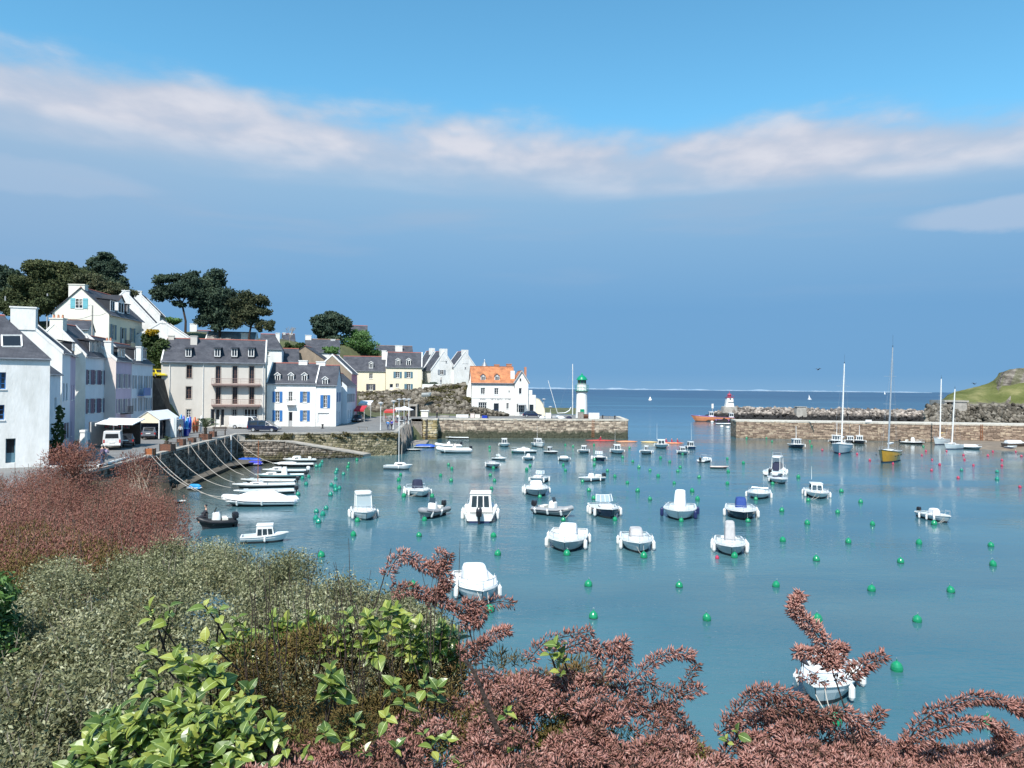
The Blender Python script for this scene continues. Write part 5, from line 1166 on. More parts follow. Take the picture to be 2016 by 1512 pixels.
for x, y in ((.05, .05), (Wt-.05, .05), (-.95, Dt-.2), (Wt-.9, Dt-.2)): q = MB(); q.box(x-.06, y-.06, 0, x+.06, y+.06, 2.3); q.build('post', ['trim_white'], tt)
q = MB(); q.box(.1, 1.2, 0, Wt-.1, 1.3, 2.0); q.build('side_panel', ['paint_dark'], tt)
st = thing('stall', 'grey tarpaulin stall with white hanging sheets right of the marquee', 'stall', (*PT(313, 95), 3.66), .05)
for k, (w_, mat) in enumerate(((.5, 'canvas_grey'), (.35, 'paint_dark'), (.6, 'canvas_grey'), (.45, 'canvas_white'), (.3, 'gel_pale'))):
 x = sum((.5, .35, .6, .45, .3)[:k]); q = MB(); q.box(x, .05*k, 0, x+w_-.02, .05*k+.12, 2.1+.12*k); q.build('sheet', [mat], st)
q = MB(); q.box(0, .5, 0, 2.2, 2.5, 2.3); q.build('frame', ['canvas_grey'], st)
# ------------------------------------------------------------------ boats
BOATS = {}     # key -> (px, py, short name) for buoy labels
def hull_mesh(Lb, B, H, bottom=.12, bowr=.14, tr=.86, flare=.18, full=2.3, deckfrom=.45, camber=.10, n=12, floor=.18, inset=.09, depth=.4):
 """stations stern -> bow. materials 0 topsides 1 antifouling 2 deck 3 cockpit"""
 T = [i/(n-1) for i in range(n)]
 def hb(tt): return B/2*(tr+(1-tr)*min(tt/.4, 1)**.8 if tt < .4 else max(0.0, 1-((tt-.4)/.6)**full))
 def sh(tt): return H*(1+.38*tt**2.2)
 ring = []
 for tt in T:
  b_ = max(hb(tt), .015); z = sh(tt); x = -Lb/2+Lb*tt
  rk = bowr*Lb*tt**4
  ring.append([(x-rk, 0, -depth*(1-.6*tt**3)), (x-rk*.8, b_*(1-flare)*.86, bottom*.2), (x-rk*.7, b_*(1-flare)*.93, bottom+.03), (x-rk*.3, b_*(1-flare*.35), z*.62), (x, b_, z)])
 mb = MB()
 for i in range(n-1):
  a, c_ = ring[i], ring[i+1]
  for k in range(4):
   mi = 1 if k < 2 else 0
   p = [a[k], c_[k], c_[k+1], a[k+1]]; mb.quad(*p, mi); mb.quad(*[(x, -y, z) for x, y, z in reversed(p)], mi)
 r0 = ring[0]
 for k in range(4):
  mb.quad(r0[k], r0[k+1], (r0[k+1][0], -r0[k+1][1], r0[k+1][2]), (r0[k][0], -r0[k][1], r0[k][2]), 1 if k < 2 else 0)
 dk = MB(); inn = []
 for i, tt in enumerate(T):
  x, b_, z = ring[i][4]; inn.append((x-(.05 if i == n-1 else 0), max(b_-inset, .008), z))
 for i in range(n-1):
  for s in (1, -1):
   o0, o1 = ring[i][4], ring[i+1][4]; dk.quad((o0[0], s*o0[1], o0[2]+.02), (o1[0], s*o1[1], o1[2]+.02), (inn[i+1][0], s*inn[i+1][1], inn[i+1][2]+.03), (inn[i][0], s*inn[i][1], inn[i][2]+.03), 0)
 kd = min(range(n), key=lambda i: abs(T[i]-deckfrom))
 for i in range(kd, n-1):
  a, c_ = inn[i], inn[i+1]; ca = camber*a[1]/(B/2); cb = camber*c_[1]/(B/2)
  for s in (1, -1): dk.quad((a[0], s*a[1], a[2]+.03), (c_[0], s*c_[1], c_[2]+.03), (c_[0], 0, c_[2]+.03+cb), (a[0], 0, a[2]+.03+ca), 0)
 for i in range(0, kd):
  a, c_ = inn[i], inn[i+1]
  for s in (1, -1): dk.quad((a[0], s*a[1], a[2]+.03), (c_[0], s*c_[1], c_[2]+.03), (c_[0], s*c_[1]*.93, floor), (a[0], s*a[1]*.93, floor), 1)
  dk.quad((a[0], a[1]*.93, floor), (c_[0], c_[1]*.93, floor), (c_[0], -c_[1]*.93, floor), (a[0], -a[1]*.93, floor), 1)
 if kd > 0:
  for i in (0, kd):
   a = inn[i]; dk.quad((a[0]+.01, a[1]*.93, floor), (a[0]+.01, -a[1]*.93, floor), (a[0]+.01, -a[1], a[2]+.03), (a[0]+.01, a[1], a[2]+.03), 1)
  a = inn[0]; o = ring[0][4]; dk.quad((o[0], o[1], o[2]+.02), (o[0], -o[1], o[2]+.02), (a[0]+.1, -a[1], a[2]+.03), (a[0]+.1, a[1], a[2]+.03), 0)
 return mb, dk, ring, sh, hb
def outboard(root, x, z, mat='engine_black', s=1.0, y=0, tilt=0.0):
 e = MB(); e.sblock([(0, .16*s, .13*s, 0, 4), (.06*s, .2*s, .15*s, 0, 4), (.30*s, .21*s, .15*s, .01, 4), (.42*s, .15*s, .11*s, .03, 3)], n=14)
 lg = MB(); lg.box(-.06*s, -.05*s, -.75*s, .05*s, .05*s, .02); lg.box(-.05*s, -.04*s, -.78*s, .22*s, .04*s, -.5*s); lg.box(-.25*s, -.04*s, -.62*s, .1*s, .04*s, -.58*s)
 o = e.build('outboard_motor', [mat], root, smooth=True); o.location = (x-.22*s, y, z); o.rotation_euler = (0, tilt, 0); lg.build('leg', ['engine_black'], o)
def fender(root, x, y, z, s=1.0, mat='fender_white', ball=False, rot=0.0):
 f = MB()
 if ball: f.blob((0, 0, -.22*s), .2*s, seg=10, rings=7)
 else: f.lathe([(.03*s, .02), (.06*s, -.03*s), (.11*s, -.10*s), (.115*s, -.45*s), (.07*s, -.55*s), (.02*s, -.58*s)], n=8)
 f.tube([(0, 0, 0), (0, 0, .12)], .012, 4)
 o = f.build('fender', [mat], root, smooth=True); o.location = (x, y, z); o.rotation_euler = (rot, 0, 0)
def rail(root, pts, hgt, n_posts=4, mat='alu', r=.018, name='bow_rail'):
 q = MB(); top = [(x, y, z+hgt) for x, y, z in pts]; q.tube(top, r, 5)
 step = max(1, (len(pts)-1)//n_posts)
 for i in range(0, len(pts), step): q.tube([pts[i], top[i]], r, 4)
 q.build(name, [mat], root)
def cabinbox(root, x0, x1, w0, w1, z0, z1, rf=.35, rb=.05, mat='gel_white', glass='boat_glass', name='cabin', win=True, front=2, side=2, roofo=.08, roofmat=None, open_back=False, wz=(.35, .88)):
 """x1 is the front (bow side); rf rake of windscreen"""
 q = MB(); bt = [(x0, -w0/2, z0), (x1, -w0/2*.88, z0), (x1, w0/2*.88, z0), (x0, w0/2, z0)]; tp = [(x0+rb, -w1/2, z1), (x1-rf, -w1/2*.92, z1), (x1-rf, w1/2*.92, z1), (x0+rb, w1/2, z1)]
 q.hexa(bt+tp); c = q.build(name, [mat], root)
 r = MB(); o = roofo
 r.box(x0+rb-o, -w1/2-o*.6, z1+.002, x1-rf+o, w1/2+o*.6, z1+.07, bev=.03); r.build('cabin_roof', [roofmat or mat], root, smooth=True)
 def face(a, b_, c_, d_, nn, out, u0=.05, u1=.95):
  a, b_, c_, d_ = map(Vector, (a, b_, c_, d_)); nrm = (b_-a).cross(d_-a).normalized()
  if nrm.dot(Vector(out)) < 0: nrm = -nrm
  P = lambda u, v: (a*(1-u)+b_*u)*(1-v)+(d_*(1-u)+c_*u)*v+nrm*.008
  for k in range(nn):
   f0 = u0+(u1-u0)*k/nn+.025; f1 = u0+(u1-u0)*(k+1)/nn-.025
   w = MB(); w.quad(P(f0, wz[0]), P(f1, wz[0]), P(f1, wz[1]), P(f0, wz[1])); w.build('window', [glass], c)
 if win:
  face(bt[1], bt[2], tp[2], tp[1], front, (1, 0, 0)); face(bt[0], bt[1], tp[1], tp[0], side, (0, -1, 0)); face(bt[3], bt[2], tp[2], tp[3], side, (0, 1, 0))
  if open_back: face(bt[0], bt[3], tp[3], tp[0], 3, (-1, 0, 0), .08, .92)
 return c
def canvas(root, x0, x1, w, z0, h, mat='canvas_white', rake=.25, top=.8, jit=.012, name='cover', aft=.1, ex=5):
 q = MB(); cx = (x0+x1)/2; hx = (x1-x0)/2
 q.sblock([(z0-.05, hx, w/2, 0, ex), (z0+h*.35, hx*.96, w/2*.97, -.02, ex), (z0+h*.75, hx-(rake+aft)*.35, w/2*.9, (aft-rake)*.2, ex), (z0+h*.95, hx-(rake+aft)*.5, w/2*top, (aft-rake)*.5, ex-1), (z0+h, hx*.6-(rake+aft)*.3, w/2*top*.75, (aft-rake)*.5, 3)], cx=cx, n=28, jit=jit)
 return q.build(name, [mat], root, smooth=False)
def boat(label, px, yw, w, h=0, kind='open', L_=2.2, H=None, hull='gel_white', bottom='antifoul', deckm='gel_white', cock='gel_pale', group=None, key=None, cat='boat', top=(), nf=(2, 2), fm='fender_white', eng=None, strake='trim_white', rails=True, ant=None, buoy=None, name='moored_boat', fs=1.0, deckfrom=.45, full=2.9, cleat=True, draft=.4, z=0.0, Yov=None, tr=.86, rope_to=None):
 h += random.uniform(-7, 7)*(abs(h) > 60); Y0 = Yov or wz(px, yw, z).y; ha = math.radians(h)-math.atan(X_(px, Y0)/Y0)*(1 if abs(h) < 50 or abs(h) > 150 else .35); hl_ = math.radians(h) if abs(h) < 50 or abs(h) > 150 else ha
 ratio = abs(math.cos(hl_))+L_*.8*abs(math.sin(hl_)); B = w*Y0/F/ratio; Lb = B*L_
 ext = Lb/2*abs(math.cos(ha))*.95+B/2*abs(math.sin(ha)); Yc = Y0+ext*.85
 B *= Yc/Y0 if Yov is None else 1; Lb = B*L_
 loc = at(px, yw, Yc); H = .64*H if H else (.20*B+.08)
 top = [tuple((v*.80 if (i == 4 and t_[0] in ('cover', 'cabin', 'cuddy')) else v) for i, v in enumerate(t_)) for t_ in top]
 root = thing(name, label, cat, (loc.x, Yc, z), ha-math.pi/2, group)
 root.rotation_euler[0] = R(random.uniform(-1.2, 1.2))
 mb, dk, ring, sh, hb = hull_mesh(Lb, B, H, deckfrom=deckfrom, full=full, depth=draft, tr=tr, bottom=.1+.015*B)
 mb.build('hull', [hull, bottom], root, smooth=True); dk.build('deck', [deckm, cock], root)
 q = MB()
 for s in (1, -1): q.tube([(r[4][0], s*r[4][1], r[4][2]-.03) for r in ring], .03+.004*B, 5)
 q.build('rubbing_strake', [strake], root)
 zd = lambda u: sh(u+.5)+.03
 for k, tpl in enumerate(top):
  t0, a = tpl[0], tpl[1:]
  if t0 == 'cover': canvas(root, a[0]*Lb, a[1]*Lb, a[2]*B, zd(a[0])-.12, a[3], a[4] if len(a) > 4 else 'canvas_white', rake=a[5] if len(a) > 5 else .3, jit=a[6] if len(a) > 6 else .012)
  elif t0 == 'flat':
   q = MB(); q.sblock([(zd(0)-.1, (a[1]-a[0])*Lb/2, a[2]*B/2, 0, 3), (zd(0)+a[3]*.6, (a[1]-a[0])*Lb/2*.93, a[2]*B/2*.85, 0, 2.6), (zd(0)+a[3], (a[1]-a[0])*Lb/2*.6, a[2]*B/2*.35, 0, 2)], cx=(a[0]+a[1])/2*Lb, n=24, jit=.015); q.build('cover', [a[4] if len(a) > 4 else 'canvas_white'], root)
  elif t0 == 'cabin': cabinbox(root, a[0]*Lb, a[1]*Lb, a[2]*B, a[2]*B*.86, zd(a[0])-.25, zd(a[0])+a[3], rf=a[4] if len(a) > 4 else .35, **(a[5] if len(a) > 5 else {}))
  elif t0 == 'cuddy':
   q = MB(); z0 = zd(a[0])-.05; q.sblock([(z0, (a[1]-a[0])*Lb/2, a[2]*B/2, 0, 3.2), (z0+a[3]*.8, (a[1]-a[0])*Lb/2*.86, a[2]*B/2*.86, -.05, 3.2), (z0+a[3], (a[1]-a[0])*Lb/2*.7, a[2]*B/2*.66, -.08, 2.6)], cx=(a[0]+a[1])/2*Lb, n=22); c = q.build('cuddy', [a[4] if len(a) > 4 else deckm], root, smooth=True)
   x1 = a[1]*Lb-.14*(a[1]-a[0])*Lb
   for s in (-1, 1): g = MB(); g.box(x1-.9*(a[1]-a[0])*Lb*.6, s*a[2]*B*.462-.02, z0+a[3]*.3, x1-.2, s*a[2]*B*.462+.02, z0+a[3]*.66); g.build('window', ['boat_glass'], c)
  elif t0 == 'screen':
   z0 = zd(a[0])+(a[3] if len(a) > 3 else .1); x = a[0]*Lb; ww = a[1]*B/2; hh = a[2]
   g = MB()
   for (p, q_) in (((x, -ww*.55), (x, 0)), ((x, 0), (x, ww*.55)), ((x-.35, -ww), (x, -ww*.55)), ((x, ww*.55), (x-.35, ww))): g.quad((p[0], p[1], z0), (q_[0], q_[1], z0), (q_[0]-hh*.45, q_[1]*.9, z0+hh), (p[0]-hh*.45, p[1]*.9, z0+hh))
   w_ = g.build('windscreen', ['clear_glass'], root); f = MB()
   f.tube([(x-.35-hh*.45, -ww*.9, z0+hh), (x-hh*.45, -ww*.5, z0+hh), (x-hh*.45, ww*.5, z0+hh), (x-.35-hh*.45, ww*.9, z0+hh)], .03, 5); f.tube([(x, 0, z0), (x-hh*.45, 0, z0+hh)], .025, 4)
   for s in (-1, 1): f.tube([(x, s*ww*.55, z0), (x-hh*.45, s*ww*.5, z0+hh)], .025, 4); f.tube([(x-.35, s*ww, z0), (x-.35-hh*.45, s*ww*.9, z0+hh)], .025, 4)
   f.build('frame', ['trim_white'], w_)
  elif t0 == 'hardtop':
   z0 = zd(a[0]); z1 = z0+a[3]; q = MB()
   for xx in (a[0]*Lb, a[1]*Lb):
    for s in (-1, 1): q.tube([(xx+(.25 if xx > a[0]*Lb else 0), s*a[2]*B/2, z0-.1), (xx, s*a[2]*B/2*.92, z1)], .04, 5)
   q.build('posts', ['trim_white'], root); q = MB(); q.sblock([(z1, (a[1]-a[0])*Lb/2+.18, a[2]*B/2+.02, 0, 6), (z1+.14, (a[1]-a[0])*Lb/2+.18, a[2]*B/2+.02, 0, 6), (z1+.2, (a[1]-a[0])*Lb/2, a[2]*B/2*.9, 0, 5)], cx=(a[0]+a[1])/2*Lb, n=24); q.build('hardtop', ['gel_white'], root, smooth=True)
   g = MB(); xx = a[1]*Lb; g.quad((xx+.27, -a[2]*B/2*.98, z0), (xx+.27, a[2]*B/2*.98, z0), (xx+.02, a[2]*B/2*.9, z1-.02), (xx+.02, -a[2]*B/2*.9, z1-.02)); g.build('windscreen', ['clear_glass'], root)
  elif t0 == 'console':
   z0 = .2; q = MB(); q.sblock([(z0, .35, a[1]*B/2, 0, 5), (z0+a[2]*.8, .3, a[1]*B/2*.95, 0, 5), (z0+a[2], .2, a[1]*B/2*.8, -.05, 4)], cx=a[0]*Lb, n=18); q.build('console', [a[3] if len(a) > 3 else 'gel_white'], root, smooth=True)
  elif t0 == 'seat':
   q = MB(); q.box(a[0]*Lb-.2, -a[1]*B/2, .3, a[0]*Lb+.2, a[1]*B/2, .3+a[2], bev=.05); q.build('seat', [a[3] if len(a) > 3 else 'gel_cream'], root)
  elif t0 == 'thwart':
   for xx in a[0]: q = MB(); q.box(xx*Lb-.12, -B*.44, H*.62, xx*Lb+.12, B*.44, H*.62+.04); q.build('thwart', ['wood_grey' if len(a) < 2 else a[1]], root)
  elif t0 == 'mast':
   xx = a[0]*Lb; q = MB(); q.tube([(xx, 0, zd(a[0])), (xx, 0, a[1])], [a[2] if len(a) > 2 else .06]*2, 6); m_o = q.build('mast', [a[3] if len(a) > 3 else 'trim_white'], root)
  elif t0 == 'arch':
   z0 = zd(a[0]); q = MB(); q.tube([(a[0]*Lb, -a[1]*B/2, z0-.1), (a[0]*Lb-.1, -a[1]*B/2*.9, z0+a[2]), (a[0]*Lb-.1, a[1]*B/2*.9, z0+a[2]), (a[0]*Lb, a[1]*B/2, z0-.1)], .04, 5); q.build('radar_arch', ['alu'], root)
 if rails:
  pr = [(r[4][0]*(1 if i < 11 else .985), r[4][1]*.93, r[4][2]+.02) for i, r in enumerate(ring) if i >= 7]; pts = pr+[(x, -y, z_) for x, y, z_ in reversed(pr[:-1])]
  rail(root, pts, .28+.05*B, 4)
 hatch = MB(); xh = .30*Lb
 if not any(t_[0] in ('cover', 'flat') and t_[2] > .30 for t_ in top if len(t_) > 2) and B > 1.5: hatch.box(xh-.22, -.2, zd(.30)+.03, xh+.22, .2, zd(.30)+.10, bev=.02); hatch.build('hatch', ['gel_pale'], root)
 zf = lambda u: sh(u+.5)-.02
 for s, cnt in ((1, nf[0]), (-1, nf[1])):
  for k in range(cnt):
   u = .18-.42*k/max(cnt-1, 1) if cnt > 1 else .05
   u += random.uniform(-.04, .04); yy = hb(u+.5)+.10*fs; fender(root, u*Lb, s*(yy-.02), zf(u), fs*(.5+.1*B), fm)
 if eng: outboard(root, -Lb/2-.02, H*.9, eng[0], (.8+.25*B)*eng[1] if len(eng) > 1 else .8+.22*B, tilt=eng[2] if len(eng) > 2 else 0)
 if ant: q = MB(); q.tube([(ant[0]*Lb, ant[1]*B, ant[2]), (ant[0]*Lb-.25, ant[1]*B, ant[3])], [.022, .008], 4); q.build('antenna', ['trim_white'], root)
 if buoy is not None:
  bp = root.matrix_basis.inverted() @ Vector(wz(*buoy)); bw_ = ring[-1][4]; q = MB(); P0 = Vector((bw_[0]-.05, 0, bw_[2]))
  for s in (-.25, .25):
   A = P0+Vector((-.3, s*B*.5, -.03)); pts = [A.lerp(bp, k/8)+Vector((0, 0, -.25*math.sin(math.pi*k/8))) for k in range(9)]; q.tube(pts, .018, 4)
  q.build('mooring_line', ['rope'], root)
 BOATS[key or label] = (px, yw-12, label)
 root['_L'] = Lb; return root, Lb, B, H
WHT = 'gel_white'
G1 = None
# nearest and middle distance boats
boat('near white motorboat with white cockpit cover and long bow fenders, left of centre', 936, 1192, 104, 8, top=[('cover', -.28, .10, .62, 1.05, 'canvas_white', .45)], nf=(2, 2), fs=1.5, H=.95, hull='gel_pale', cock='gel_white', buoy=(965, 1203), eng=None, key='near white covered motorboat')
r_, Lb, B, H = boat('nearest white motorboat behind pink tamarisk plumes with a dark seabird on it', 1629, 1398, 132, -12, top=[('cover', -.30, .08, .60, .8, 'canvas_white', .4)], nf=(2, 2), fs=1.4, H=.9, hull='gel_pale', cock='gel_white', buoy=(1644, 1412), key='nearest boat')
boat('grey hulled motorboat with boxy white cover and a ball fender, lower centre', 1117, 1089, 86, -4, top=[('cover', -.25, .08, .50, 1.0, 'canvas_white', .35)], hull='gel_grey', cock='gel_white', nf=(2, 2), fs=1.5, buoy=(1116, 1086), H=.95, key='grey hulled covered boat', tr=.92)
boat('pale motorboat with wrinkled grey cover, right of the grey hulled boat', 1253, 1090, 72, 5, top=[('cover', -.22, .08, .44, .95, 'canvas_grey', .3, .03)], hull='gel_pale', nf=(2, 2), fs=1.5, buoy=(1268, 1091), H=.9, key='boat with wrinkled grey cover')
boat('motorboat with tall narrow grey cover and a small red float beside its bow', 1437, 1097, 66, 3, top=[('cover', -.16, .06, .36, 1.8, 'canvas_grey', .2, .02), ('seat', -.36, .5, .35, 'gel_white')], hull='gel_grey', nf=(3, 3), fs=1.4, buoy=(1446, 1092), H=.85, key='boat with tall grey cover')
boat('white motorboat with tall white cover and navy blue fenders', 1338, 1026, 68, -3, top=[('cover', -.14, .10, .38, 1.95, 'canvas_white', .3)], hull=WHT, nf=(2, 1), fm='fender_navy', fs=1.7, buoy=(1341, 1022), H=1.0, key='boat with navy fenders')
boat('navy hulled motorboat with royal blue cover over its wheel', 1459, 1025, 66, 4, top=[('cover', -.18, .06, .38, 1.25, 'canvas_blue', .2)], hull='gel_navy', nf=(2, 1), fs=1.5, buoy=(1473, 1023), H=.9, key='navy boat with blue cover')
boat('navy hulled cruiser with white deck and framed windscreen, many white fenders', 1191, 1022, 72, 14, top=[('cuddy', -.08, .28, .62, .38), ('screen', .02, .66, .55, .38)], hull='gel_navy', nf=(3, 3), fs=1.6, buoy=(1211, 1020), H=1.0, key='navy cruiser')
boat('large cabin cruiser seen from its stern with sliding doors and navy bottom', 946, 1027, 66, 184, L_=2.5, top=[('cabin', -.12, .25, .74, 1.45, .5, dict(open_back=True, front=3, side=2, roofmat='gel_cream', wz=(.25, .9))), ], hull=WHT, bottom='antifoul_blue', nf=(3, 3), fs=1.7, eng=('engine_black', 1.1), H=1.05, cock='gel_white', strake='gel_cream', key='stern-on cabin cruiser')
boat('pale blue fishing boat with open fronted pilothouse and roof frame, on the left', 716, 1026, 56, 6, top=[('cuddy', .0, .30, .60, .25), ('hardtop', -.24, -.02, .66, 1.25)], hull='gel_pale', bottom='antifoul_teal', nf=(1, 3), fs=1.5, buoy=(703, 1023), H=.85, key='open pilothouse boat')
boat('white motorboat with dark navy cover box and slim fenders, above the grey inflatable', 823, 980, 60, 12, top=[('cover', -.16, .06, .46, 1.25, 'canvas_navy', .15), ('arch', -.2, .9, .35)], hull=WHT, nf=(2, 3), fs=1.3, H=.8, buoy=(795, 976), key='boat with navy cover box')
# inflatables
def rib(label, px, yw, w, h, tubem='rubber_grey', L_=2.3, cons=True, eng='engine_black', cover=None, key=None, inner='gel_pale', buoy=None, hull='gel_grey', nfen=2, screen=True, name='inflatable_boat', cat='inflatable', ft='canvas_white'):
 ha = math.radians(h); Y0 = wz(px, yw).y; ratio = abs(math.cos(ha))+L_*.93*abs(math.sin(ha)); B = w*Y0/F/ratio; Lb = B*L_
 Yc = Y0+(Lb/2*abs(math.cos(ha))+B/2*abs(math.sin(ha)))*.85; B *= Yc/Y0; Lb = B*L_; loc = at(px, yw, Yc)
 root = thing(name, label, cat, (loc.x, Yc, 0), ha-math.pi/2); tr_ = .12*B+.05; hw = B/2-tr_; zc = .42
 side = [(-Lb/2-.25, hw*.9, zc-.02), (-Lb/2, hw, zc), (-Lb*.1, hw, zc+.02), (Lb*.18, hw*.94, zc+.08), (Lb*.34, hw*.68, zc+.2), (Lb*.44, hw*.32, zc+.3), (Lb*.47, 0, zc+.34)]
 pts = side+[(x, -y, z_) for x, y, z_ in reversed(side[:-1])]; rr = [.05]+[tr_]*(len(pts)-2)+[.05]
 q = MB(); q.tube(pts, rr, 10); q.build('tube', [tubem], root, smooth=True)
 q = MB(); q.tube([(x, y*1.0+(tr_ if y > 0 else -tr_ if y < 0 else 0), z_) for x, y, z_ in pts[1:-1]], .035, 5); q.build('rubbing_strake', ['engine_black'], root)
 mb, dk, ring, sh, hb = hull_mesh(Lb*.94, B-tr_*1.6, .42, depth=.35, floor=.3, deckfrom=.8, inset=.04); mb.build('hull', [hull, 'antifoul'], root, smooth=True); dk.build('floor', [inner, inner], root)
 if cover:
  q = MB(); q.sblock([(zc+.05, Lb*.47, B*.47, 0, 2.6), (zc+.32, Lb*.40, B*.34, -.05, 2.4), (zc+.75, Lb*.2, B*.16, -.2, 2)], n=26, jit=.008); q.build('cover', [cover], root)
 if cons:
  q = MB(); q.sblock([(.3, .32, .38, 0, 5), (1.05, .26, .34, 0, 5), (1.2, .14, .28, -.05, 4)], cx=-.02*Lb, n=18); q.build('console', ['gel_white'], root, smooth=True)
  if screen: q = MB(); q.quad((.1, -.3, 1.12), (.1, .3, 1.12), (-.06, .26, 1.5), (-.06, -.26, 1.5)); q.build('windscreen', ['boat_glass'], root)
  q = MB(); q.box(-.26*Lb-.2, -.4, .3, -.26*Lb+.2, .4, .8, bev=.05); q.build('seat', ['gel_cream'], root)
 if eng: outboard(root, -Lb*.47, .62, eng, 1.15)
 for s in (1, -1):
  for k in range(nfen): fender(root, Lb*(.28-.34*k), s*(B/2+.04)*(1 if k else .8), zc+.18, .9, 'fender_white', rot=-s*.35)
 if buoy:
  bp = root.matrix_basis.inverted() @ Vector(wz(*buoy)); A = Vector((Lb*.5, 0, zc+.3)); q = MB(); q.tube([A.lerp(bp, k/6)+Vector((0, 0, -.15*math.sin(math.pi*k/6))) for k in range(7)], .018, 4); q.build('mooring_line', ['rope'], root)
 BOATS[key or label] = (px, yw-10, label); return root
rib('grey inflatable with small console and black outboard, bow towards the viewer', 851, 1024, 66, -24, key='grey inflatable', buoy=(836, 1022))
rib('grey inflatable with white console pointing right, black outboard at its stern', 1090, 1020, 84, 58, key='right pointing inflatable', buoy=(1109, 1022), nfen=3)
# second rank
boat('dark hulled boat with rounded white cover in front of a cream flat topped boat', 1056, 978, 54, 4, top=[('cover', -.16, .12, .55, .95, 'canvas_white', .35)], hull='gel_grey', bottom='antifoul', nf=(1, 3), fs=1.3, H=.9, buoy=(1063, 977), key='dark hulled boat with rounded cover')
boat('cream cabin boat with low flat roof behind the rounded cover boat', 1060, 953, 46, -20, top=[('cuddy', -.15, .25, .62, .35), ('screen', -.02, .6, .35, .32)], hull='gel_pale', nf=(2, 3), fs=1.3, H=.8, key='flat roofed cream boat')
boat('white open boat with pale console pointing left, alone in mid harbour', 1163, 950, 54, -52, L_=2.7, top=[('cover', -.12, .08, .42, .7, 'canvas_white', .15, .02), ('seat', -.32, .5, .4)], hull='gel_pale', nf=(2, 1), eng=('engine_black',), H=.62, key='open boat pointing left', buoy=(1147, 947))
boat('low white cuddy boat with hand rails and no cover', 1494, 984, 48, -4, top=[('cuddy', -.2, .28, .62, .28), ('arch', -.22, .8, .25)], hull='gel_pale', nf=(1, 1), fs=1.4, H=.72, key='low cuddy boat', buoy=(1488, 980))
boat('white cabin boat with dark windscreen and whip antenna, right of centre', 1608, 983, 54, 7, top=[('cabin', -.26, .06, .56, .85, .35, dict(front=2))], nf=(2, 2), fs=1.3, H=.75, ant=(-.1, -.2, 1.6, 2.9), key='cabin boat with dark windscreen', buoy=(1591, 982.7))
boat('white flybridge cruiser seen from its stern with two outboards and navy canopy', 1528, 938, 50, 172, L_=2.4, top=[('cover', -.05, .25, .48, 1.25, 'canvas_navy', .1), ('hardtop', -.05, .22, .46, 1.5), ('arch', .05, .5, 2.1)], nf=(2, 3), fs=1.4, eng=('engine_black', .9), H=.85, hull=WHT, key='flybridge cruiser')
boat('small white motorboat with navy cockpit cover in front of the flybridge cruiser', 1532, 953, 44, 10, top=[('cover', -.25, .05, .55, .35, 'canvas_navy', .1), ('arch', -.05, .9, .5)], nf=(0, 1), H=.7, hull='gel_pale', key='small boat before the flybridge cruiser', buoy=(1521, 951))
boat('white motorboat with white cover and raised black outboard, alone on the right', 1841, 1030, 66, 38, L_=2.6, top=[('cover', -.16, .10, .5, .7, 'canvas_white', .15)], nf=(1, 3), fs=1.2, eng=('engine_black', .8, 0), H=.72, hull='gel_pale', key='lone boat on the right', buoy=(1839, 1029))
boat('small white day sailer with a low cabin below the harbour wall corner', 784, 925, 46, 76, L_=2.7, top=[('cuddy', -.15, .3, .7, .5), ('mast', .02, 6.7, .05)], nf=(1, 1), H=.75, hull=WHT, rails=False, key='small day sailer', cat='sailing boat', name='sailing_boat')
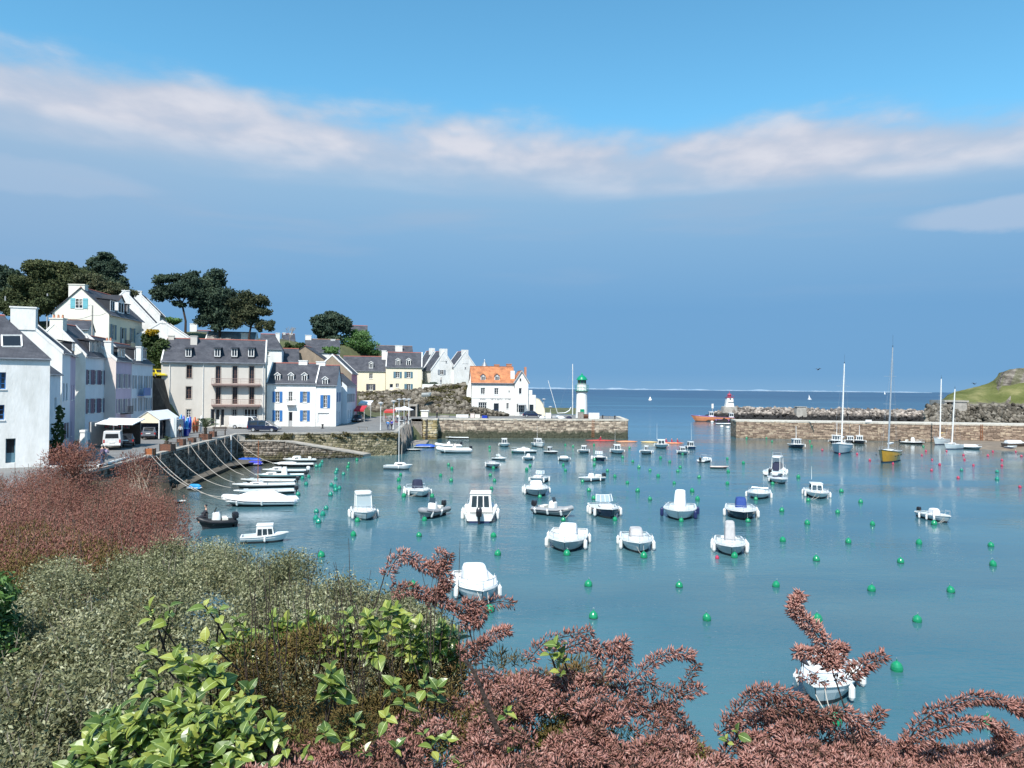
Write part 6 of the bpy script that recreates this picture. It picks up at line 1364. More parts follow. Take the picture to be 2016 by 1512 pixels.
# far ranks
SMALL = [
 ('grey-white fishing boat with tarpaulin hump, left middle distance', 970, 922, 34, 8, dict(top=[('cover', -.3, .1, .6, .4, 'canvas_grey', .1)], hull='gel_grey', nf=(2, 1))),
 ('low white speedboat pointing right just behind the tarpaulin hump boat', 984, 907, 29, 62, dict(top=[('cuddy', -.05, .25, .6, .25), ('screen', .0, .6, .3, .2)], hull='gel_pale', nf=(0, 0))),
 ('small white boat with square wheelhouse near the pier', 993, 880, 23, 4, dict(top=[('cabin', -.22, .05, .6, 1.05, .1)], nf=(0, 1), bottom='antifoul_teal')),
 ('white boat with peaked white cover, bow to the left, near the pier', 1030, 893, 46, -66, dict(top=[('flat', -.3, .3, .7, .35), ('cover', -.1, .1, .3, .8)], nf=(1, 0), H=.6)),
 ('white cruiser with slanted window band and tall thin mast by the pier', 1061, 881, 31, 22, dict(top=[('cabin', -.3, .12, .68, .9, .5, dict(front=3, side=3))], ant=(-.2, 0, 1.5, 4.2), nf=(0, 1), H=1.0)),
 ('little white boat with peaked cover and hanging fenders, centre left', 1040, 907, 24, -5, dict(top=[('cover', -.1, .12, .35, .7)], nf=(2, 2), hull='gel_pale')),
 ('dark navy wooden boat with small wheelhouse, bow to the right', 1086, 894, 30, 48, dict(top=[('cabin', -.25, -.02, .5, .8, .1, dict(front=2, side=1))], hull='gel_navy', nf=(1, 0))),
 ('white boat with flat white cockpit cover, centre', 1111, 909, 28, 10, dict(top=[('cover', -.28, .1, .75, .42)], hull='gel_pale', nf=(1, 1))),
 ('grey fishing boat with brown trimmed wheelhouse in line with the pier', 1149, 893, 26, -8, dict(top=[('cabin', -.22, .05, .5, .8, .1)], hull='gel_grey', nf=(1, 1))),
 ('white motorboat with navy bottom and glazed windscreen, centre', 1180, 908, 33, 10, dict(top=[('cuddy', -.1, .25, .6, .3), ('screen', .0, .6, .45, .3)], bottom='antifoul_blue', hull='gel_navy', nf=(1, 3), fs=1.2)),
 ('white fishing boat with domed wheelhouse roof below the pier end', 1215, 894, 31, 6, dict(top=[('cabin', -.25, .05, .55, .95, .15, dict(front=2))], hull='gel_pale', nf=(1, 1), ant=(-.1, -.15, 1.5, 3.6))),
 ('small white boat with tiny wheelhouse and grey hull, left of the tall antenna boat', 1272, 895, 28, -6, dict(top=[('cabin', -.2, 0, .35, .85, .1)], hull='gel_grey', nf=(2, 2))),
 ('white cabin boat with two front windows and a tall leaning antenna', 1302, 883, 29, 3, dict(top=[('cabin', -.22, .05, .62, .95, .1)], nf=(1, 1), ant=(-.2, -.3, 1.4, 4.4), hull='gel_pale')),
 ('white cabin boat with pale canopy directly before the blue hulled one', 1344, 895, 27, 10, dict(top=[('cabin', -.2, .02, .55, .75, .1), ], nf=(1, 1), hull='gel_pale')),
 ('blue hulled boat with white wheelhouse and tall antenna', 1361, 884, 26, 25, dict(top=[('cabin', -.25, .05, .7, .95, .1)], hull='gel_blue', bottom='antifoul_blue', nf=(0, 1), ant=(-.1, .1, 1.5, 4.6))),
 ('white boat seen from astern with a black outboard left of a red dinghy', 1389, 911, 32, 160, dict(top=[('cuddy', -.1, .2, .6, .4), ('arch', -.2, .7, .7)], eng=('engine_black', .9), nf=(2, 1))),
 ('dark blue fishing boat with white wheelhouse and roof mast before the right pier', 1569, 883, 37, 14, dict(top=[('cabin', -.22, .08, .62, 1.15, .1, dict(front=3, side=2, roofo=.2)), ('mast', -.1, 3.9, .05)], hull='gel_navy', nf=(2, 0), H=.9, fs=1.3)),
 ('white fishing boat with wide roof half hidden behind the white yacht', 1646, 874, 32, -8, dict(top=[('cabin', -.25, .05, .7, 1.2, .1, dict(front=3, roofo=.2)), ('mast', -.1, 4.2, .05)], hull='gel_navy', nf=(2, 1), H=.8)),
 ('white wheelhouse boat just right of the white yacht mast', 1674, 872, 24, 12, dict(top=[('cabin', -.25, .08, .8, .95, .1, dict(front=3))], hull='gel_navy', nf=(0, 1))),
 ('dark hulled boat with white box wheelhouse, between the two tall yachts', 1692, 874, 26, 5, dict(top=[('cabin', -.22, .05, .62, 1.1, .05, dict(front=3)), ('mast', -.1, 3.6, .05)], hull='gel_navy', nf=(2, 2))),
 ('dark hulled open boat with white console right of the yellow yacht', 1797, 875, 38, 62, dict(top=[('console', .0, .4, 1.1), ('seat', -.25, .5, .5)], hull='gel_navy', nf=(0, 0), eng=('engine_black', .8), H=.55)),
 ('low white covered boat moored right of the leaning masts', 1909, 885, 37, 55, dict(top=[('flat', -.35, .35, .85, .4)], hull='gel_grey', nf=(1, 0), H=.6)),
 ('little blue boat with white top near the right edge', 1988, 887, 26, 6, dict(top=[('cuddy', -.15, .2, .6, .45)], hull='gel_blue', bottom='antifoul_blue', nf=(0, 1))),
]
for lb, px, yw, w, hd_, kw in SMALL:
 kw.setdefault('rails', w > 30); boat(lb, px, yw, w, hd_, **kw)
# dinghies and rowing boats
def dinghy(label, px, yw, w, h=90, hull='gel_white', inside='gel_pale', L_=3.0, H=.38, name='rowing_boat', cat='rowing boat', cover=None, **k):
 r = boat(label, px, yw, w, h, L_=L_, H=H, hull=hull, deckm=hull, cock=inside, nf=(0, 0), rails=False, deckfrom=.9, name=name, cat=cat, top=([('flat', -.46, .44, .92, .32, cover)] if cover else [('thwart', (-.2, .12))]), draft=.2, full=2.6, **k)
 return r
dinghy('left white rowing boat moored close under the pier wall', 900, 864, 38, -86); dinghy('right white rowing boat moored close under the pier wall', 951, 862, 38, 86)
dinghy('small red dinghy drifting in mid harbour', 1416, 923, 30, 82, hull='gel_red', inside='gel_cream', name='dinghy', cat='dinghy')
dinghy('narrow white skiff lying beside the pink tamarisk mass on the left', 341, 991, 44, 78, L_=4.2, H=.28, name='skiff', cat='skiff')
dinghy('sky blue tarpaulin covered dinghy hanging on the left mooring ropes', 384, 966, 26, 74, hull='tarp_sky', inside='tarp_sky', cover='tarp_sky', name='dinghy', cat='dinghy')
dinghy('blue tarpaulin covered dinghy below the slipway wall corner', 492, 911, 44, 82, hull='gel_teal', cover='tarp_blue', name='dinghy', cat='dinghy', L_=3.2)
dinghy('violet blue covered dinghy behind the moored dinghies at the corner', 503, 917, 26, 80, hull='tarp_violet', cover='tarp_violet', name='dinghy', cat='dinghy', L_=2.4)
dinghy('tiny white tender under the ladder of the quay wall', 451, 922, 22, 88, L_=3, H=.25, name='dinghy', cat='dinghy')
dinghy('navy dinghy beside blue tarpaulins under the timber piles', 815, 888, 28, 78, hull='gel_navy', name='dinghy', cat='dinghy')
dinghy('bright blue tarpaulin covered boat at the pontoon under the piles', 838, 882, 36, 80, hull='gel_teal', cover='tarp_blue', name='dinghy', cat='dinghy')
dinghy('white and blue workboat dinghy behind the fishing barge', 1430, 836, 34, 85, name='dinghy', cat='dinghy')
# moored group on the left
rib('big inflatable under a smooth white cover, bow tied to the quay ropes', 510, 1000, 134, -80, tubem='canvas_white', cons=False, cover='canvas_white', eng=None, L_=3.0, key='big covered inflatable', nfen=2, hull='gel_grey')
outb = None
dinghy('open white boat with black outboard directly behind the covered inflatable', 520, 976, 96, -84, L_=3.4, H=.5, eng=('engine_black', .8))
boat('white dinghy with small foredeck window, tied among the left group', 520, 963, 100, -84, L_=3.4, top=[('cuddy', .0, .25, .6, .32), ('mast', .1, 4.8, .035, 'wood_rust')], H=.5, nf=(0, 0), rails=False)
dinghy('narrow white launch fourth from the front of the left group', 528, 952, 86, -86, L_=3.6, H=.45, eng=('engine_black', .8))
boat('white motorboat with teal side stripe in the left moored group', 550, 943, 80, -84, L_=3.0, top=[('cuddy', .05, .3, .6, .4), ('console', -.1, .4, 1.0)], H=.5, nf=(0, 1), rails=False, strake='gel_teal', eng=('engine_black', .8))
boat('white motorboat with grey console behind the teal striped one', 560, 933, 70, -86, L_=3.1, top=[('cuddy', .05, .3, .6, .45)], H=.55, nf=(0, 0), rails=False, eng=('engine_white', .9))
boat('black hulled launch with white deck in the left group', 577, 921, 66, -80, L_=3.2, top=[('flat', -.1, .4, .7, .2)], H=.62, hull='engine_black', nf=(0, 0), rails=False, strake='gel_white')
boat('white cabin boat nearest to the slipway in the left group', 590, 911, 54, -82, L_=2.9, top=[('cuddy', -.05, .25, .7, .6), ('seat', -.3, .6, .4)], H=.55, nf=(0, 0), rails=False)
# near pier inflatables
rib('white inflatable with big outboard at the pontoon below the pier corner', 893, 893, 66, -78, tubem='gel_white', key='pontoon inflatable', nfen=1)
rib('white inflatable moored behind the other one at the pontoon', 882, 884, 50, -76, tubem='gel_white', key='rear pontoon inflatable', nfen=0)
# black inflatable and its pilot
rb_ = rib('black inflatable workboat with a dark clothed pilot and black buoy, left foreground', 424, 1044, 66, -62, tubem='rubber_black', hull='rubber_black', inner='iron_dark', key='black inflatable', nfen=0)
boat('old white cabin boat with three side windows half hidden by grey foliage', 521, 1072, 78, 104, L_=2.5, top=[('cabin', -.18, .22, .8, .8, .15, dict(side=3, front=2, roofo=.04, wz=(.3, .78)))], H=.72, nf=(1, 1), rails=False, bottom='antifoul', hull='gel_white', key='old cabin boat')
# yachts
def yacht(label, px, yw, w, h, hullm, masttop_px, masttop_y, L_=3.1, H=None, boom=True, lean=0.0, key=None, bottom='antifoul_blue', two=False, lines=True, dinghy_=False, strake='trim_white', furled=None, antenna=0.0, band=None, rake=0):
 root, Lb, B, H = boat(label, px, yw, w, h, L_=L_, H=H*1.5, hull=hullm, bottom=bottom, nf=(0, 0), strake=strake, top=[('cuddy', -.12, .26, .55, .42)], full=2.1, name='sailing_yacht', cat='yacht', key=key, draft=.9, tr=.62, deckfrom=.3)
 base = root.matrix_basis @ Vector((.06*Lb, 0, H)); Y = base.y; tz = Z_(masttop_px, masttop_y, Y); tx = X_(masttop_px, Y)
 inv = root.matrix_basis.inverted(); tp = inv @ Vector((tx, Y, tz)); b0 = Vector((.06*Lb, 0, H+.2))
 q = MB(); q.tube([b0, b0.lerp(tp, .5), tp], [.13, .12, .09], 8); mo = q.build('mast', ['alu' if hullm == 'gel_yellow' else 'trim_white'], root)
 s = MB();
 for f in (.45, .72):
  c = b0.lerp(tp, f); s.tube([(c.x, -B*.32, c.z), (c.x, B*.32, c.z)], .025, 4)
 s.build('spreader', ['alu'], mo)
 st = MB(); bow = Vector((Lb*.48, 0, H*1.35)); ster = Vector((-Lb*.48, 0, H))
 for A in (bow, ster, Vector((.03*Lb, B*.45, H)), Vector((.03*Lb, -B*.45, H))): st.tube([A, b0.lerp(tp, .97)], .011, 3, cap=False)
 st.build('stays', ['alu'], root)
 if boom:
  q = MB(); c = b0+Vector((0, 0, .9)); e = c+Vector((-Lb*.36, 0, .02)); q.tube([c, e], .06, 6); q.build('boom', ['alu'], root)
  q = MB(); q.tube([c+Vector((0, 0, .12)), c.lerp(e, .5)+Vector((0, 0, .14)), e+Vector((0, 0, .08))], [.16, .13, .06], 8); q.build('furled_sail', [furled or 'canvas_white'], root)
 if antenna: q = MB(); q.tube([tp, tp+Vector((0, 0, antenna))], .015, 4); q.blob(tp+Vector((0, 0, .2)), .08); q.build('antenna', ['iron_dark'], mo)
 if band:
  q = MB()
  for s_ in (1, -1):
   for k in range(3): u = -.2+.2*k; q.box(u*Lb-.25, s_*B*.47-.06, H*.62, u*Lb+.25, s_*B*.47+.035, H*.62+.13)
  q.build('porthole', ['iron_dark'], root)
 return root, Lb, B, H
yacht('white yacht with tall white mast seen bow on, left of the yellow yacht', 1657, 894, 47, -6, 'gel_pale', 1662, 716, H=1.35, key='white yacht', antenna=1.6)
yacht('yellow hulled yacht with a very tall grey mast', 1750, 912, 56, -13, 'gel_yellow', 1757, 684, H=1.5, key='yellow yacht', antenna=1.9, band=True, strake='iron_dark', L_=3.2)
yacht('white yacht with yellow sail cover in front of the right pier', 1852, 876, 34, -28, 'gel_pale', 1853, 746, H=1.05, key='yacht with yellow sail cover', furled='canvas_yellow', antenna=.8)
yacht('small white yacht with a backward leaning mast beside the yellow sail cover yacht', 1876, 885, 42, -58, 'gel_pale', 1880, 766, H=.85, key='leaning mast yacht', antenna=.6, boom=False)
# yacht behind the pier
yb_, Lb, B, H = yacht('yacht moored behind the pier beside the lighthouse, only its mast showing', 1122, 852, 60, 88, 'gel_pale', 1126, 714, H=1.4, key='yacht behind the pier', boom=False)
yb_.location.y = 186; yb_.location.x = X_(1124, 186)
sp1 = thing('crane_boom', 'white slanting derrick spar and boom standing on the pier beside the lighthouse', 'spar', (*PT(1098, 163), 4.0))
q = MB(); a = at(1079, 749, 163)-Vector((*PT(1098, 163), 4.0)); q.tube([a, (0, 0, 1.0)], .055, 6); q.build('spar', ['trim_white'], sp1)
q = MB(); q.tube([(0, 0, 1.0), (1.7, 0, 1.1), (2.6, 0, 1.6), (3.0, 0, 2.4)], [.07, .09, .11, .07], 8); q.build('boom', ['canvas_white'], sp1)
# fishing barge by the breakwater
fb, Lb, B, H = boat('orange and purple fishing barge with small wheelhouse moored at the breakwater tip', 1402, 830, 68, -86, L_=4.2, H=2.3, hull='gel_orange', deckm='gel_purple', cock='gel_purple', nf=(0, 0), rails=False, strake='gel_purple', top=[('cabin', -.02, .08, .6, 2.0, .1), ('cabin', -.48, -.38, .8, 1.7, .05)], name='fishing_boat', cat='fishing boat', key='orange barge', full=4)
for i, (x, y) in enumerate(((1402, 832), (1421, 841), (1433, 843))):
 p = wz(x, y); o = thing('float', ['white float below the middle of the orange barge', 'white float under the bow of the white dinghy by the barge', 'rightmost white float by the far pier end'][i], 'float', (p.x, p.y, .1), 0, 'floats beside the orange barge'); q = MB(); q.blob((0, 0, .1), (.5, .45, .4), seg=10, rings=7); q.build('ball', ['fender_white'], o, smooth=True)
# seabird on the nearest boat
def bird(label, loc, s, rot=0, fly=False):
 o = thing('seabird', label, 'bird', loc, rot)
 q = MB(); q.tube([(-.32*s, 0, .13*s), (-.2*s, 0, .16*s), (0, 0, .22*s), (.15*s, 0, .33*s), (.2*s, 0, .42*s), (.27*s, 0, .46*s), (.34*s, 0, .45*s)], [.012*s, .05*s, .10*s, .08*s, .05*s, .05*s, .02*s], 10); q.build('body', ['cloth_dark'], o, smooth=True)
 q = MB(); q.tube([(.33*s, 0, .45*s), (.44*s, 0, .43*s)], [.018*s, .005*s], 6); q.build('beak', ['canvas_yellow'], o)
 if fly:
  for sy in (1, -1): q = MB(); q.add([(.12*s, sy*.05*s, .27*s), (-.12*s, sy*.05*s, .25*s), (-.2*s, sy*.55*s, .42*s), (.02*s, sy*.6*s, .46*s), (-.25*s, sy*1.1*s, .3*s)], [(0, 1, 2, 3), (3, 2, 4)]); q.build('wing', ['cloth_dark'], o)
 else:
  for sy in (1, -1): q = MB(); q.sblock([(0, .02, .02, 0, 2), (.14*s, .015, .015, 0, 2)], cy=sy*.04*s, n=6); q.build('leg', ['iron_dark'], o)
 return o
bird('dark seabird perched on the left rail of the nearest white boat', wz(1580, 1312, 1.35), 1.0, 1.9)
bird('bird flying above the right breakwater left of the white yacht mast', at(1611, 730, 150), 1.1, .3, True); bird('bird flying near the green headland', at(1918, 758, 170), 1.1, 1.9, True)
# kayaks
def kayak(label, px, yw, w, h, mat, n=1, Yov=None):
 ha = math.radians(h); p = wz(px, yw); Lk = w*p.y/F; o = thing('kayak', label, 'kayak', (p.x, p.y, 0), ha-math.pi/2)
 n_ = 11; q = MB(); T = [i/(n_-1) for i in range(n_)]
 q.tube([(-Lk/2+Lk*t_, 0, .08+.16*(2*t_-1)**4) for t_ in T], [max(.02, .36*math.sin(math.pi*t_)**.7) for t_ in T], 8); ob = q.build('hull', [mat], o, smooth=True); ob.scale = (1, 1, .55)
 for k in range(n):
  xx = Lk*(-.22+.44*(k/(max(n-1, 1)))) if n > 1 else -.1
  seated(o, xx, 0, .12, random.choice(['cloth_dark', 'cloth_red', 'cloth_royal']))
 return o
def seated(parent, x, y, z, coat):
 """small seated figure (part of the kayak crew), one skinned body"""
 J = [(0, 0, 0), (0, 0, .25), (.02, 0, .48), (.03, 0, .58), (.04, 0, .70), (.1, .2, .42), (.35, .28, .32), (.1, -.2, .42), (.35, -.28, .32), (.3, .1, .05), (.8, .1, .08), (.3, -.1, .05), (.8, -.1, .08)]
 E = [(0, 1), (1, 2), (2, 3), (3, 4), (2, 5), (5, 6), (2, 7), (7, 8), (0, 9), (9, 10), (0, 11), (11, 12)]
 rad = [.15, .14, .16, .06, .10, .06, .04, .06, .04, .09, .05, .09, .05]
 me = bpy.data.meshes.new('crew'); me.from_pydata(J, E, [])
 o = thing('person', PLAB.pop(0), 'person', parent.matrix_basis @ Vector((x, y, z)), parent.rotation_euler[2])
 ob = link('body', me, o); ob.modifiers.new('skin', 'SKIN'); ob.modifiers.new('sub', 'SUBSURF').levels = 1
 for v, r in zip(me.skin_vertices[0].data, rad): v.radius = (r, r)
 me.skin_vertices[0].data[0].use_root = True; me.materials.append(MT[coat])
 q = MB(); q.blob((.04, 0, .76), (.1, .09, .12), seg=10, rings=7); q.build('head', ['skin'], o, smooth=True)
 q = MB(); q.tube([(.38, .75, .1), (.36, 0, .36), (.34, -.75, .6)], .018, 5); q.blob((.38, .8, .1), (.02, .13, .07)); q.blob((.34, -.8, .62), (.02, .13, .07)); q.build('paddle', ['iron_dark'], o)
PLAB = ['kayaker in the red kayak below the pier end', 'left paddler in the orange kayak by the tall antenna boat', 'middle paddler in the orange kayak by the tall antenna boat', 'right paddler in the orange kayak by the tall antenna boat']
kayak('long red kayak pointing left below the pier end', 1182, 868, 62, -86, 'gel_red', 1); kayak('pale orange kayak right behind the red one below the pier end', 1234, 870, 44, -88, 'gel_orange', 0)
kayak('orange kayak with three paddlers behind the tall antenna boat', 1322, 873, 50, 88, 'gel_orange', 3); kayak('yellow kayak left behind the tall antenna boat', 1278, 871, 34, 84, 'canvas_yellow', 0)
# distant marks
cbq = thing('channel_buoy', 'white conical channel buoy on the open sea right of the lighthouse', 'buoy', wz(1280, 788)); q = MB(); q.lathe([(1.6, -.3), (1.6, .4), (.4, 2.9), (.3, 3.2)], n=12); q.build('cone', ['fender_white'], cbq); q = MB(); q.tube([(0, 0, 3.2), (0, 0, 4.4)], .12, 5); q.build('top_mark', ['trim_grey'], cbq)
svs = thing('sailing_boat', 'tiny distant sail on the horizon left of the yellow yacht mast', 'sailing boat', (X_(1741, 3000), 3000, 0)); q = MB(); q.add([(0, 0, 1), (5, 0, 1), (1, 0, 14), (0, .6, 1)], [(0, 1, 2), (1, 3, 2), (3, 0, 2)]); q.build('sail', ['canvas_white'], svs); q = MB(); q.box(-1, -1, -.2, 6, 1, 1, bev=.3); q.build('hull', ['gel_white'], svs)
svs = thing('sailing_boat', 'tiny white sail beyond the boulder breakwater', 'sailing boat', (X_(1592, 900), 900, 0)); q = MB(); q.add([(0, 0, .6), (2.5, 0, .6), (.5, 0, 6), (0, .4, .6)], [(0, 1, 2), (1, 3, 2), (3, 0, 2)]); q.build('sail', ['canvas_white'], svs); q = MB(); q.box(-1, -.7, -.2, 3.5, .7, .6, bev=.2); q.build('hull', ['gel_white'], svs)
pb = thing('pole_beacon', 'thin white pole beacon in the sea left of the red lighthouse', 'beacon', (X_(1403, 260), 260, 0)); q = MB(); q.tube([(0, 0, -1), (0, 0, 4)], .12, 6); q.build('pole', ['trim_grey'], pb); q = MB(); q.box(-.35, -.2, 4, .35, .2, 5.6); q.build('top_mark', ['trim_white'], pb)

# ------------------------------------------------------------------ mooring buoys
def buoy_mesh(m, s=1.0):
 q = MB(); r = .20*s
 q.lathe([(r*.55, -.16*s), (r*.95, -.05*s), (r*1.0, .02*s)], n=14, m=1); q.lathe([(r*1.0, .02*s), (r*1.04, .09*s), (r*.97, .17*s), (r*.78, .25*s), (r*.42, .31*s), (r*.14, .335*s)], n=14, m=0); q.lathe([(r*.13, .33*s), (r*.08, .40*s), (.005, .405*s)], n=6, m=0)
 return q.mesh('buoy', [m, 'buoy_weed'], True)
BM = {k: buoy_mesh(k) for k in ('buoy_green', 'buoy_teal', 'buoy_red')}; BMs = buoy_mesh('buoy_weed')
def ring_mesh():
 q = MB(); q.tube([(.035*math.cos(a), 0, .43+.035*math.sin(a)) for a in [k*math.pi/4 for k in range(9)]], .008, 4); return q.mesh('ring', ['alu'])
RMs = ring_mesh()
GREEN = [(702.8,907),(686.5,914),(685,921),(781.6,924),(789,936),(785,947),(786,962),(795,978),(850.6,979),(883,916),(889.5,924),(867.5,937),(888,948),(971.7,923),(965,937),(973.6,948),(1043.7,918),(1037,926),(967.7,963),(835.8,1025),(825.4,1056),(703.8,1027),(696,1055),(945,1024),(971.7,1057),(979.6,1093),(1063,980),(994,877.5),(1010,891.5),(1036.5,906),(1079,892),(1113,877),(1128.4,880),(1169.5,877),(1146.7,892),(1107,907),(1170.5,907),(1213,891.5),(1239.5,882.5),(1226,901.5),(1109,917),(1170,917),(1246,910),(1300.4,903),(1318.3,910.5),(1113.5,927),(1195.7,928),(1258,921.5),(1279.6,927),(1339,921.5),(1334,929),(1210.8,939.5),(1296,939),(1376,941),(1235,952),(1327.6,952.5),(1146.7,949.5),(1159.6,967),(1255,968),(1363,968.5),(1169,983),(1280,984.5),(1373,984.5),(1109,1026),(1210.8,1025),(1341,1027),(1116,1093),(1267.7,1098),(1344,895),(1302.4,881),(1470,863.5),(1509,863.5),(1520,870),(1594.5,869.5),(1598,879.5),(1576,879),(1432,904),(1463.5,913),(1433.8,930),(1571.7,941),(1521.5,954),(1432,953.5),(1656.6,969),(1488,984.5),(1591,986.5),(1539,1007),(1649,1010),(1473,1028),(1589.5,1032),(1445.7,1098),(1541,1066),(1670,1069),(1607.4,1104),(1694.4,990),(1718,1034),(1838.8,1033),(1809,1071),(1951,1076),(1773,1108),(1955,1114),(1818,880),(1810,873.5),(1981,881.5),(1696,873),(1527.4,1155),(1715.6,1163),(1872.6,1166),(1610,1223),(1805.4,1224),(1765.7,1320),(1944,1427),(1644,1424),(1158,1154),(1337,1156),(1168,1217),(1392,1221),(965,1204),(812,1155),(633,1096),(964,881.5),(964,888)]
TEAL = [(634,911),(630.6,916),(622.7,920),(629.8,919),(608,940),(595.6,943),(602.7,955),(587.4,975),(580,986),(663.3,927),(661,932),(676.4,935),(661,945),(652.4,957),(660,960.5),(668,963),(660.6,967),(650.7,976),(642,1003),(623,1009),(635.8,1015),(621.6,1023),(626.8,1030),(1893,927),(1962.8,930),(1962.8,945)]
RED = [(1619,887),(1653,895),(1412,1100),(1687.4,895),(1712.6,907),(1758,914),(1823,889),(1815,897),(1835,906),(1850,916),(1834,927),(1863.4,889),(1896.8,897),(1899,906),(1886.4,942),(1916.6,917),(1944.8,898),(1954.7,890),(2000,890),(1972.5,907),(1972.5,918),(2011,899),(2008,960)]
LM = [(k, v[0], v[1]) for k, v in BOATS.items()]
names = {}
allb = [('green', p, 'buoy_green') for p in GREEN]+[('green', p, 'buoy_teal') for p in TEAL]+[('red', p, 'buoy_red') for p in RED]
short = {v[2]: k for k, v in BOATS.items()}
info = []
for colr, p, mm in allb:
 best = min(LM, key=lambda b_: math.hypot(p[0]-b_[1], (p[1]-b_[2])*1.6)); dx, dy = p[0]-best[1], (p[1]-best[2])*1.6; d = math.hypot(dx, dy)
 side = ('right of' if dx > 0 else 'left of') if abs(dx) > abs(dy) else ('in front of' if dy > 0 else 'behind')
 info.append([colr, p, mm, best[0], side, d])
cnt = {}
for it in info: cnt.setdefault((it[0], it[3], it[4]), []).append(it)
ORD = ['nearest', 'second', 'third', 'fourth', 'fifth', 'sixth', 'seventh', 'eighth', 'ninth', 'tenth', 'eleventh', 'twelfth', 'thirteenth', 'fourteenth', 'fifteenth', 'sixteenth']
for key_, lst in cnt.items():
 lst.sort(key=lambda it: it[5])
 for k, it in enumerate(lst):
  nm = it[3]; nm = nm if len(nm.split()) <= 9 else ' '.join(nm.split()[:9]).rstrip(',')
  while nm.split()[-1] in ('the', 'a', 'and', 'with', 'of', 'in', 'behind', 'to', 'by', 'at', 'its', 'on', 'left', 'below', 'small', 'under', 'beside', 'just', 'middle', 'white', 'tall', 'bow'): nm = ' '.join(nm.split()[:-1]).rstrip(',')
  ordw = ORD[k] if len(lst) > 1 else ''
  lab = f"{ordw+' ' if ordw else ''}{it[0]} buoy {it[4]} the {nm}"
  p = wz(*it[1]); o = bpy.data.objects.new('mooring_buoy', BM[it[2]]); COL.objects.link(o); s = random.uniform(.92, 1.12)*(.85 if it[0] == 'red' or it[1][1] < 930 and it[0] == 'red' else 1)
  if it[1] == (1412, 1100): s = .6
  o.location = (p.x, p.y, -.01); o.scale = (s, s, s*random.uniform(.95, 1.1)); o.rotation_euler = (R(random.uniform(-9, 9)), R(random.uniform(-9, 9)), random.uniform(0, 6))
  setp(o, lab, 'buoy', 'green mooring buoys afloat in the harbour' if it[0] == 'green' else 'red mooring buoys afloat in the harbour')
  r_ = bpy.data.objects.new('ring', RMs); COL.objects.link(r_); r_.parent = o
p = wz(459, 1034); o = thing('float', 'black ball float at the stern of the black inflatable', 'float', (p.x, p.y, .1)); q = MB(); q.blob((0, 0, .1), (.36, .36, .33), seg=12, rings=8); q.build('ball', ['rubber_black'], o, smooth=True)

# ------------------------------------------------------------------ mooring ropes from the quay
def rope(label, A, Bp, sag, r=.035, mat='rope_grey'):
 o = thing('mooring_rope', label, 'rope', A, 0, 'mooring ropes slung from the dark quay wall'); d = Bp-A; q = MB(); q.tube([d*(k/14)+Vector((0, 0, -sag*4*(k/14)*(1-k/14))) for k in range(15)], r, 5); q.build('line', [mat], o)
def wt(f, z=3.6): a = WL1+(WL3-WL1)*f; return Vector((a.x+.12, a.y, z))
EN = [((440, 979), .9), ((452, 986), .9), ((455, 960), .8), ((462, 950), .8), ((480, 935), .8), ((510, 938), .8), ((540, 912), .8)]
for k, ((x, y), z) in enumerate(EN):
 f = (.03, .06, .2, .38, .55, .72, .9)[k]
 rope(['lowest mooring rope, nearest to the parapet', 'second mooring rope from the near end of the wall', 'third mooring rope from the near end of the wall', 'middle mooring rope of the seven on the wall', 'third mooring rope from the far corner of the wall', 'second mooring rope from the far corner of the wall', 'mooring rope closest to the far corner of the wall'][k], wt(f), wz(x, y, z), .9-.05*k)
PO = ['nearest pale vertical pole against the dark quay wall', 'second pale pole along the quay wall', 'third pale pole along the quay wall', 'fourth pale pole along the quay wall', 'fifth pale pole along the quay wall', 'sixth pale pole along the quay wall', 'seventh pale pole along the quay wall', 'thick white pole with rungs near the wall corner', 'last pale pole beside the wall corner']
for k, lb in enumerate(PO):
 f = (.08, .22, .34, .45, .55, .66, .76, .86, .95)[k]; a = WL1+(WL3-WL1)*f; o = thing('pole', lb, 'pole', (a.x+.3, a.y, 0), 0, 'poles against the dark quay wall')
 q = MB(); big = k == 7; q.tube([(0, 0, -.6), (random.uniform(-.1, .1), random.uniform(-.2, .2), 3.75)], .11 if big else .07, 6); q.build('shaft', ['trim_white' if big else 'wood_grey'], o)
 if big:
  for j in range(6): q = MB(); q.box(-.1, -.35, .3+j*.55, .1, .1, .36+j*.55); q.build('rung', ['wood_grey'], o)
# timber piles on the far wall
NP = 17
for k in range(NP):
 f = .02+.8*k/(NP-1); a = WQ+(WR-WQ)*f; o = thing('timber_pile', ['nearest', 'second', 'third', 'fourth', 'fifth', 'sixth', 'seventh', 'eighth', 'ninth', 'tenth', 'eleventh', 'twelfth', 'thirteenth', 'fourteenth', 'fifteenth', 'sixteenth', 'farthest'][k]+' grey timber pile from the outer corner of the cafe quay wall', 'pile', (a.x+.28, a.y, 0), 0, 'timber piles along the wall by the yellow pier corner')
 q = MB(); q.tube([(random.uniform(.1, .9), random.uniform(-.3, .3), -.8), (random.uniform(.25, .5), 0, 2), (random.uniform(0, .1), random.uniform(-.2, .2), 3.9+.2*f)], random.uniform(.09, .14), 7); q.build('shaft', ['wood_grey'], o)
gy = thing('gangway', 'grey slatted timber fender panel between the piles and the yellow pier corner', 'fender panel', (-20.3, 149, 0));
for k in range(9): q = MB(); x = .1+k*.24; q.box(x, -.1-.03*(k % 2), -.5, x+.2, .05, 3.5); q.build('board', ['wood_grey'], gy)
for zz in (.9, 3.3): q = MB(); q.box(.05, -.2, zz, 2.3, -.125, zz+.16); q.build('rail', ['wood_grey'], gy)
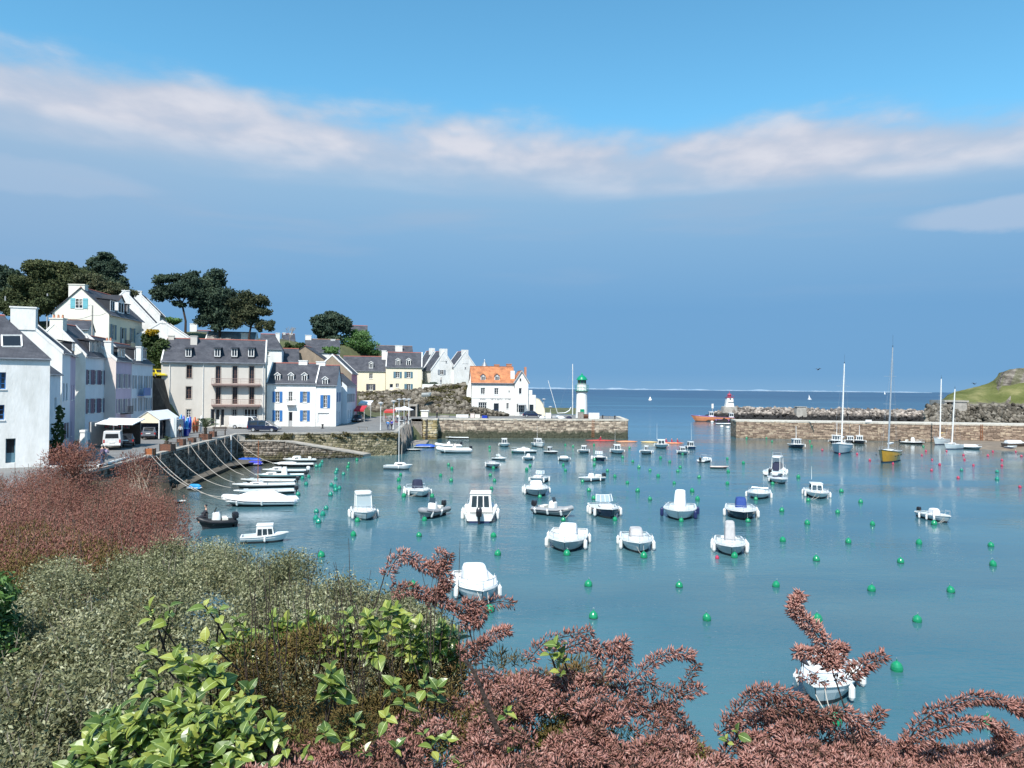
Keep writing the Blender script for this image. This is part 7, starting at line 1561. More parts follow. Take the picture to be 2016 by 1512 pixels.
pn = thing('pontoon', 'small pale floating pontoon under the yellow pier corner', 'pontoon', (-18.6, 137, .0), .05); q = MB(); q.box(-1.6, -4, -.1, 3.0, 4, .28); q.build('float', ['concrete'], pn)
for k in range(8): q = MB(); q.box(-1.6, -4+k, .283, 3.0, -3.03+k, .33); q.build('plank', ['wood_grey'], pn)
# ------------------------------------------------------------------ people
def person(label, loc, rot=0.0, ht=1.7, coat='cloth_dark', legs='cloth_jeans', hair='hair_dark', pose='stand', walk=.12, bend=0.0):
 s = ht/1.72; o = thing('person', label, 'person', loc, rot)
 if pose == 'sit':
  J = [(0, 0, .50), (.02, 0, .72), (.04, 0, .95), (.05, 0, 1.06), (.07, 0, 1.2), (.06, .2, .92), (.2, .25, .72), (.38, .18, .66), (.06, -.2, .92), (.2, -.25, .72), (.38, -.18, .66), (.05, .1, .48), (.45, .12, .5), (.46, .12, .1), (.6, .12, .05), (.05, -.1, .48), (.45, -.12, .5), (.46, -.12, .1), (.6, -.12, .05)]
 else:
  w = walk; b = bend
  J = [(0, 0, .92), (.01+b*.3, 0, 1.12), (.02+b*.7, 0, 1.36-b*.1), (.03+b*.9, 0, 1.47-b*.15), (.05+b*1.1, 0, 1.6-b*.2), (.02+b*.7, .19, 1.36-b*.1), (w*.6+b, .25, 1.1-b*.1), (w*1.4+.1+b, .22, .88), (.02+b*.7, -.19, 1.36-b*.1), (-w*.6+b, -.25, 1.1-b*.1), (-w*.6+.12+b, -.22, .88), (0, .09, .88), (w*.9+.02, .1, .48), (w*.9, .1, .08), (w*.9+.14, .1, .03), (0, -.09, .88), (-w*.5, -.1, .48), (-w*1.3, -.1, .08), (-w*1.3+.14, -.1, .03)]
 E = [(0, 1), (1, 2), (2, 3), (3, 4), (2, 5), (5, 6), (6, 7), (2, 8), (8, 9), (9, 10), (0, 11), (11, 12), (12, 13), (13, 14), (0, 15), (15, 16), (16, 17), (17, 18)]
 rad = [.13, .115, .14, .055, .06, .07, .048, .035, .07, .048, .035, .095, .062, .045, .035, .095, .062, .045, .035]
 def skin(name, idx, mat, k=1.0, root=None):
  idx = list(idx); mp = {v: i for i, v in enumerate(idx)}; me = bpy.data.meshes.new(name)
  me.from_pydata([tuple(c*s for c in J[i]) for i in idx], [(mp[a], mp[b]) for a, b in E if a in mp and b in mp], [])
  ob = link(name, me, o); ob.modifiers.new('skin', 'SKIN'); sb = ob.modifiers.new('sub', 'SUBSURF'); sb.levels = 1; sb.render_levels = 1
  for v, i in zip(me.skin_vertices[0].data, idx): v.radius = (rad[i]*s*k, rad[i]*s*k)
  me.skin_vertices[0].data[mp[root if root is not None else idx[0]]].use_root = True; me.materials.append(MT[mat]); return ob
 skin('body', range(19), 'skin'); skin('jacket', (0, 1, 2, 5, 6, 7, 8, 9, 10), coat, 1.18); skin('trousers', (0, 11, 12, 13, 15, 16, 17), legs, 1.2)
 hx, hy, hz_ = [c*s for c in J[4]]
 q = MB(); q.blob((hx, hy, hz_+.03*s), (.095*s, .078*s, .12*s), seg=12, rings=8); q.blob((hx+.095*s, 0, hz_+.02*s), (.02*s, .014*s, .025*s)); q.build('head', ['skin'], o, smooth=True)
 q = MB(); q.blob((hx-.02*s, hy, hz_+.065*s), (.1*s, .088*s, .105*s), seg=12, rings=8); q.build('hair', [hair], o, smooth=True)
 return o
def gp(px, py, z): return wz(px, py, z)
Pr = math.pi/2
person('person in dark jacket walking on the quay beside a lilac dressed companion', at(200, 916, 62)*1.0+Vector((0, 0, 0)), 1.0, 1.72, 'cloth_purple', 'cloth_jeans', 'hair_grey')
person('person in lilac top leaning towards a dark jacketed companion on the quay', at(208, 915, 62.3), 2.4, 1.66, 'cloth_lilac', 'cloth_grey', 'hair_grey', bend=.12)
person('person in red top and dark trousers by the grey tarpaulin stall', gp(336, 857, 3.65), 2.0, 1.66, 'cloth_red', 'cloth_dark')
person('person in dark coat standing left of the blue plastic kayaks', gp(349, 860, 3.65), .4, 1.7, 'cloth_dark', 'cloth_dark')
person('person in white shirt beside a dark coated person near the kayaks', gp(355, 861, 3.65), 2.6, 1.68, 'cloth_white', 'cloth_dark')
person('person in bright blue jacket leaning on the quay edge between two lamp posts', gp(764, 847, 3.65), 1.9, 1.66, 'cloth_blue', 'cloth_jeans', bend=.15)
person('person in royal blue coat beside the right lamp post', gp(771, 847, 3.65), 1.0, 1.72, 'cloth_royal', 'cloth_dark')
person('person in dark clothes walking near the top of the yellow pier corner', gp(860, 824, 4.05), .3, 1.72, 'cloth_dark', 'cloth_dark')
person('small distant person on the path in front of the white gables', at(868, 757, 179), .6, 1.7, 'cloth_grey', 'cloth_jeans')
person('person in dark red sitting at the cafe terrace under the dark awning', gp(795, 830, 3.8), 2.8, 1.7, 'cloth_red', 'cloth_dark', pose='sit')
person('person in white top standing at the cafe terrace', gp(783, 832, 3.75), 2.0, 1.7, 'cloth_white', 'cloth_jeans')
person('person in purple coat at the right end of the cafe terrace', gp(802, 829, 3.8), .5, 1.7, 'cloth_purple', 'cloth_dark')
person('dark dressed pilot sitting in the black inflatable', rb_.location+Vector((-.75, .25, .35)), rb_.rotation_euler[2], 1.7, 'cloth_dark', 'cloth_dark', 'cloth_dark', pose='sit')
# ------------------------------------------------------------------ vehicles
def vehicle(label, loc, rot, Lc, Wc, Hc, paint, kind='hatch', name='parked_car', cat='car'):
 """front at +x. stations along x: (x, z_bottom, z_belt, z_roof, half belt, half roof)"""
 o = thing(name, label, cat, loc, rot); h = Hc; a = Lc/2; w = Wc/2; zb = .28; zl = h*.56
 if kind == 'van': st = [(-a, .35, zl, h*.97, w*.95, w*.86), (-a+.08, .3, zl, h, w, w*.9), (a*.25, .3, zl, h, w, w*.9), (a*.48, .3, zl, h*.97, w, w*.86), (a*.74, .3, zl*.98, zl*1.0, w*.98, w*.8), (a*.95, .32, zl*.82, zl*.83, w*.92, w*.72), (a, .4, zl*.62, zl*.63, w*.85, w*.7)]
 elif kind == 'mpv': st = [(-a, .4, zl, h*.9, w*.92, w*.78), (-a+.15, .3, zl, h*.97, w*.98, w*.8), (-a*.3, .3, zl, h, w, w*.82), (a*.2, .3, zl, h*.97, w, w*.8), (a*.68, .3, zl*.97, zl*.99, w*.98, w*.75), (a*.93, .32, zl*.78, zl*.79, w*.92, w*.7), (a, .4, zl*.6, zl*.61, w*.82, w*.66)]
 else: st = [(-a, .42, zl*.98, zl*1.0, w*.88, w*.7), (-a+.12, .32, zl, zl*1.06, w*.97, w*.72), (-a*.62, .3, zl, h*.96, w, w*.76), (-a*.1, .3, zl, h, w, w*.78), (a*.18, .3, zl, h*.95, w, w*.75), (a*.52, .3, zl*.97, zl*1.0, w*.98, w*.72), (a*.92, .32, zl*.8, zl*.82, w*.9, w*.66), (a, .4, zl*.62, zl*.63, w*.8, w*.6)]
 q = MB(); n = len(st); rg = []
 for x, b, l_, r_, wb, wr in st: rg.append([(x, -wb*.93, b), (x, -wb, (b+l_)/2), (x, -wb, l_), (x, -wr, r_), (x, wr, r_), (x, wb, l_), (x, wb, (b+l_)/2), (x, wb*.93, b)])
 for i in range(n-1):
  for k in range(8): q.quad(rg[i][k], rg[i+1][k], rg[i+1][(k+1) % 8], rg[i][(k+1) % 8])
 q.add(rg[0], [tuple(range(8))]); q.add(rg[-1], [tuple(range(8))[::-1]]); body = q.build('body', [paint], o, smooth=True)
 def pane(i0, i1, side, f=(.06, .94), v=(.12, .86)):
  A, B_, C_, D_ = (Vector(rg[i0][2 if side < 0 else 5]), Vector(rg[i1][2 if side < 0 else 5]), Vector(rg[i1][3 if side < 0 else 4]), Vector(rg[i0][3 if side < 0 else 4]))
  nrm = Vector((0, side, .25)).normalized()*.012; P = lambda u, t_: (A*(1-u)+B_*u)*(1-t_)+(D_*(1-u)+C_*u)*t_+nrm
  g = MB(); g.quad(P(f[0], v[0]), P(f[1], v[0]), P(f[1], v[1]), P(f[0], v[1])); g.build('window', ['window_glass'], o)
 if kind == 'van':
  for s in (-1, 1): pane(2, 3, s, (.1, .95)); pane(3, 4, s, (.02, .45), (.12, .8))
  ws = (3, 4); bw_ = 0
 elif kind == 'mpv':
  for s in (-1, 1): pane(1, 2, s); pane(2, 3, s); pane(3, 4, s, (.03, .5), (.12, .8))
  ws = (3, 4); bw_ = 0
 else:
  for s in (-1, 1): pane(2, 3, s); pane(3, 4, s); pane(4, 5, s, (.03, .4), (.1, .8)); pane(1, 2, s, (.55, .95), (.15, .8))
  ws = (4, 5); bw_ = 1
 A, B_, C_, D_ = [Vector(p) for p in (rg[ws[0]][3], rg[ws[0]][4], rg[ws[1]][4], rg[ws[1]][3])]; nn = Vector((.5, 0, .85))*.014
 g = MB(); P = lambda u, t_: (A*(1-u)+B_*u)*(1-t_)+(D_*(1-u)+C_*u)*t_+nn; g.quad(P(.07, .08), P(.93, .08), P(.95, .95), P(.05, .95)); g.build('windscreen', ['window_glass'], o)
 if kind in ('van', 'mpv'):
  x0 = st[0][0]-.012; g = MB(); g.quad((x0, -w*.74, zl*1.08), (x0, w*.74, zl*1.08), (x0, w*.68, h*.86), (x0, -w*.68, h*.86)); g.build('rear_window', ['window_glass'], o)
 else:
  A, B_, C_, D_ = [Vector(p) for p in (rg[1][3], rg[1][4], rg[2][4], rg[2][3])]; nn = Vector((-.6, 0, .8))*.014; g = MB(); P = lambda u, t_: (A*(1-u)+B_*u)*(1-t_)+(D_*(1-u)+C_*u)*t_+nn; g.quad(P(.06, .1), P(.94, .1), P(.92, .92), P(.08, .92)); g.build('rear_window', ['window_glass'], o)
 for sx in (-.60, .62):
  for sy in (-1, 1):
   t_ = MB(); t_.lathe([(.22, -.1), (.31, -.09), (.31, .09), (.22, .1)], n=16, axis='y'); wh_ = t_.build('wheel', ['tyre'], o, smooth=False); wh_.location = (sx*a, sy*(w-.08), .31)
   r_ = MB(); r_.lathe([(.2, -.105), (.2, .105)], n=12, axis='y'); r_.build('rim', ['alu'], wh_)
 for sy in (-1, 1):
  t_ = MB(); t_.box(-a-.015, sy*w*.86-.08, zl*.62, -a+.1, sy*w*.86+.08 if False else sy*w*.86+.06, zl*.95); t_.build('tail_light', ['red_light'], o)
  t_ = MB(); t_.box(a-.14, sy*w*.7-.16, zl*.62, a-.02, sy*w*.7+.14, zl*.76); t_.build('headlight', ['gel_pale'], o)
 t_ = MB(); t_.box(-a-.06, -w*.94, .34, -a+.1, w*.94, .56, bev=.03); t_.build('bumper', [paint if kind != 'van' else 'trim_white'], o); t_ = MB(); t_.box(a-.1, -w*.88, .32, a+.05, w*.88, .5, bev=.03); t_.build('bumper', [paint], o)
 t_ = MB(); t_.box(-a-.075, -.26, .62, -a-.005, .26, .73); t_.build('number_plate', ['trim_white'], o)
 return o
vehicle('white small van parked at the bistro with its rear window facing the viewer', gp(204, 884, 3.78)+Vector((0, 1.9, 0)), 1.98, 4.0, 1.68, 1.82, 'paint_white', 'van', 'parked_van', 'van')
vehicle('dark car in shadow parked just right of the white van at the bistro', gp(224, 880, 3.78)+Vector((.2, 2.3, 0)), 1.98, 3.9, 1.6, 1.4, 'paint_dark')
vehicle('grey hatchback seen from behind right of the menu board', gp(282, 864, 3.74)+Vector((0, 1.9, 0)), 1.88, 4.1, 1.7, 1.45, 'paint_grey')
vehicle('white light truck parked half hidden in front of the grey stall', gp(307, 860, 3.7)+Vector((.2, 2.2, 0)), 1.85, 4.2, 1.7, 1.75, 'paint_white', 'van', 'parked_van', 'van')
vehicle('white panel van parked in front of the beige building', (*PT(486, 116.5), 3.62), -.12, 5.0, 1.75, 2.0, 'paint_white', 'van', 'parked_van', 'van')
vehicle('navy blue people carrier parked broadside beside the white panel van', (*PT(521.5, 109.6), 3.62), -.03, 4.55, 1.78, 1.68, 'paint_navy', 'mpv')
vehicle('dark car parked nose towards the viewer under the red awning', (*PT(706, 139), 3.72), -1.5, 4.1, 1.72, 1.5, 'paint_dark')
vehicle('dark blue car parked side on in front of the orange roofed hotel', (*PT(1049, 163.5), 4.02), -.04, 4.3, 1.7, 1.45, 'paint_navy')
vehicle('yellow car peeking out above the stone retaining wall', (*PT(311, 117.5), 11.55), -.8, 3.8, 1.6, 1.4, 'paint_yellow')
# ------------------------------------------------------------------ quay furniture
def planter(label, px, py, w, hh, mat='wood_brown', d=None, plant=None):
 p = gp(px, py, 3.62); W_ = w*p.y/F; H_ = hh*p.y/F; D_ = d or W_*.7; o = thing('planter', label, 'planter', (p.x, p.y+D_/2, 3.6), -.1)
 nb = 4
 for k in range(nb):
  q = MB(); z0 = H_*k/nb; z1 = H_*(k+1)/nb-.015; q.box(-W_/2, -D_/2, z0, W_/2, -D_/2+.05, z1); q.box(-W_/2, D_/2-.05, z0, W_/2, D_/2, z1); q.box(-W_/2, -D_/2+.05, z0, -W_/2+.05, D_/2-.05, z1); q.box(W_/2-.05, -D_/2+.05, z0, W_/2, D_/2-.05, z1); q.build('plank', [mat], o)
 q = MB()
 for sx in (-1, 1):
  for sy in (-1, 1): q.box(sx*W_/2-.04, sy*D_/2-.04, 0, sx*W_/2+.04, sy*D_/2+.04, H_+.03)
 q.build('corner_post', ['wood_dark'], o); q = MB(); q.quad((-W_/2+.05, -D_/2+.05, H_*.85), (W_/2-.05, -D_/2+.05, H_*.85), (W_/2-.05, D_/2-.05, H_*.85), (-W_/2+.05, D_/2-.05, H_*.85)); q.build('soil', ['soil'], o)
 return o, W_, D_, H_
planter('square orange-brown wooden planter nearest the parapet on the quay', 293.5, 896, 15, 13, 'wood_rust')
o1, W1_, D1_, H1_ = planter('wide brown planter holding a dark spiky plant, second along the quay', 326, 888, 23, 14, 'wood_brown')
planter('brown planter box behind the spiky plant', 355, 877, 13, 13, 'wood_brown'); planter('small dark red planter, fourth along the quay', 376, 871, 12, 9, 'wood_brown')
o2, W2_, D2_, H2_ = planter('large wooden planter with a young palm tree', 401.5, 866, 19, 12, 'wood_brown')
planter('tub shaped wooden planter right of the palm', 417.5, 860, 11, 11, 'wood_brown');
def palm(label, loc, hgt, nf_, fl, mat='leaf_cypress', name='palm_tree', cat='palm', spread=1.0):
 o = thing(name, label, cat, loc); q = MB(); q.tube([(0, 0, 0), (0, 0, hgt)], [.18, .22], 9); q.build('trunk', ['bark'], o)
 for k in range(nf_):
  a = k*2.4; e = R(random.uniform(25, 78)); m_ = MB(); pts = [Vector((math.cos(a)*math.cos(e)*fl*t_*spread, math.sin(a)*math.cos(e)*fl*t_*spread, hgt+math.sin(e)*fl*t_-fl*.35*t_*t_)) for t_ in [j/7 for j in range(8)]]
  m_.tube(pts, [.03*(1-j/9) for j in range(8)], 4); side = Vector((-math.sin(a), math.cos(a), 0))
  for j in range(1, 8):
   for f in (0, .5):
    if j == 7 and f: continue
    c = pts[j] if f == 0 else (pts[j]+pts[min(j+1, 7)])/2; dr = (pts[min(j+1, 7)]-pts[j-1]).normalized()
    for s_ in (1, -1):
     tip = c+side*s_*fl*.2+dr*fl*.14-Vector((0, 0, fl*.05)); wv = dr*.035; m_.add([c-wv, c+wv, tip], [(0, 1, 2)])
  fo = m_.build('frond', ['hill_green' if False else 'palm_leaf'], o)
 return o
pm('palm_leaf', (.10, .13, .06), (.06, .08, .035), sc=3, rough=.6)
palm('young palm tree standing in the large planter on the quay', o2.location+Vector((0, 0, H2_*.8)), .9, 22, 2.0)
palm('dark spiky cordyline in the wide planter', o1.location+Vector((-.1, 0, H1_*.8)), .45, 12, .75, name='potted_plant', cat='plant', spread=.9)
def bench(label, loc, rot, L_=1.5, mat='wood_brown', back=False, table=False):
 o = thing('bench' if not table else 'picnic_table', label, 'bench' if not table else 'table', loc, rot); h = .45 if not table else .74
 for k in range(3): q = MB(); q.box(-L_/2, -.22+k*.15, h, L_/2, -.09+k*.15, h+.04); q.build('slat', [mat], o)
 for sx in (-1, 1): q = MB(); q.box(sx*L_*.38-.05, -.2, 0, sx*L_*.38+.05, .2, h-.002); q.build('leg', ['concrete' if not table else mat], o)
 if back:
  for k in range(2): q = MB(); q.box(-L_/2, .2, h+.15+k*.18, L_/2, .24, h+.28+k*.18); q.build('slat', [mat], o)
  for sx in (-1, 1): q = MB(); q.box(sx*L_*.38-.04, .24, 0, sx*L_*.38+.04, .3, h+.5); q.build('back_post', [mat], o)
bench('low dark bench between the two small quay planters', gp(366, 876, 3.6), -.3, 1.3, 'wood_dark'); bench('low bench left of the palm planter', gp(387, 869, 3.6), -.3, 1.4, 'wood_dark'); bench('bench beside the spiky plant planter', gp(342, 879, 3.6), -.3, 1.3, 'wood_dark')
bench('dark wooden picnic table with benches right of the tub planter', gp(432, 858, 3.6), .2, 1.9, 'wood_dark', table=True, back=True); bench('brown bench by the quay edge in front of the square', gp(714, 846.5, 3.62), .05, 1.7, 'wood_dark', back=False)
bench('weathered wooden bench on the pier below the lighthouse', gp(1155, 824, 4.0), 0, 2.0, 'wood_brown', back=True); bench('blue bench near the end of the pier', gp(1194, 823, 4.0), 0, 1.7, 'gel_navy', back=False)
def lamp(label, px, Y, ytop, zg=3.7):
 o = thing('street_lamp', label, 'street lamp', (X_(px, Y), Y, zg), 0, 'pale globe topped street lamps around the square'); H_ = Z_(px, ytop, Y)-zg
 q = MB(); q.tube([(0, 0, 0), (0, 0, .9), (0, 0, H_-.35)], [.09, .05, .045], 8); q.build('pole', ['trim_white'], o)
 q = MB(); q.lathe([(.1, H_-.4), (.2, H_-.3), (.22, H_-.12)], n=12); q.build('lantern', ['gel_pale'], o, smooth=True); q = MB(); q.lathe([(.46, H_-.16), (.42, H_-.08), (.22, H_+.03), (.04, H_+.07)], n=16); q.build('lamp_shade', ['trim_grey'], o, smooth=True)
lamp('tall lamp post left of the people in blue', 750, 115, 792); lamp('lamp post directly right of the people in blue', 775, 118, 788.5); lamp('third lamp post, above the white cafe parasol', 786, 128, 785); lamp('fourth lamp post behind the cafe terrace', 796, 131, 784.5); lamp('rightmost lamp post left of the dark doorway in the rock', 805, 134, 785)
lamp('lamp post with white shade right of the hotel wall', 1071, 176, 785, 4.0); lamp('small lamp post behind the boats stored on the pier', 1084, 178, 800, 4.0)
# cables and lamp on the left row
ub = thing('lamp_post', 'concrete pole with overhead wires standing in front of the cream house', 'utility pole', (*PT(180, 100), 8)); q = MB(); q.tube([(0, 0, 0), (0, 0, Z_(180, 601, 100)-8)], [.14, .09], 6); q.build('pole', ['concrete'], ub)
q = MB(); zt = Z_(180, 603, 100)-8; q.tube([(0, 0, zt), (-.3, 0, zt+.2), (-.6, 0, zt+.05), (-.7, 0, zt-.5)], .03, 5); q.build('arm', ['trim_grey'], ub)
q = MB(); A = Vector((0, 0, zt-1.2)); Bq = at(125, 627, 84)-ub.location; q.tube([A.lerp(Bq, k/8)+Vector((0, 0, -.3*math.sin(math.pi*k/8))) for k in range(9)], .025, 4); Bq = at(209, 616, 111)-ub.location; q.tube([A.lerp(Bq, k/6)+Vector((0, 0, -.2*math.sin(math.pi*k/6))) for k in range(7)], .025, 4); q.build('wire', ['iron_dark'], ub)
for px, yt, yb, lb in ((8, 583, 620, 'short pole with lamp in the woodland at the far left'), (91, 578, 625, 'thin pole standing in the woodland left of the cream house')):
 u = thing('lamp_post', lb, 'pole', (X_(px, 118), 118, Z_(px, yb, 118)-4)); q = MB(); q.tube([(0, 0, 0), (0, 0, 4+(yb-yt)*118/F)], .1, 6); q.build('pole', ['trim_grey'], u)
# kayak rack, tarps
def stood(label, px, py, mat, h_, w_=.55, lean=.12, nm='stored_kayak'):
 p = gp(px, py, 3.66); o = thing(nm, label, 'kayak', p, random.uniform(-.3, .3)); q = MB(); T = [i/8 for i in range(9)]
 q.tube([(0, lean*h_*t_+.15*(2*t_-1)**2, h_*t_) for t_ in T], [max(.03, w_/2*math.sin(math.pi*min(max(t_, .03), .97))**.5) for t_ in T], 10); ob = q.build('hull', [mat], o, smooth=True); q = MB(); q.blob((0, lean*h_*.5-.14, h_*.5), (.16, .06, .4)); q.build('cockpit', ['iron_dark'], o)
i = 0
for px, mat, hh, lb in ((345, 'plastic_blue', 2.6, 'dark blue kayak standing upright at the left of the rack'), (352, 'plastic_cyan', 2.7, 'light blue kayak standing second in the rack'), (359, 'plastic_blue', 2.5, 'dark blue kayak in the middle of the rack'), (366, 'plastic_cyan', 2.2, 'low bright cyan kayak in the rack behind the white shirted person'), (373, 'plastic_blue', 2.3, 'rightmost blue kayak of the rack'), (381, 'plastic_orange', 2.2, 'orange-red kayak standing right of the blue ones'), (387, 'plastic_orange', 1.9, 'shorter orange kayak beside the white hull'), (394, 'gel_white', 2.3, 'white hull standing at the right end of the rack')): stood(lb, px, 856-.12*(px-345), mat, hh)
bc = thing('table', 'blue plastic trestle table with cyan top in front of the kayaks', 'table', gp(361, 858, 3.66), 0); q = MB(); q.box(-.7, -.4, .95, .7, .4, 1.02); q.build('top', ['plastic_cyan'], bc); q = MB(); q.box(-.6, -.3, 0, -.5, .3, .95); q.box(.5, -.3, 0, .6, .3, .95); q.box(-.5, -.02, 0, .5, .02, .9); q.build('frame', ['plastic_blue'], bc)
# awnings by the pink house and terrace
def awning(label, px0, px1, ytop, ybot, Y, dep, mat, posts=True, name='awning', cat='awning', zg=3.75):
 a = at(px0, ybot, Y-dep); b2 = at(px1, ybot, Y-dep); c3 = at(px0, ytop, Y); d4 = at(px1, ytop, Y); o = thing(name, label, cat, (0, 0, 0)); q = MB(); u = Vector((0, 0, .06))
 q.hexa([a, b2, Vector((b2.x, Y, d4.z)), Vector((a.x, Y, c3.z)), a+u, b2+u, Vector((b2.x, Y, d4.z))+u, Vector((a.x, Y, c3.z))+u]); q.hexa([a-Vector((0, .02, .3)), b2-Vector((0, .02, .3)), b2-Vector((0, 0, .3)), a-Vector((0, 0, .3)), a-Vector((0, .02, 0)), b2-Vector((0, .02, 0)), b2, a]); q.build('canopy', [mat], o)
 if posts:
  for p in (a, b2): q = MB(); q.tube([(p.x, p.y+.05, zg), (p.x, p.y+.05, p.z)], .04, 6); q.build('post', ['trim_white'], o)
awning('red cafe awning in front of the pink house', 697, 717, 799, 807, 142, 3.0, 'red_cloth'); awning('white cafe awning right of the red one', 705, 730, 789, 795, 155, 3, 'canvas_white')
awning('dark red terrace awning behind the people in blue', 756, 776, 806, 810, 141, 2.5, 'gel_red'); awning('white terrace canopy behind the lamp posts', 775, 790, 803, 808, 143, 2.5, 'canvas_white')
us = thing('parasol', 'white square cafe parasol beside the rock doorway', 'parasol', (*PT(797, 140), 3.8)); q = MB(); q.tube([(0, 0, 0), (0, 0, 2.9)], .04, 6); q.build('pole', ['wood_brown'], us); q = MB(); q.sblock([(2.3, 1.6, 1.6, 0, 12), (2.32, 1.6, 1.6, 0, 12), (3.0, .08, .08, 0, 12)], n=16); q.build('canopy', ['canvas_white'], us)
for k, (px, py) in enumerate(((760, 832), (768, 826), (782, 826), (790, 836), (800, 824), (712, 810), (722, 812))):
 o = thing('cafe_table', ['small table behind the person in bright blue', 'cafe table under the dark red awning', 'cafe table between the third and fourth lamp posts', 'cafe table at the quay edge right of the lamp posts', 'cafe table under the white parasol', 'cafe table beside the red awning', 'cafe table under the far white awning'][k], 'table', gp(px, py, 3.75), 0, 'cafe terrace tables')
 q = MB(); q.lathe([(.4, .7), (.4, .74)], n=12); q.build('top', ['trim_white' if k % 2 else 'wood_brown'], o); q = MB(); q.tube([(0, 0, 0), (0, 0, .7)], .04, 6); q.lathe([(.25, 0), (.05, .05)], n=8); q.build('leg', ['iron_dark'], o)
 for s_ in (-1, 1):
  ch = thing('cafe_chair', f"cafe chair {'left' if s_ < 0 else 'right'} of the {o['label'].split(' ', 1)[1] if o['label'].startswith('small') else o['label']}", 'chair', o.location+Vector((s_*.75, 0, 0)), 0, 'cafe terrace chairs'); q = MB(); q.box(-.2, -.2, .42, .2, .2, .46); q.build('seat', ['gel_red' if k % 2 else 'wood_dark'], ch); q = MB(); q.box(s_*.2-.02, -.2, .46, s_*.2+.02, .2, .9); q.build('backrest', ['gel_red' if k % 2 else 'wood_dark'], ch)
  for sx in (-1, 1):
   for sy in (-1, 1): q = MB(); q.box(sx*.17-.015, sy*.17-.015, 0, sx*.17+.015, sy*.17+.015, .419); q.build('leg', ['iron_dark'], ch)
# rock doorway, hut
dw = thing('doorway', 'dark doorway with pale stone surround set into the rock slope', 'doorway', (*PT(813.5, 160), 4.0)); q = MB(); q.box(-.9, -.1, 0, -.6, 1.5, 2.3); q.box(.6, -.1, 0, .9, 1.5, 2.3); q.box(-.9, -.12, 2.3, .9, 1.5, 2.7); q.build('surround', ['concrete'], dw); q = MB(); q.box(-.6, .5, 0, .6, .6, 2.3); q.build('door', ['iron_dark'], dw); q = MB(); q.box(-.6, 1.4, 0, .6, 6, 2.6); q.build('recess', ['stone_dark'], dw)
hu = thing('hut', 'small pale hut with white roof at the foot of the rock slope', 'hut', (*PT(829.5, 158), 4.0)); q = MB(); q.box(0, 0, 0, 1.5, 1.5, 1.35); q.build('wall', ['gel_cream'], hu); q = MB(); q.box(-.15, -.15, 1.352, 1.65, 1.65, 1.5); q.build('roof', ['trim_white'], hu)
# pier clutter
def crate(label, px0, px1, yt, yb, mat, Y=158.5, d=1.0, name='crate', cat='crate', lid=None):
 a = at(px0, yb, Y); b2 = at(px1, yt, Y); o = thing(name, label, cat, (a.x, Y, 4.0)); W_ = b2.x-a.x; H_ = max(b2.z-4.0, .2); q = MB(); q.box(0, 0, 0, W_, d, H_, bev=.03); q.build('box', [mat], o)
 q = MB(); q.box(-.03, -.03, H_+.002, W_+.03, d+.03, H_+.05); q.build('lid', [lid or mat], o)
 for k in range(max(1, int(W_/.7))): q = MB(); x = W_*(k+.5)/max(1, int(W_/.7)); q.box(x-.02, -.02, .05, x+.02, -.003, H_-.04); q.build('batten', [lid or mat], o)
crate('blue plastic bin on the pier before the hotel', 949, 960, 818.5, 824, 'plastic_blue', 156); crate('white storage box on the pier left of the lighthouse', 1074, 1085, 813, 823, 'trim_white', 158, lid='trim_grey'); crate('long white storage cabinet right of the lighthouse', 1159, 1180, 813.5, 824, 'gel_white', 159, lid='trim_white')
crate('grey wire crate at the foot of the lighthouse', 1138, 1149, 812, 824, 'wood_grey', 158); crate('pinkish pallet of gear on the pier left of the blue bin', 926, 934, 815, 823, 'wall_pinkish', 157); crate('cream container beside the pinkish pallet on the pier', 935, 945, 816, 823, 'gel_cream', 157); crate('low white box near the left end of the pier', 898, 922, 816.5, 822, 'gel_white', 158); crate('grey fish boxes near the pier corner', 866, 884, 818, 824, 'concrete', 158)
crate('small grey locker between boats on the pier', 1149, 1158, 816, 822, 'wood_brown', 160)
def pboat(label, px, Y, w, mat):
 o = thing('upturned_dinghy', label, 'dinghy', (X_(px, Y), Y, 4.02), .1); Lk = w*Y/F; q = MB(); T = [i/8 for i in range(9)]; q.tube([(-Lk/2+Lk*t_, 0, .12) for t_ in T], [max(.05, .45*math.sin(math.pi*min(max(t_, .06), .97))**.6) for t_ in T], 10); ob = q.build('hull', [mat], o, smooth=True); q = MB(); q.tube([(-Lk*.35, 0, .57), (Lk*.35, 0, .57)], .03, 4); q.build('keel', ['trim_grey'], o)
pboat('white upturned dinghy right of the parked dark blue car on the pier', 1068, 158, 11, 'gel_white'); pboat('grey upturned dinghy among the boats stored left of the lighthouse', 1092, 159, 14, 'rubber_grey'); pboat('white upturned dinghy just left of the lighthouse foot', 1106, 158, 13, 'gel_white'); pboat('dark covered dinghy beside the lighthouse foot', 1121, 159, 11, 'canvas_navy'); pboat('pale dinghy in the middle of the boats stored on the pier', 1099, 161, 16, 'gel_pale')
pboat('white upturned boat lying on the rock slope below the yellow house', 839, 170, 14, 'gel_white').__class__ if False else None
for px, Y, lb in ((1211, 158, 'dark bollard near the end of the pier'), (1187, 160, 'low bollard beside the blue bench'), (961, 153.6, 'bollard on the pier edge before the hotel'), (636, 118.5, 'black bollard in front of the garage door')):
 o = thing('bollard', lb, 'bollard', (X_(px, Y), Y, 4.02 if Y > 140 else 3.62)); q = MB(); q.lathe([(.2, 0), (.13, .1), (.12, .5), (.2, .6), (.18, .72), (.03, .78)], n=12); q.build('post', ['iron_dark'], o, smooth=True); q = MB(); q.lathe([(.26, 0), (.26, .05)], n=12); q.build('base', ['iron_dark'], o)
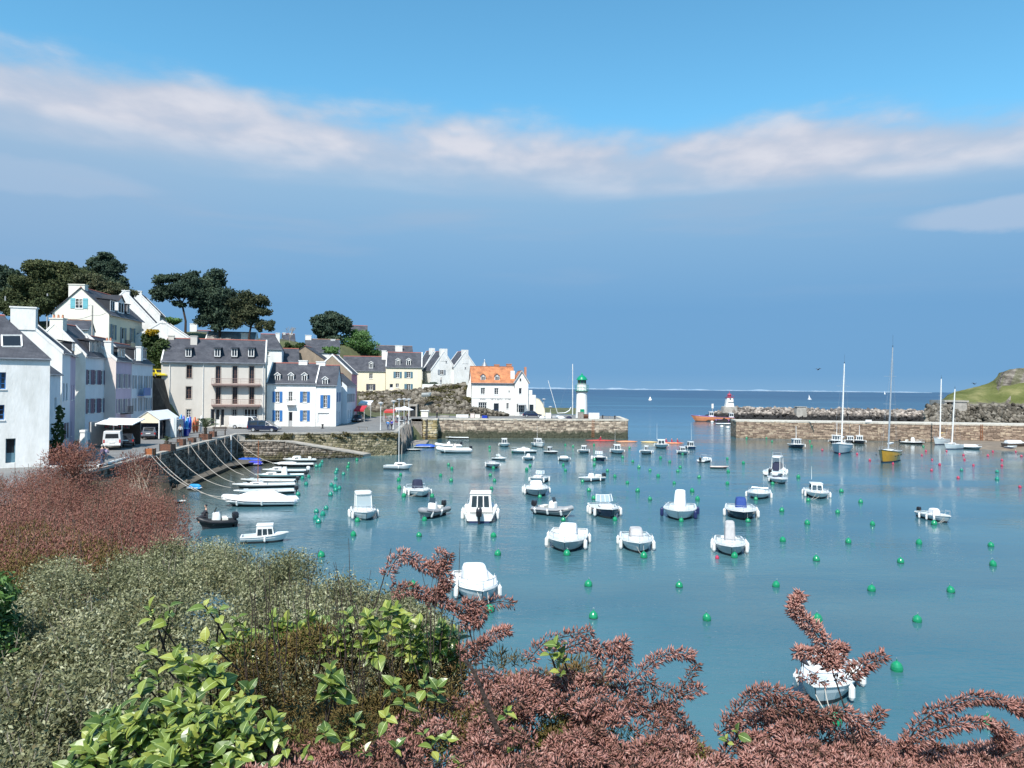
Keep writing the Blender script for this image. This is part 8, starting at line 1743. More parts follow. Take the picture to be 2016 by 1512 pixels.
rtb = thing('rowing_boat', 'white boat lying on the rock slope under the yellow house', 'rowing boat', (*PT(840, 168.5), Z_(840, 778, 168.5)), .25); mb, dk, ring, sh, hb = hull_mesh(2.3, 1.1, .5, full=2.6, deckfrom=.85); mb.build('hull', ['gel_white', 'gel_white'], rtb, smooth=True); dk.build('deck', ['gel_white', 'gel_pale'], rtb)
# right shore: grey boat on the mud
q0 = wz(2008, 888); gb = thing('beached_boat', 'long grey covered boat drawn up at the right edge under the pier', 'boat', (q0.x+1.5, q0.y+3, .5), .1); mb, dk, ring, sh, hb = hull_mesh(5, 2.0, .7, deckfrom=.4); mb.build('hull', ['wood_dark', 'wood_dark'], gb, smooth=True); dk.build('deck', ['gel_white', 'gel_pale'], gb); canvas(gb, -2.2, .8, 1.6, .75, .5, 'canvas_white')
# pier ladder and sign plates on the right pier
for px, lb in ((1918, 'iron ladder on the right pier wall'), (1168, 'vertical iron ladder recess on the lighthouse pier')):
 Yl = 156 if px > 1500 else 155.3; o = thing('ladder', lb, 'ladder', (X_(px, Yl-1 if px > 1500 else Yl), (148.6+ (X_(px, 155)-78)*-.22+8.4-.3 if px > 1500 else Yl-.25), .2));
 for sx in (-.2, .2): q = MB(); q.box(sx-.03, -.05, 0, sx+.03, 0, 3.7); q.build('stile', ['wood_rust'], o)
 for k in range(9): q = MB(); q.box(-.17, -.04, .3+k*.4, .17, -.01, .34+k*.4); q.build('rung', ['wood_rust'], o)
for px, py, Y, lb in ((1710, 829, 158.0, 'white name board on top of the right pier'), (629, 855, 120.2, 'small white sign on the olive wall below the garage')):
 p = at(px, py, Y-1.2 if px < 1000 else Y-.9); o = thing('sign', lb, 'sign', p); q = MB(); q.box(-.65, -.03, -.28, .65, .03, .28); q.build('board', ['trim_white'], o); q = MB(); q.box(-.03, .03, -.6, .03, .08, .2); q.build('post', ['trim_grey'], o)
q = None
# ------------------------------------------------------------------ trees on the hill
def tree(label, pxb, pyb, Y, lobes, mat, name='pine_tree', size=.32, dens=1.5, tr=.28, sub=9, flat=.7, bark='bark_dark', gap=.72, cat='tree'):
 b0 = at(pxb, pyb, Y); base = Vector((b0.x, Y, b0.z-1.5)); o = thing(name, label, cat, base); k = Y/F; L1 = []; br = MB()
 big = [(at(l[0], l[1], Y+(l[4] if len(l) > 4 else 0)), l[2]*k, l[3]*k) for l in lobes]
 zmin = min(c.z-rz for c, rx, rz in big); cen = sum((c for c, _, _ in big), Vector())/len(big)
 fork = Vector(((base.x+cen.x)/2, Y, max(base.z+1.8, zmin*.75+cen.z*.25 if zmin > base.z else base.z+2)))-base
 br.tube([(0, 0, 0), (random.uniform(-.2, .2), 0, fork.z*.5), tuple(fork)], [tr, tr*.8, tr*.65], 7)
 for c, rx, rz in big:
  cl = c-base; mid = fork.lerp(cl, .5)+Vector((0, 0, -.12*(cl-fork).length)); br.tube([fork, mid, cl], [tr*.5, tr*.32, tr*.12], 5)
  for _ in range(sub):
   d = Vector((random.uniform(-1, 1), random.uniform(-1, 1), random.uniform(-1, 1)))*.7; p = cl+Vector((d.x*rx, d.y*rx*.8, d.z*rz)); s = random.uniform(.36, .68)
   L1.append((p.x, p.y, p.z, rx*s, rx*s*.9, max(rz*s*(.7+flat*.3), .25))); br.tube([cl, p], [tr*.12, .02], 4, cap=False)
 br.build('trunk', [bark], o); n = int(sum(l[2]*l[3] for l in lobes)*dens*3.4); return foliage('crown', L1, n, size, mat, o, rmin=gap*.55, rmax=1.25, kind='stuff')
tree('spreading umbrella pine with visible curved limbs above the beige building', 365, 652, 150, [(329, 552, 24, 11), (310, 578, 15, 14), (338, 578, 22, 15), (376, 548, 17, 14), (368, 566, 28, 18), (348, 570, 20, 14), (390, 588, 20, 18), (352, 598, 12, 5)], 'leaf_pine', dens=2.0)
tree('dense rounded dark pine, middle one of the three big pines', 432, 655, 152, [(421, 553, 22, 17), (428, 572, 32, 22), (410, 600, 28, 22), (442, 600, 28, 26), (425, 618, 28, 18), (404, 632, 18, 12), (452, 630, 22, 18), (425, 635, 22, 16)], 'leaf_pine', dens=2.2, gap=.9)
tree('olive tinted cypress with ragged right side, right one of the three big pines', 490, 662, 150, [(478, 590, 22, 15), (503, 596, 20, 13), (508, 612, 24, 12), (485, 610, 20, 14), (528, 640, 11, 10), (496, 625, 12, 14), (472, 628, 14, 18), (512, 642, 10, 12)], 'leaf_cypress', dens=2.0)
tree('round dark cypress on the ridge above the brown gables', 668, 690, 188, [(648, 622, 18, 8), (630, 634, 22, 8), (660, 634, 26, 12), (645, 648, 28, 12), (682, 645, 14, 13), (655, 664, 26, 9), (628, 655, 10, 8)], 'leaf_pine', dens=2.4, size=.5)
tree('fresh green leafy tree below the round dark cypress', 706, 700, 190, [(705, 672, 30, 14), (688, 686, 22, 10), (724, 686, 20, 11), (708, 658, 16, 8), (738, 695, 12, 7)], 'leaf_fresh', 'leafy_tree', dens=2.2, tr=.2, gap=1.0)
tree('tall dark pine crowning the woodland on the left', 212, 600, 142, [(203, 508, 22, 11), (190, 525, 24, 13), (220, 528, 22, 15), (205, 548, 30, 16), (238, 558, 14, 12), (225, 572, 22, 12), (180, 560, 20, 14)], 'leaf_pine', dens=2.2, gap=.9)
for lb, px, Y, lo, mt in (
 ('dark evergreen at the far left edge of the woodland', 25, 138, [(20, 540, 28, 15), (42, 555, 26, 18), (5, 560, 24, 22), (28, 582, 38, 24)], 'leaf_pine'),
 ('olive green tree left of centre in the woodland', 75, 132, [(70, 532, 28, 16), (98, 545, 24, 16), (60, 560, 34, 22), (90, 580, 36, 24), (45, 592, 34, 22)], 'leaf_wood'),
 ('olive green tree between the dark pine and the left trees', 140, 134, [(122, 532, 24, 14), (150, 540, 26, 16), (120, 560, 30, 20), (150, 570, 32, 22), (112, 590, 26, 20)], 'leaf_wood'),
 ('pale green bushy tree behind the tall cream house', 170, 130, [(172, 558, 24, 16), (195, 570, 28, 16), (238, 578, 24, 12)], 'leaf_cypress'),
 ('low green tree above the white gables at the left', 20, 112, [(10, 605, 22, 14), (45, 608, 24, 12), (80, 606, 22, 14)], 'leaf_wood')):
 tree(lb, px, 625, Y, lo, mt, 'woodland_tree', dens=2.4, gap=1.0)
tree('dark ivy covered bush with yellow gorse flowers beside the beige building', 303, 745, 119.5, [(300, 668, 16, 14), (312, 688, 17, 17), (298, 706, 14, 18), (314, 716, 10, 16), (303, 732, 12, 10)], 'leaf_hedge', 'bush', dens=3, size=.34, gap=1.0, tr=.12)
gz = thing('gorse', 'yellow flowering gorse crowning the dark bush beside the beige building', 'gorse', (0, 0, 0)); p = at(299, 654, 118.5); foliage('flowers', [(p.x, p.y, p.z, 1.0, .6, .45), (p.x+.5, p.y, p.z+.1, .6, .5, .35)], 500, .22, 'leaf_gorse', gz, kind='stuff')
tree('small green bushes between the white gable and the umbrella pine', 340, 650, 140, [(342, 632, 14, 6), (332, 640, 10, 6)], 'leaf_fresh', 'bush', dens=4, tr=.08); tree('dark shrub behind the hipped grey roof', 575, 690, 160, [(566, 682, 9, 7), (590, 680, 10, 6)], 'leaf_hedge', 'bush', dens=4, tr=.08); tree('green hedge in front of the brown gable by the leafy tree', 650, 702, 158, [(650, 690, 14, 6)], 'leaf_fresh', 'bush', dens=5, tr=.08)
bt_ = thing('bare_tree', 'leafless grey tree between the pines and the round cypress', 'tree', at(570, 672, 172)); q = MB()
def twg(p, d, l, r, dep):
 e = p+d*l; q.tube([p, p.lerp(e, .5)+Vector((random.uniform(-.1, .1)*l, 0, .03)), e], [r, r*.8, r*.6], 4, cap=False)
 if dep:
  for _ in range(3): dd = (d+Vector((random.uniform(-.8, .8), random.uniform(-.5, .5), random.uniform(-.15, .6)))).normalized(); twg(e, dd, l*random.uniform(.6, .8), r*.62, dep-1)
twg(Vector((0, 0, -1)), Vector((.05, 0, 1)), 1.7, .11, 4); q.build('branches', ['twig_pale'], bt_)
va = thing('climbing_plant', 'dark climbing plant growing up the alley corner beside the big white house', 'climbing plant', at(108, 880, 66)); foliage('leaves', [(0, 0, -1, .8, .5, 1.6), (.3, 0, 1.2, .5, .4, 1.2), (.4, 0, 3, .3, .3, .8)], 900, .22, 'leaf_hedge', va, kind='stuff')

# ------------------------------------------------------------------ bank in front of the viewer
def bankz(x, y):
 zl = 8.3-.26*max(0, y-3); u = x/max(y, 1)
 if u < -.46: return min(zl+.1, max(zl, 3.1)) if y < 58 else 2.6
 k = min(1, max(0, (u+.46)/.10)); k = k*k*(3-2*k)
 slope_l = zl-max(0, (y-11))*.34
 right = 8.1-.62*max(0, y-2.6)
 m = min(1, max(0, (u+.16)/.16)); z = slope_l*(1-m)+min(right, slope_l)*m
 return max(-1.5, min(8.3, zl*(1-k)+z*k))-.38
gx = np.concatenate([np.linspace(-46, -6, 48), np.linspace(-5.4, 9, 60)]); gy = np.concatenate([np.linspace(.6, 12, 60), np.linspace(12.6, 64, 60)])
V = [(x, y, bankz(x, y)+random.uniform(-.05, .05)) for y in gy for x in gx]; idx = np.arange(len(V)).reshape(len(gy), len(gx))
npmesh('bank', np.array(V), np.stack([idx[:-1, :-1].ravel(), idx[:-1, 1:].ravel(), idx[1:, 1:].ravel(), idx[1:, :-1].ravel()], 1), 'soil', None, None, True, kind='structure')
def region(n, x0, x1, top, bot, Yf, r, jy=.06):
 out_ = []
 for _ in range(n):
  px = random.uniform(x0, x1); a = np.interp(px, top[0], top[1]); b = np.interp(px, bot[0], bot[1])
  if b <= a: continue
  py = a+(b-a)*random.random(); Y = Yf(px, py)*(1+random.uniform(-jy, jy)); rr = r*random.uniform(.6, 1.25)*Y; p = at(px, py+rr/Y*F*.7, Y); out_.append((p.x, p.y, p.z, rr, rr, rr*.8))
 return out_
def spikes(name, P, D, size, mat, parent, tone=None, thick=1.0):
 n = len(P); D = D/(np.linalg.norm(D, axis=1, keepdims=True)+1e-9); t = RNG.normal(size=(n, 3)); u = np.cross(t, D); u /= np.linalg.norm(u, axis=1, keepdims=True)+1e-9
 Rm = np.stack([u*thick, np.cross(D, u)*thick, D], axis=2); V, Fc, r = instance(SPIKE_V, SPIKE_F, P, Rm, size*RNG.uniform(.6, 1.3, n), tone)
 return npmesh(name, V, Fc, mat, r, parent, kind='stuff')
def fuzz(name, lobes, n, size, mat, parent, up=.5, thick=.7):
 P, d, idx = lobes_pts(lobes, n, .45, 1.1); D = d+RNG.normal(size=(n, 3))*.8; D[:, 2] += up; t_ = np.clip(RNG.random(n)*.55+RNG.random(len(lobes))[idx]*.45, 0, 1); return spikes(name, P, D, size, mat, parent, t_, thick)
def twigs(parent, n, fn, mat='twig', r=.01, name='branches'):
 q = MB()
 for _ in range(n):
  a, b = fn(); m_ = a.lerp(b, .5)+Vector((random.uniform(-1, 1), random.uniform(-.5, .5), 0))*(b-a).length*.07; q.tube([a, m_, b], [r, r*.8, r*.4], 4, cap=False)
 return q.build(name, [mat], parent, kind='stuff')
Yt = lambda px, py: float(np.interp(py, [900, 930, 1000, 1100, 1180], [33, 29, 21, 14.5, 11.5]))
topT = ([-60, 0, 60, 130, 190, 240, 290, 330, 360, 380], [928, 926, 922, 916, 934, 946, 950, 968, 992, 1010]); botT = ([-60, 100, 200, 300, 380], [1090, 1100, 1110, 1080, 1040])
ta = thing('tamarisk', 'wide mass of rusty pink tamarisk bushes below the white house on the left', 'shrub', (0, 0, 0))
lb = region(225, -80, 338, topT, botT, Yt, .034); fuzz('flower_sprays', lb, 88000, .115, 'tamarisk_far', ta)
def f1():
 l_ = random.choice(lb); a = Vector(l_[:3]); return a+Vector((0, 0, -l_[3]*1.5)), a+Vector((random.uniform(-.6, .6)*l_[3], random.uniform(-.5, .5)*l_[3], l_[3]*random.uniform(.7, 1.35)))
twigs(ta, 420, f1, 'twig', .014)
tb_ = thing('tamarisk', 'single taller pink tamarisk sticking up before the quay entrance', 'shrub', (0, 0, 0)); lb2 = [(*at(x, y, 27), .7, .6, .55) for x, y in ((130, 905), (150, 898), (118, 915), (165, 912), (148, 925))]; fuzz('flower_sprays', lb2, 3800, .14, 'tamarisk_far', tb_)
def f2(): a = at(150, 945, 27); b = at(random.uniform(105, 175), random.uniform(885, 915), 27); return a, b
twigs(tb_, 26, f2, 'twig', .018)
tcq = thing('tamarisk', 'pink tamarisk sprays against the dark start of the roped quay wall', 'shrub', (0, 0, 0)); lb3 = [(*at(x, y, 34), .8, .7, .6) for x, y in ((265, 915), (278, 925), (290, 940), (262, 940), (250, 955), (275, 958))]; fuzz('flower_sprays', lb3, 4600, .15, 'tamarisk_far', tcq)
def f3(): return at(random.uniform(240, 300), 985, 33), at(random.uniform(245, 300), random.uniform(900, 930), 34)
twigs(tcq, 30, f3, 'twig_pale', .02)
to = thing('tamarisk', 'olive brown shrubs between the pink mass and the grey-green foliage on the left', 'shrub', (0, 0, 0)); lbo = region(90, -60, 230, ([-60, 60, 230], [1025, 1030, 1070]), ([-60, 120, 200], [1180, 1150, 1110]), Yt, .036); fuzz('flower_sprays', lbo, 24000, .11, 'tamarisk_olive', to)
Yg = lambda px, py: float(np.interp(py, [1040, 1100, 1200, 1350, 1520], [13, 10.5, 7.6, 5.6, 4.5]))
topG = ([-60, 0, 60, 130, 200, 300, 370, 450, 550, 600, 650, 720, 790, 860, 890], [1240, 1180, 1110, 1085, 1092, 1070, 1048, 1046, 1066, 1088, 1118, 1150, 1158, 1196, 1250])
sg1 = thing('saltbush', 'big grey-green saltbush thicket with tiny leaves filling the left foreground', 'shrub', (0, 0, 0)); lg = region(620, -40, 880, topG, ([-60, 880], [1540, 1330]), Yg, .029, .09)
foliage('leaves', random.sample(lg, 90), 9000, .045, 'leaf_scrub', sg1, 'leaf', rmin=.6, rmax=1.2, kind='stuff'); foliage('leaves', lg, 235000, .041, 'leaf_silver', sg1, 'leaf', rmin=.35, rmax=1.15, up=.2, out=.35, kind='stuff')
def f4():
 l_ = random.choice(lg); a = Vector(l_[:3]); return a+Vector((0, 0, -l_[3])), a+Vector((random.uniform(-.8, .8)*l_[3], random.uniform(-.5, .3)*l_[3], l_[3]*random.uniform(.5, 1.5)))
twigs(sg1, 420, f4, 'twig_pale', .0045)
iv = thing('ivy', 'bright green ivy patch at the left edge of the foreground', 'ivy', (0, 0, 0)); foliage('leaves', region(24, -50, 18, ([-60, 20, 62], [1120, 1130, 1180]), ([-60, 62], [1300, 1290]), lambda x, y: 6.6, .03), 5200, .075, 'leaf_ivy', iv, 'leaf', rmin=.6, kind='stuff')
# pink tamarisk close to the viewer
def curve(pts, Y):
 P = [at(p[0], p[1], (p[2] if len(p) > 2 else Y)) for p in pts]; out_ = []
 for i in range(len(P)-1):
  p0 = P[max(i-1, 0)]; p1, p2 = P[i], P[i+1]; p3 = P[min(i+2, len(P)-1)]
  for k in range(6):
   t_ = k/6; out_.append(.5*((2*p1)+(p2-p0)*t_+(2*p0-5*p1+4*p2-p3)*t_*t_+(3*p1-p0-3*p2+p3)*t_**3))
 out_.append(P[-1]); return out_
class Bush:
 def __init__(s, label): s.o = thing('tamarisk', label, 'shrub', (0, 0, 0)); s.P = []; s.D = []; s.T = []; s.q = MB()
 def plume(s, pts, n, spread=.022, stem=.0035, tone=None, droop=0.0, taper=True):
  n = int(n*1.55); spread *= 1.35
  A = np.array([tuple(p) for p in pts]); m_ = len(A); s.q.tube(pts, [stem*(1-.6*i/m_) for i in range(m_)], 5); f = RNG.random(n)*(m_-1); i = np.minimum(f.astype(int), m_-2); fr = (f-i)[:, None]; c = A[i]*(1-fr)+A[i+1]*fr; tg = A[i+1]-A[i]; tg /= np.linalg.norm(tg, axis=1, keepdims=True)+1e-9
  rd = RNG.normal(size=(n, 3)); rd -= tg*(rd*tg).sum(1, keepdims=True); rd /= np.linalg.norm(rd, axis=1, keepdims=True)+1e-9
  tp = (1-.65*(f/(m_-1))[:, None]) if taper else 1
  s.P.append(c+rd*RNG.random((n, 1))**.6*spread*tp); D = rd+tg*.45+RNG.normal(size=(n, 3))*.35; D[:, 2] += droop; s.D.append(D); t0 = random.random() if tone is None else tone; s.T.append(np.clip(RNG.random(n)*.6+t0*.4, 0, 1))
 def stem(s, pts, r): s.q.tube(pts, [r*(1-.5*i/len(pts)) for i in range(len(pts))], 6)
 def done(s, size=.033, mat='tamarisk_near'): spikes('flower_sprays', np.concatenate(s.P), np.concatenate(s.D), size, mat, s.o, np.concatenate(s.T), 1.0); s.q.build('branches', ['bark_dark'], s.o, kind='stuff')
def mass(B, n, x0, x1, top, Y0=3.9, Y1=3.0, per=90, ln=70):
 for _ in range(n):
  px = random.uniform(x0, x1); a = np.interp(px, top[0], top[1]); py = a+(1540-a)*random.random()**.85; f = (py-a)/(1540-a+1); Y = Y0+(Y1-Y0)*f+random.uniform(-.15, .25); an = random.uniform(-.5, 3.6); l_ = random.uniform(.5, 1.2)*ln
  if py-a < ln*.8: an = random.uniform(-.4, .9) if random.random() < .6 else random.uniform(2.3, 3.5)
  dx, dy = math.cos(an)*l_, -math.sin(an)*l_*.5; pts = curve([(px-dx*.5, py+dy*.0+l_*.2, Y), (px, py-l_*.12, Y), (px+dx*.5, py+l_*.14, Y-.03)], Y); B.plume(pts, per, .02)
b1 = Bush('pink tamarisk mass along the bottom, left half, in front of the glossy leaves'); mass(b1, 125, 430, 960, ([430, 520, 620, 720, 800, 900, 960], [1510, 1465, 1455, 1430, 1420, 1370, 1330])); b1.done()
b2 = Bush('pink tamarisk with a dark leaning trunk in the bottom centre')
mass(b2, 185, 940, 1390, ([940, 1000, 1080, 1150, 1200, 1260, 1300, 1340, 1390], [1330, 1305, 1330, 1335, 1335, 1345, 1370, 1420, 1480]))
b2.stem(curve([(1010, 1530), (980, 1440), (955, 1375), (932, 1322), (915, 1300)], 3.3), .015); b2.stem(curve([(932, 1322), (960, 1318), (985, 1330)], 3.3), .006)
for pts, n in (([(1040, 1300), (1075, 1265), (1130, 1250), (1165, 1243)], 190), ([(1090, 1290), (1140, 1268), (1190, 1276), (1235, 1262)], 330), ([(1185, 1272), (1176, 1300), (1172, 1328)], 130), ([(1205, 1266), (1210, 1300), (1204, 1335)], 180), ([(1226, 1264), (1230, 1295), (1222, 1330)], 200), ([(1235, 1350), (1275, 1312), (1315, 1288), (1365, 1290)], 330), ([(1270, 1340), (1330, 1365), (1372, 1305)], 190), ([(1300, 1400), (1345, 1368), (1382, 1356)], 170)): b2.plume(curve(pts, 3.7), n, .022)
b2.done()
b3 = Bush('isolated pink tamarisk spray reaching up left of the near white covered motorboat')
b3.stem(curve([(735, 1200), (752, 1150), (770, 1080)], 4.0), .004)
for pts, n in (([(762, 1135), (785, 1096), (815, 1100), (842, 1118), (872, 1082)], 320), ([(842, 1118), (872, 1120), (884, 1090)], 180), ([(858, 1110), (880, 1140), (862, 1180)], 300), ([(770, 1165), (810, 1160), (850, 1176), (892, 1192)], 420), ([(835, 1185), (865, 1165), (880, 1150)], 200), ([(900, 1215), (925, 1190), (950, 1205), (935, 1232)], 420), ([(905, 1225), (930, 1225), (925, 1205)], 200), ([(950, 1192), (985, 1184), (1014, 1191)], 60), ([(930, 1300), (955, 1262), (985, 1245), (1003, 1240)], 330), ([(900, 1290), (930, 1275), (960, 1262)], 200)): b3.plume(curve(pts, 4.0), n, .024)
for x in (905, 920, 935, 948): b3.stem(curve([(x+5, 1345), (x, 1290), (x-6+random.uniform(-6, 6), 1225)], 3.9), .0035)
b3.stem(curve([(893, 1195), (915, 1215), (940, 1300)], 4.0), .006); b3.done()
b4 = Bush('pink tamarisk with one tall plume crossing the nearest boat')
mass(b4, 125, 1385, 1740, ([1385, 1420, 1460, 1520, 1600, 1660, 1720, 1760], [1500, 1440, 1395, 1375, 1400, 1440, 1455, 1500]), ln=62)
for pts, n in (([(1640, 1318), (1625, 1270), (1592, 1228), (1562, 1200), (1576, 1168)], 900), ([(1642, 1308), (1610, 1290), (1568, 1284)], 380), ([(1635, 1312), (1650, 1290), (1658, 1270)], 260), ([(1672, 1332), (1700, 1310), (1742, 1288)], 300), ([(1655, 1400), (1690, 1420), (1700, 1465)], 240), ([(1700, 1450), (1718, 1425), (1736, 1398)], 160), ([(1430, 1425), (1470, 1380), (1510, 1360), (1560, 1372), (1600, 1395)], 520), ([(1500, 1400), (1560, 1392), (1620, 1412), (1650, 1400)], 460)): b4.plume(curve(pts, 3.6), n, .027)
b4.stem(curve([(1700, 1530), (1680, 1450), (1655, 1370), (1636, 1310)], 3.6), .005); b4.stem(curve([(1535, 1530), (1548, 1440), (1552, 1390)], 3.6), .006)
for x, y in ((1575, 1335), (1590, 1340), (1605, 1338), (1620, 1345), (1600, 1330), (1650, 1340), (1660, 1335)): b4.plume(curve([(x-8, y), (x, y-3), (x+8, y+2)], 3.6), 10, .012)
b4.done()
b5 = Bush('pink tamarisk arches in the bottom right corner')
mass(b5, 150, 1730, 2040, ([1730, 1760, 1800, 1880, 1950, 2040], [1500, 1478, 1472, 1478, 1470, 1455]), ln=60)
for pts, n in (([(1775, 1480), (1815, 1420), (1865, 1392), (1915, 1374), (1970, 1380), (2030, 1410)], 640), ([(1780, 1475), (1835, 1442), (1900, 1424), (1955, 1428), (1990, 1475)], 560), ([(1990, 1400), (2010, 1390), (2030, 1385)], 120), ([(1970, 1470), (1985, 1440), (1960, 1430)], 160)): b5.plume(curve(pts, 3.4), n, .018, droop=-.25)
b5.stem(curve([(1930, 1520), (1980, 1488), (2030, 1465)], 3.2), .006); b5.done()
# brown dry undergrowth with upright stems
dn = thing('dry_stems', 'thin bare brown stems standing up from the undergrowth left of centre', 'stems', (0, 0, 0))
def f5(): x = random.choice([random.uniform(480, 720), random.uniform(560, 900)]); y = random.uniform(1270, 1400); Y = random.uniform(3.9, 4.6); return at(x, y, Y), at(x+random.uniform(-35, 25), y-random.uniform(70, 220), Y)
twigs(dn, 80, f5, 'bark_dark', .0034)
db = thing('undergrowth', 'brown and olive twiggy undergrowth between the glossy leaves and the pink tamarisk', 'undergrowth', (0, 0, 0))
lu = region(90, 450, 960, ([450, 520, 700, 960], [1290, 1230, 1200, 1300]), ([450, 960], [1440, 1420]), lambda x, y: 4.5, .024); fuzz('twigs', lu, 14000, .05, 'tamarisk_olive', db, .6, .6)
lu2 = region(40, 980, 1180, ([980, 1180], [1280, 1300]), ([980, 1180], [1420, 1400]), lambda x, y: 4.1, .02); fuzz('twigs', lu2, 4200, .045, 'tamarisk_olive', db, 1.2, .5)
# glossy broad leaved shrubs: every leaf its own piece
m, t, b = newmat('leaf_laurel'); l = t.links.new; oi = t.nodes.new('ShaderNodeObjectInfo'); r = t.nodes.new('ShaderNodeValToRGB'); cr = r.color_ramp
cr.elements[0].color = (.055, .105, .025, 1); cr.elements[1].color = (.40, .42, .09, 1); e = cr.elements.new(.35); e.color = (.13, .20, .04, 1); e = cr.elements.new(.7); e.color = (.24, .31, .06, 1)
l(oi.outputs['Random'], r.inputs[0]); l(r.outputs[0], b.inputs['Base Color']); b.inputs['Roughness'].default_value = .32; b.inputs['Specular IOR Level'].default_value = .6
tr_ = t.nodes.new('ShaderNodeBsdfTranslucent'); l(r.outputs[0], tr_.inputs[0]); mx = t.nodes.new('ShaderNodeMixShader'); mx.inputs[0].default_value = .3; l(b.outputs[0], mx.inputs[1]); l(tr_.outputs[0], mx.inputs[2]); l(mx.outputs[0], t.nodes['Material Output'].inputs[0])
pm('leaf_rib', (.42, .50, .20), sc=5, rough=.5)
def leafmesh(curl, fold, wd):
 q = MB(); n = 6; W_ = [.04, .26, .40, .40, .25, .01]; row = []
 for i in range(n):
  y = i/(n-1); w = W_[i]*wd; z = -curl*y*y; row.append([(-w, y, z+fold*w), (-.016, y, z), (.016, y, z), (w, y, z+fold*w)])
 for i in range(n-1):
  for k, mi in ((0, 0), (1, 1), (2, 0)): q.quad(row[i][k], row[i][k+1], row[i+1][k+1], row[i+1][k], mi)
 return q.mesh('leaf', ['leaf_laurel', 'leaf_rib'], True)
LM_ = [leafmesh(.22, .4, .9), leafmesh(.4, .2, 1.0), leafmesh(.12, .6, .75), leafmesh(.6, .3, .9)]
def laurel(label, tips, ln=.078, per=(6, 10), maxn=298, stemlen=.28):
 c = Vector(tips[0]); o = thing('broadleaf_shrub', label, 'shrub', c-Vector((0, 0, .6))); inv = -o.location; q = MB(); cnt_ = 0
 for tp in tips:
  tp = Vector(tp); d = Vector((random.uniform(-.45, .45), random.uniform(-.55, .1), 1)).normalized(); base = tp-d*stemlen+Vector((0, .08, 0)); q.tube([base+inv, base.lerp(tp, .6)+inv+Vector((0, .01, 0)), tp+inv], [.006, .004, .003], 5)
  k = random.randint(*per)
  for j in range(k):
   if cnt_ >= maxn: break
   cnt_ += 1; a = j*2.4+random.uniform(-.4, .4); f = j/k; el_ = R(random.uniform(45, 75)*(1-f)+random.uniform(-35, 15)*f); side = d.orthogonal().normalized(); side = Matrix.Rotation(a, 3, d) @ side
   dr = (side*math.cos(el_)+d*math.sin(el_)).normalized(); nrm = (d*math.cos(el_)-side*math.sin(el_)); x = dr.cross(nrm).normalized(); nrm = x.cross(dr)
   Lf = ln*random.uniform(.6, 1.2)*(.75+.35*f); M = Matrix((x, dr, nrm)).transposed().to_4x4(); M = M @ Matrix.Rotation(random.uniform(-.5, .5), 4, 'Y'); M = M @ Matrix.Scale(Lf, 4)
   M.translation = tp-d*stemlen*.45*f*random.uniform(.6, 1)+inv; lf = bpy.data.objects.new('leaf', random.choice(LM_)); COL.objects.link(lf); lf.parent = o; lf.matrix_local = M
 q.build('stems', ['bark_dark'], o, kind='stuff')
def tips(n, x0, x1, top, bot, Y0, Y1):
 out_ = []
 while len(out_) < n:
  px = random.uniform(x0, x1); a = np.interp(px, top[0], top[1]); b_ = np.interp(px, bot[0], bot[1])
  if b_ <= a: continue
  py = random.uniform(a, b_); out_.append(at(px, py, Y0+(Y1-Y0)*(py-1200)/312))
 return out_
T0 = ([130, 200, 270, 330, 400, 470, 540], [1500, 1400, 1300, 1270, 1300, 1330, 1370]); T1_ = ([130, 540], [1530, 1500])
laurel('lower half of the glossy green broad leaved shrub at the bottom left', tips(34, 130, 520, ([130, 200, 300, 540], [1490, 1430, 1400, 1440]), T1_, 3.7, 3.0))
laurel('upper half of the glossy green broad leaved shrub at the bottom left', tips(30, 190, 540, T0, ([190, 540], [1430, 1460]), 3.8, 3.2), ln=.09)
laurel('middle band of the glossy broad leaved shrub at the bottom left', tips(34, 170, 540, ([170, 260, 540], [1440, 1360, 1400]), ([170, 540], [1500, 1510]), 3.6, 3.1), ln=.08)
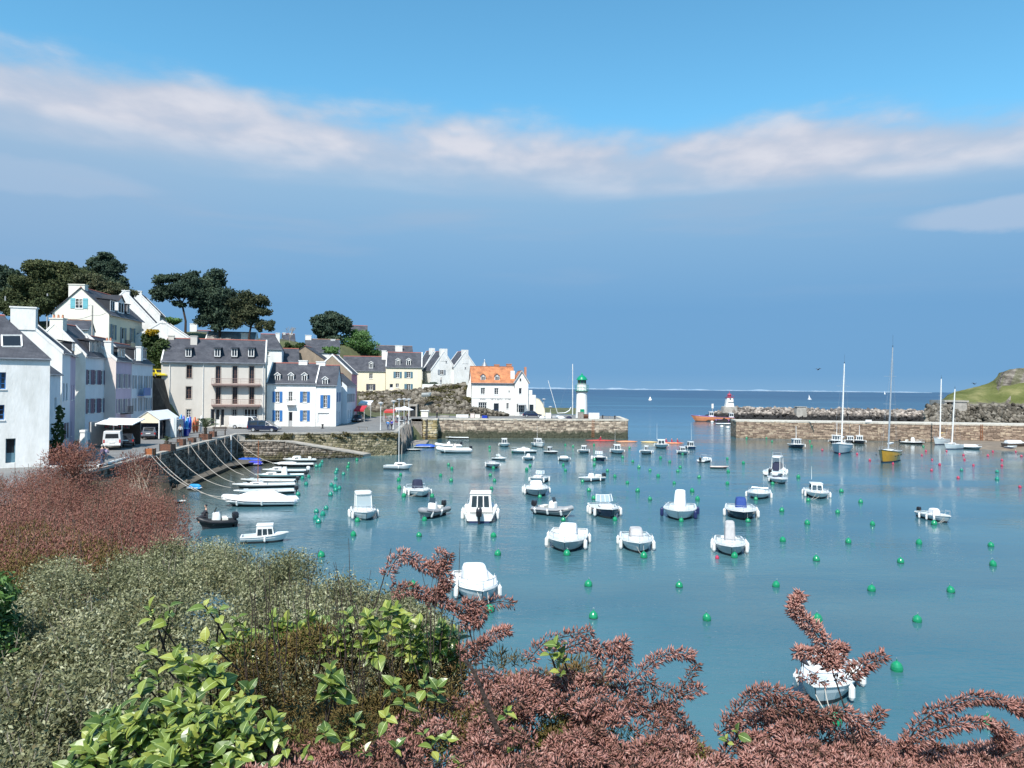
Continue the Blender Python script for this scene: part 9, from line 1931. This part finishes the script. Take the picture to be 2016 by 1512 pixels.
laurel('broad leaved sprig rising highest over the saltbush at the left', [at(x, y, 3.8) for x, y in ((295, 1198), (335, 1195), (310, 1225), (402, 1192), (432, 1200), (405, 1262), (350, 1280), (285, 1275))], per=(4, 7))
laurel('yellow-green broad leaved shrub behind the bare stems', tips(32, 420, 640, ([420, 640], [1215, 1200]), ([420, 640], [1290, 1270]), 4.6, 4.2), ln=.085)
laurel('yellow-green broad leaved shrub right of the bare stems below the tamarisk spray', tips(32, 640, 905, ([640, 760, 905], [1200, 1190, 1235]), ([640, 905], [1270, 1300]), 4.4, 4.2), ln=.085)
laurel('single rosette of broad leaves in the brown undergrowth', [at(652, 1318, 3.5), at(645, 1335, 3.5), at(660, 1345, 3.5)], per=(5, 6), ln=.1)
laurel('pair of small rosettes right of the single broad leaved rosette', [at(775, 1345, 3.5), at(835, 1340, 3.55), at(800, 1360, 3.5), at(862, 1352, 3.6)], per=(5, 7), ln=.07)
laurel('broad leaved sprig standing against the water in the bottom centre', [at(1095, 1268, 3.6), at(1108, 1295, 3.6), at(1082, 1285, 3.6), at(1100, 1320, 3.6)], per=(4, 5), ln=.07, stemlen=.12)
laurel('scattered leaves low in the pink tamarisk at the bottom centre', [at(x, y, 3.25) for x, y in ((835, 1445), (850, 1470), (905, 1500), (1020, 1450), (1035, 1470), (1150, 1480), (1270, 1480), (1305, 1490), (1000, 1400))], per=(3, 5), ln=.06, stemlen=.1)
fz_ = region(120, 450, 1380, ([450, 700, 1000, 1380], [1440, 1400, 1380, 1470]), ([450, 1380], [1530, 1530]), lambda x, y: 3.75, .022); fuzz('fine_twigs', fz_, 22000, .04, 'tamarisk_olive', db, .7, .45); foliage('leaves', fz_, 5200, .032, 'leaf_laurel_small', db, 'leaf', rmin=.6, kind='stuff')
laurel('small green leaves low among the pink tamarisk left of the dark trunk', [at(x, y, 3.2) for x, y in ((560, 1470), (600, 1490), (690, 1455), (720, 1480), (780, 1470), (880, 1450), (700, 1420), (760, 1410), (640, 1440))], per=(4, 6), ln=.055, stemlen=.1)
laurel('few yellow leaves at the left end of the right hand tamarisk', [at(1452, 1440, 3.4), at(1430, 1455, 3.4)], per=(3, 4), ln=.05, stemlen=.08)
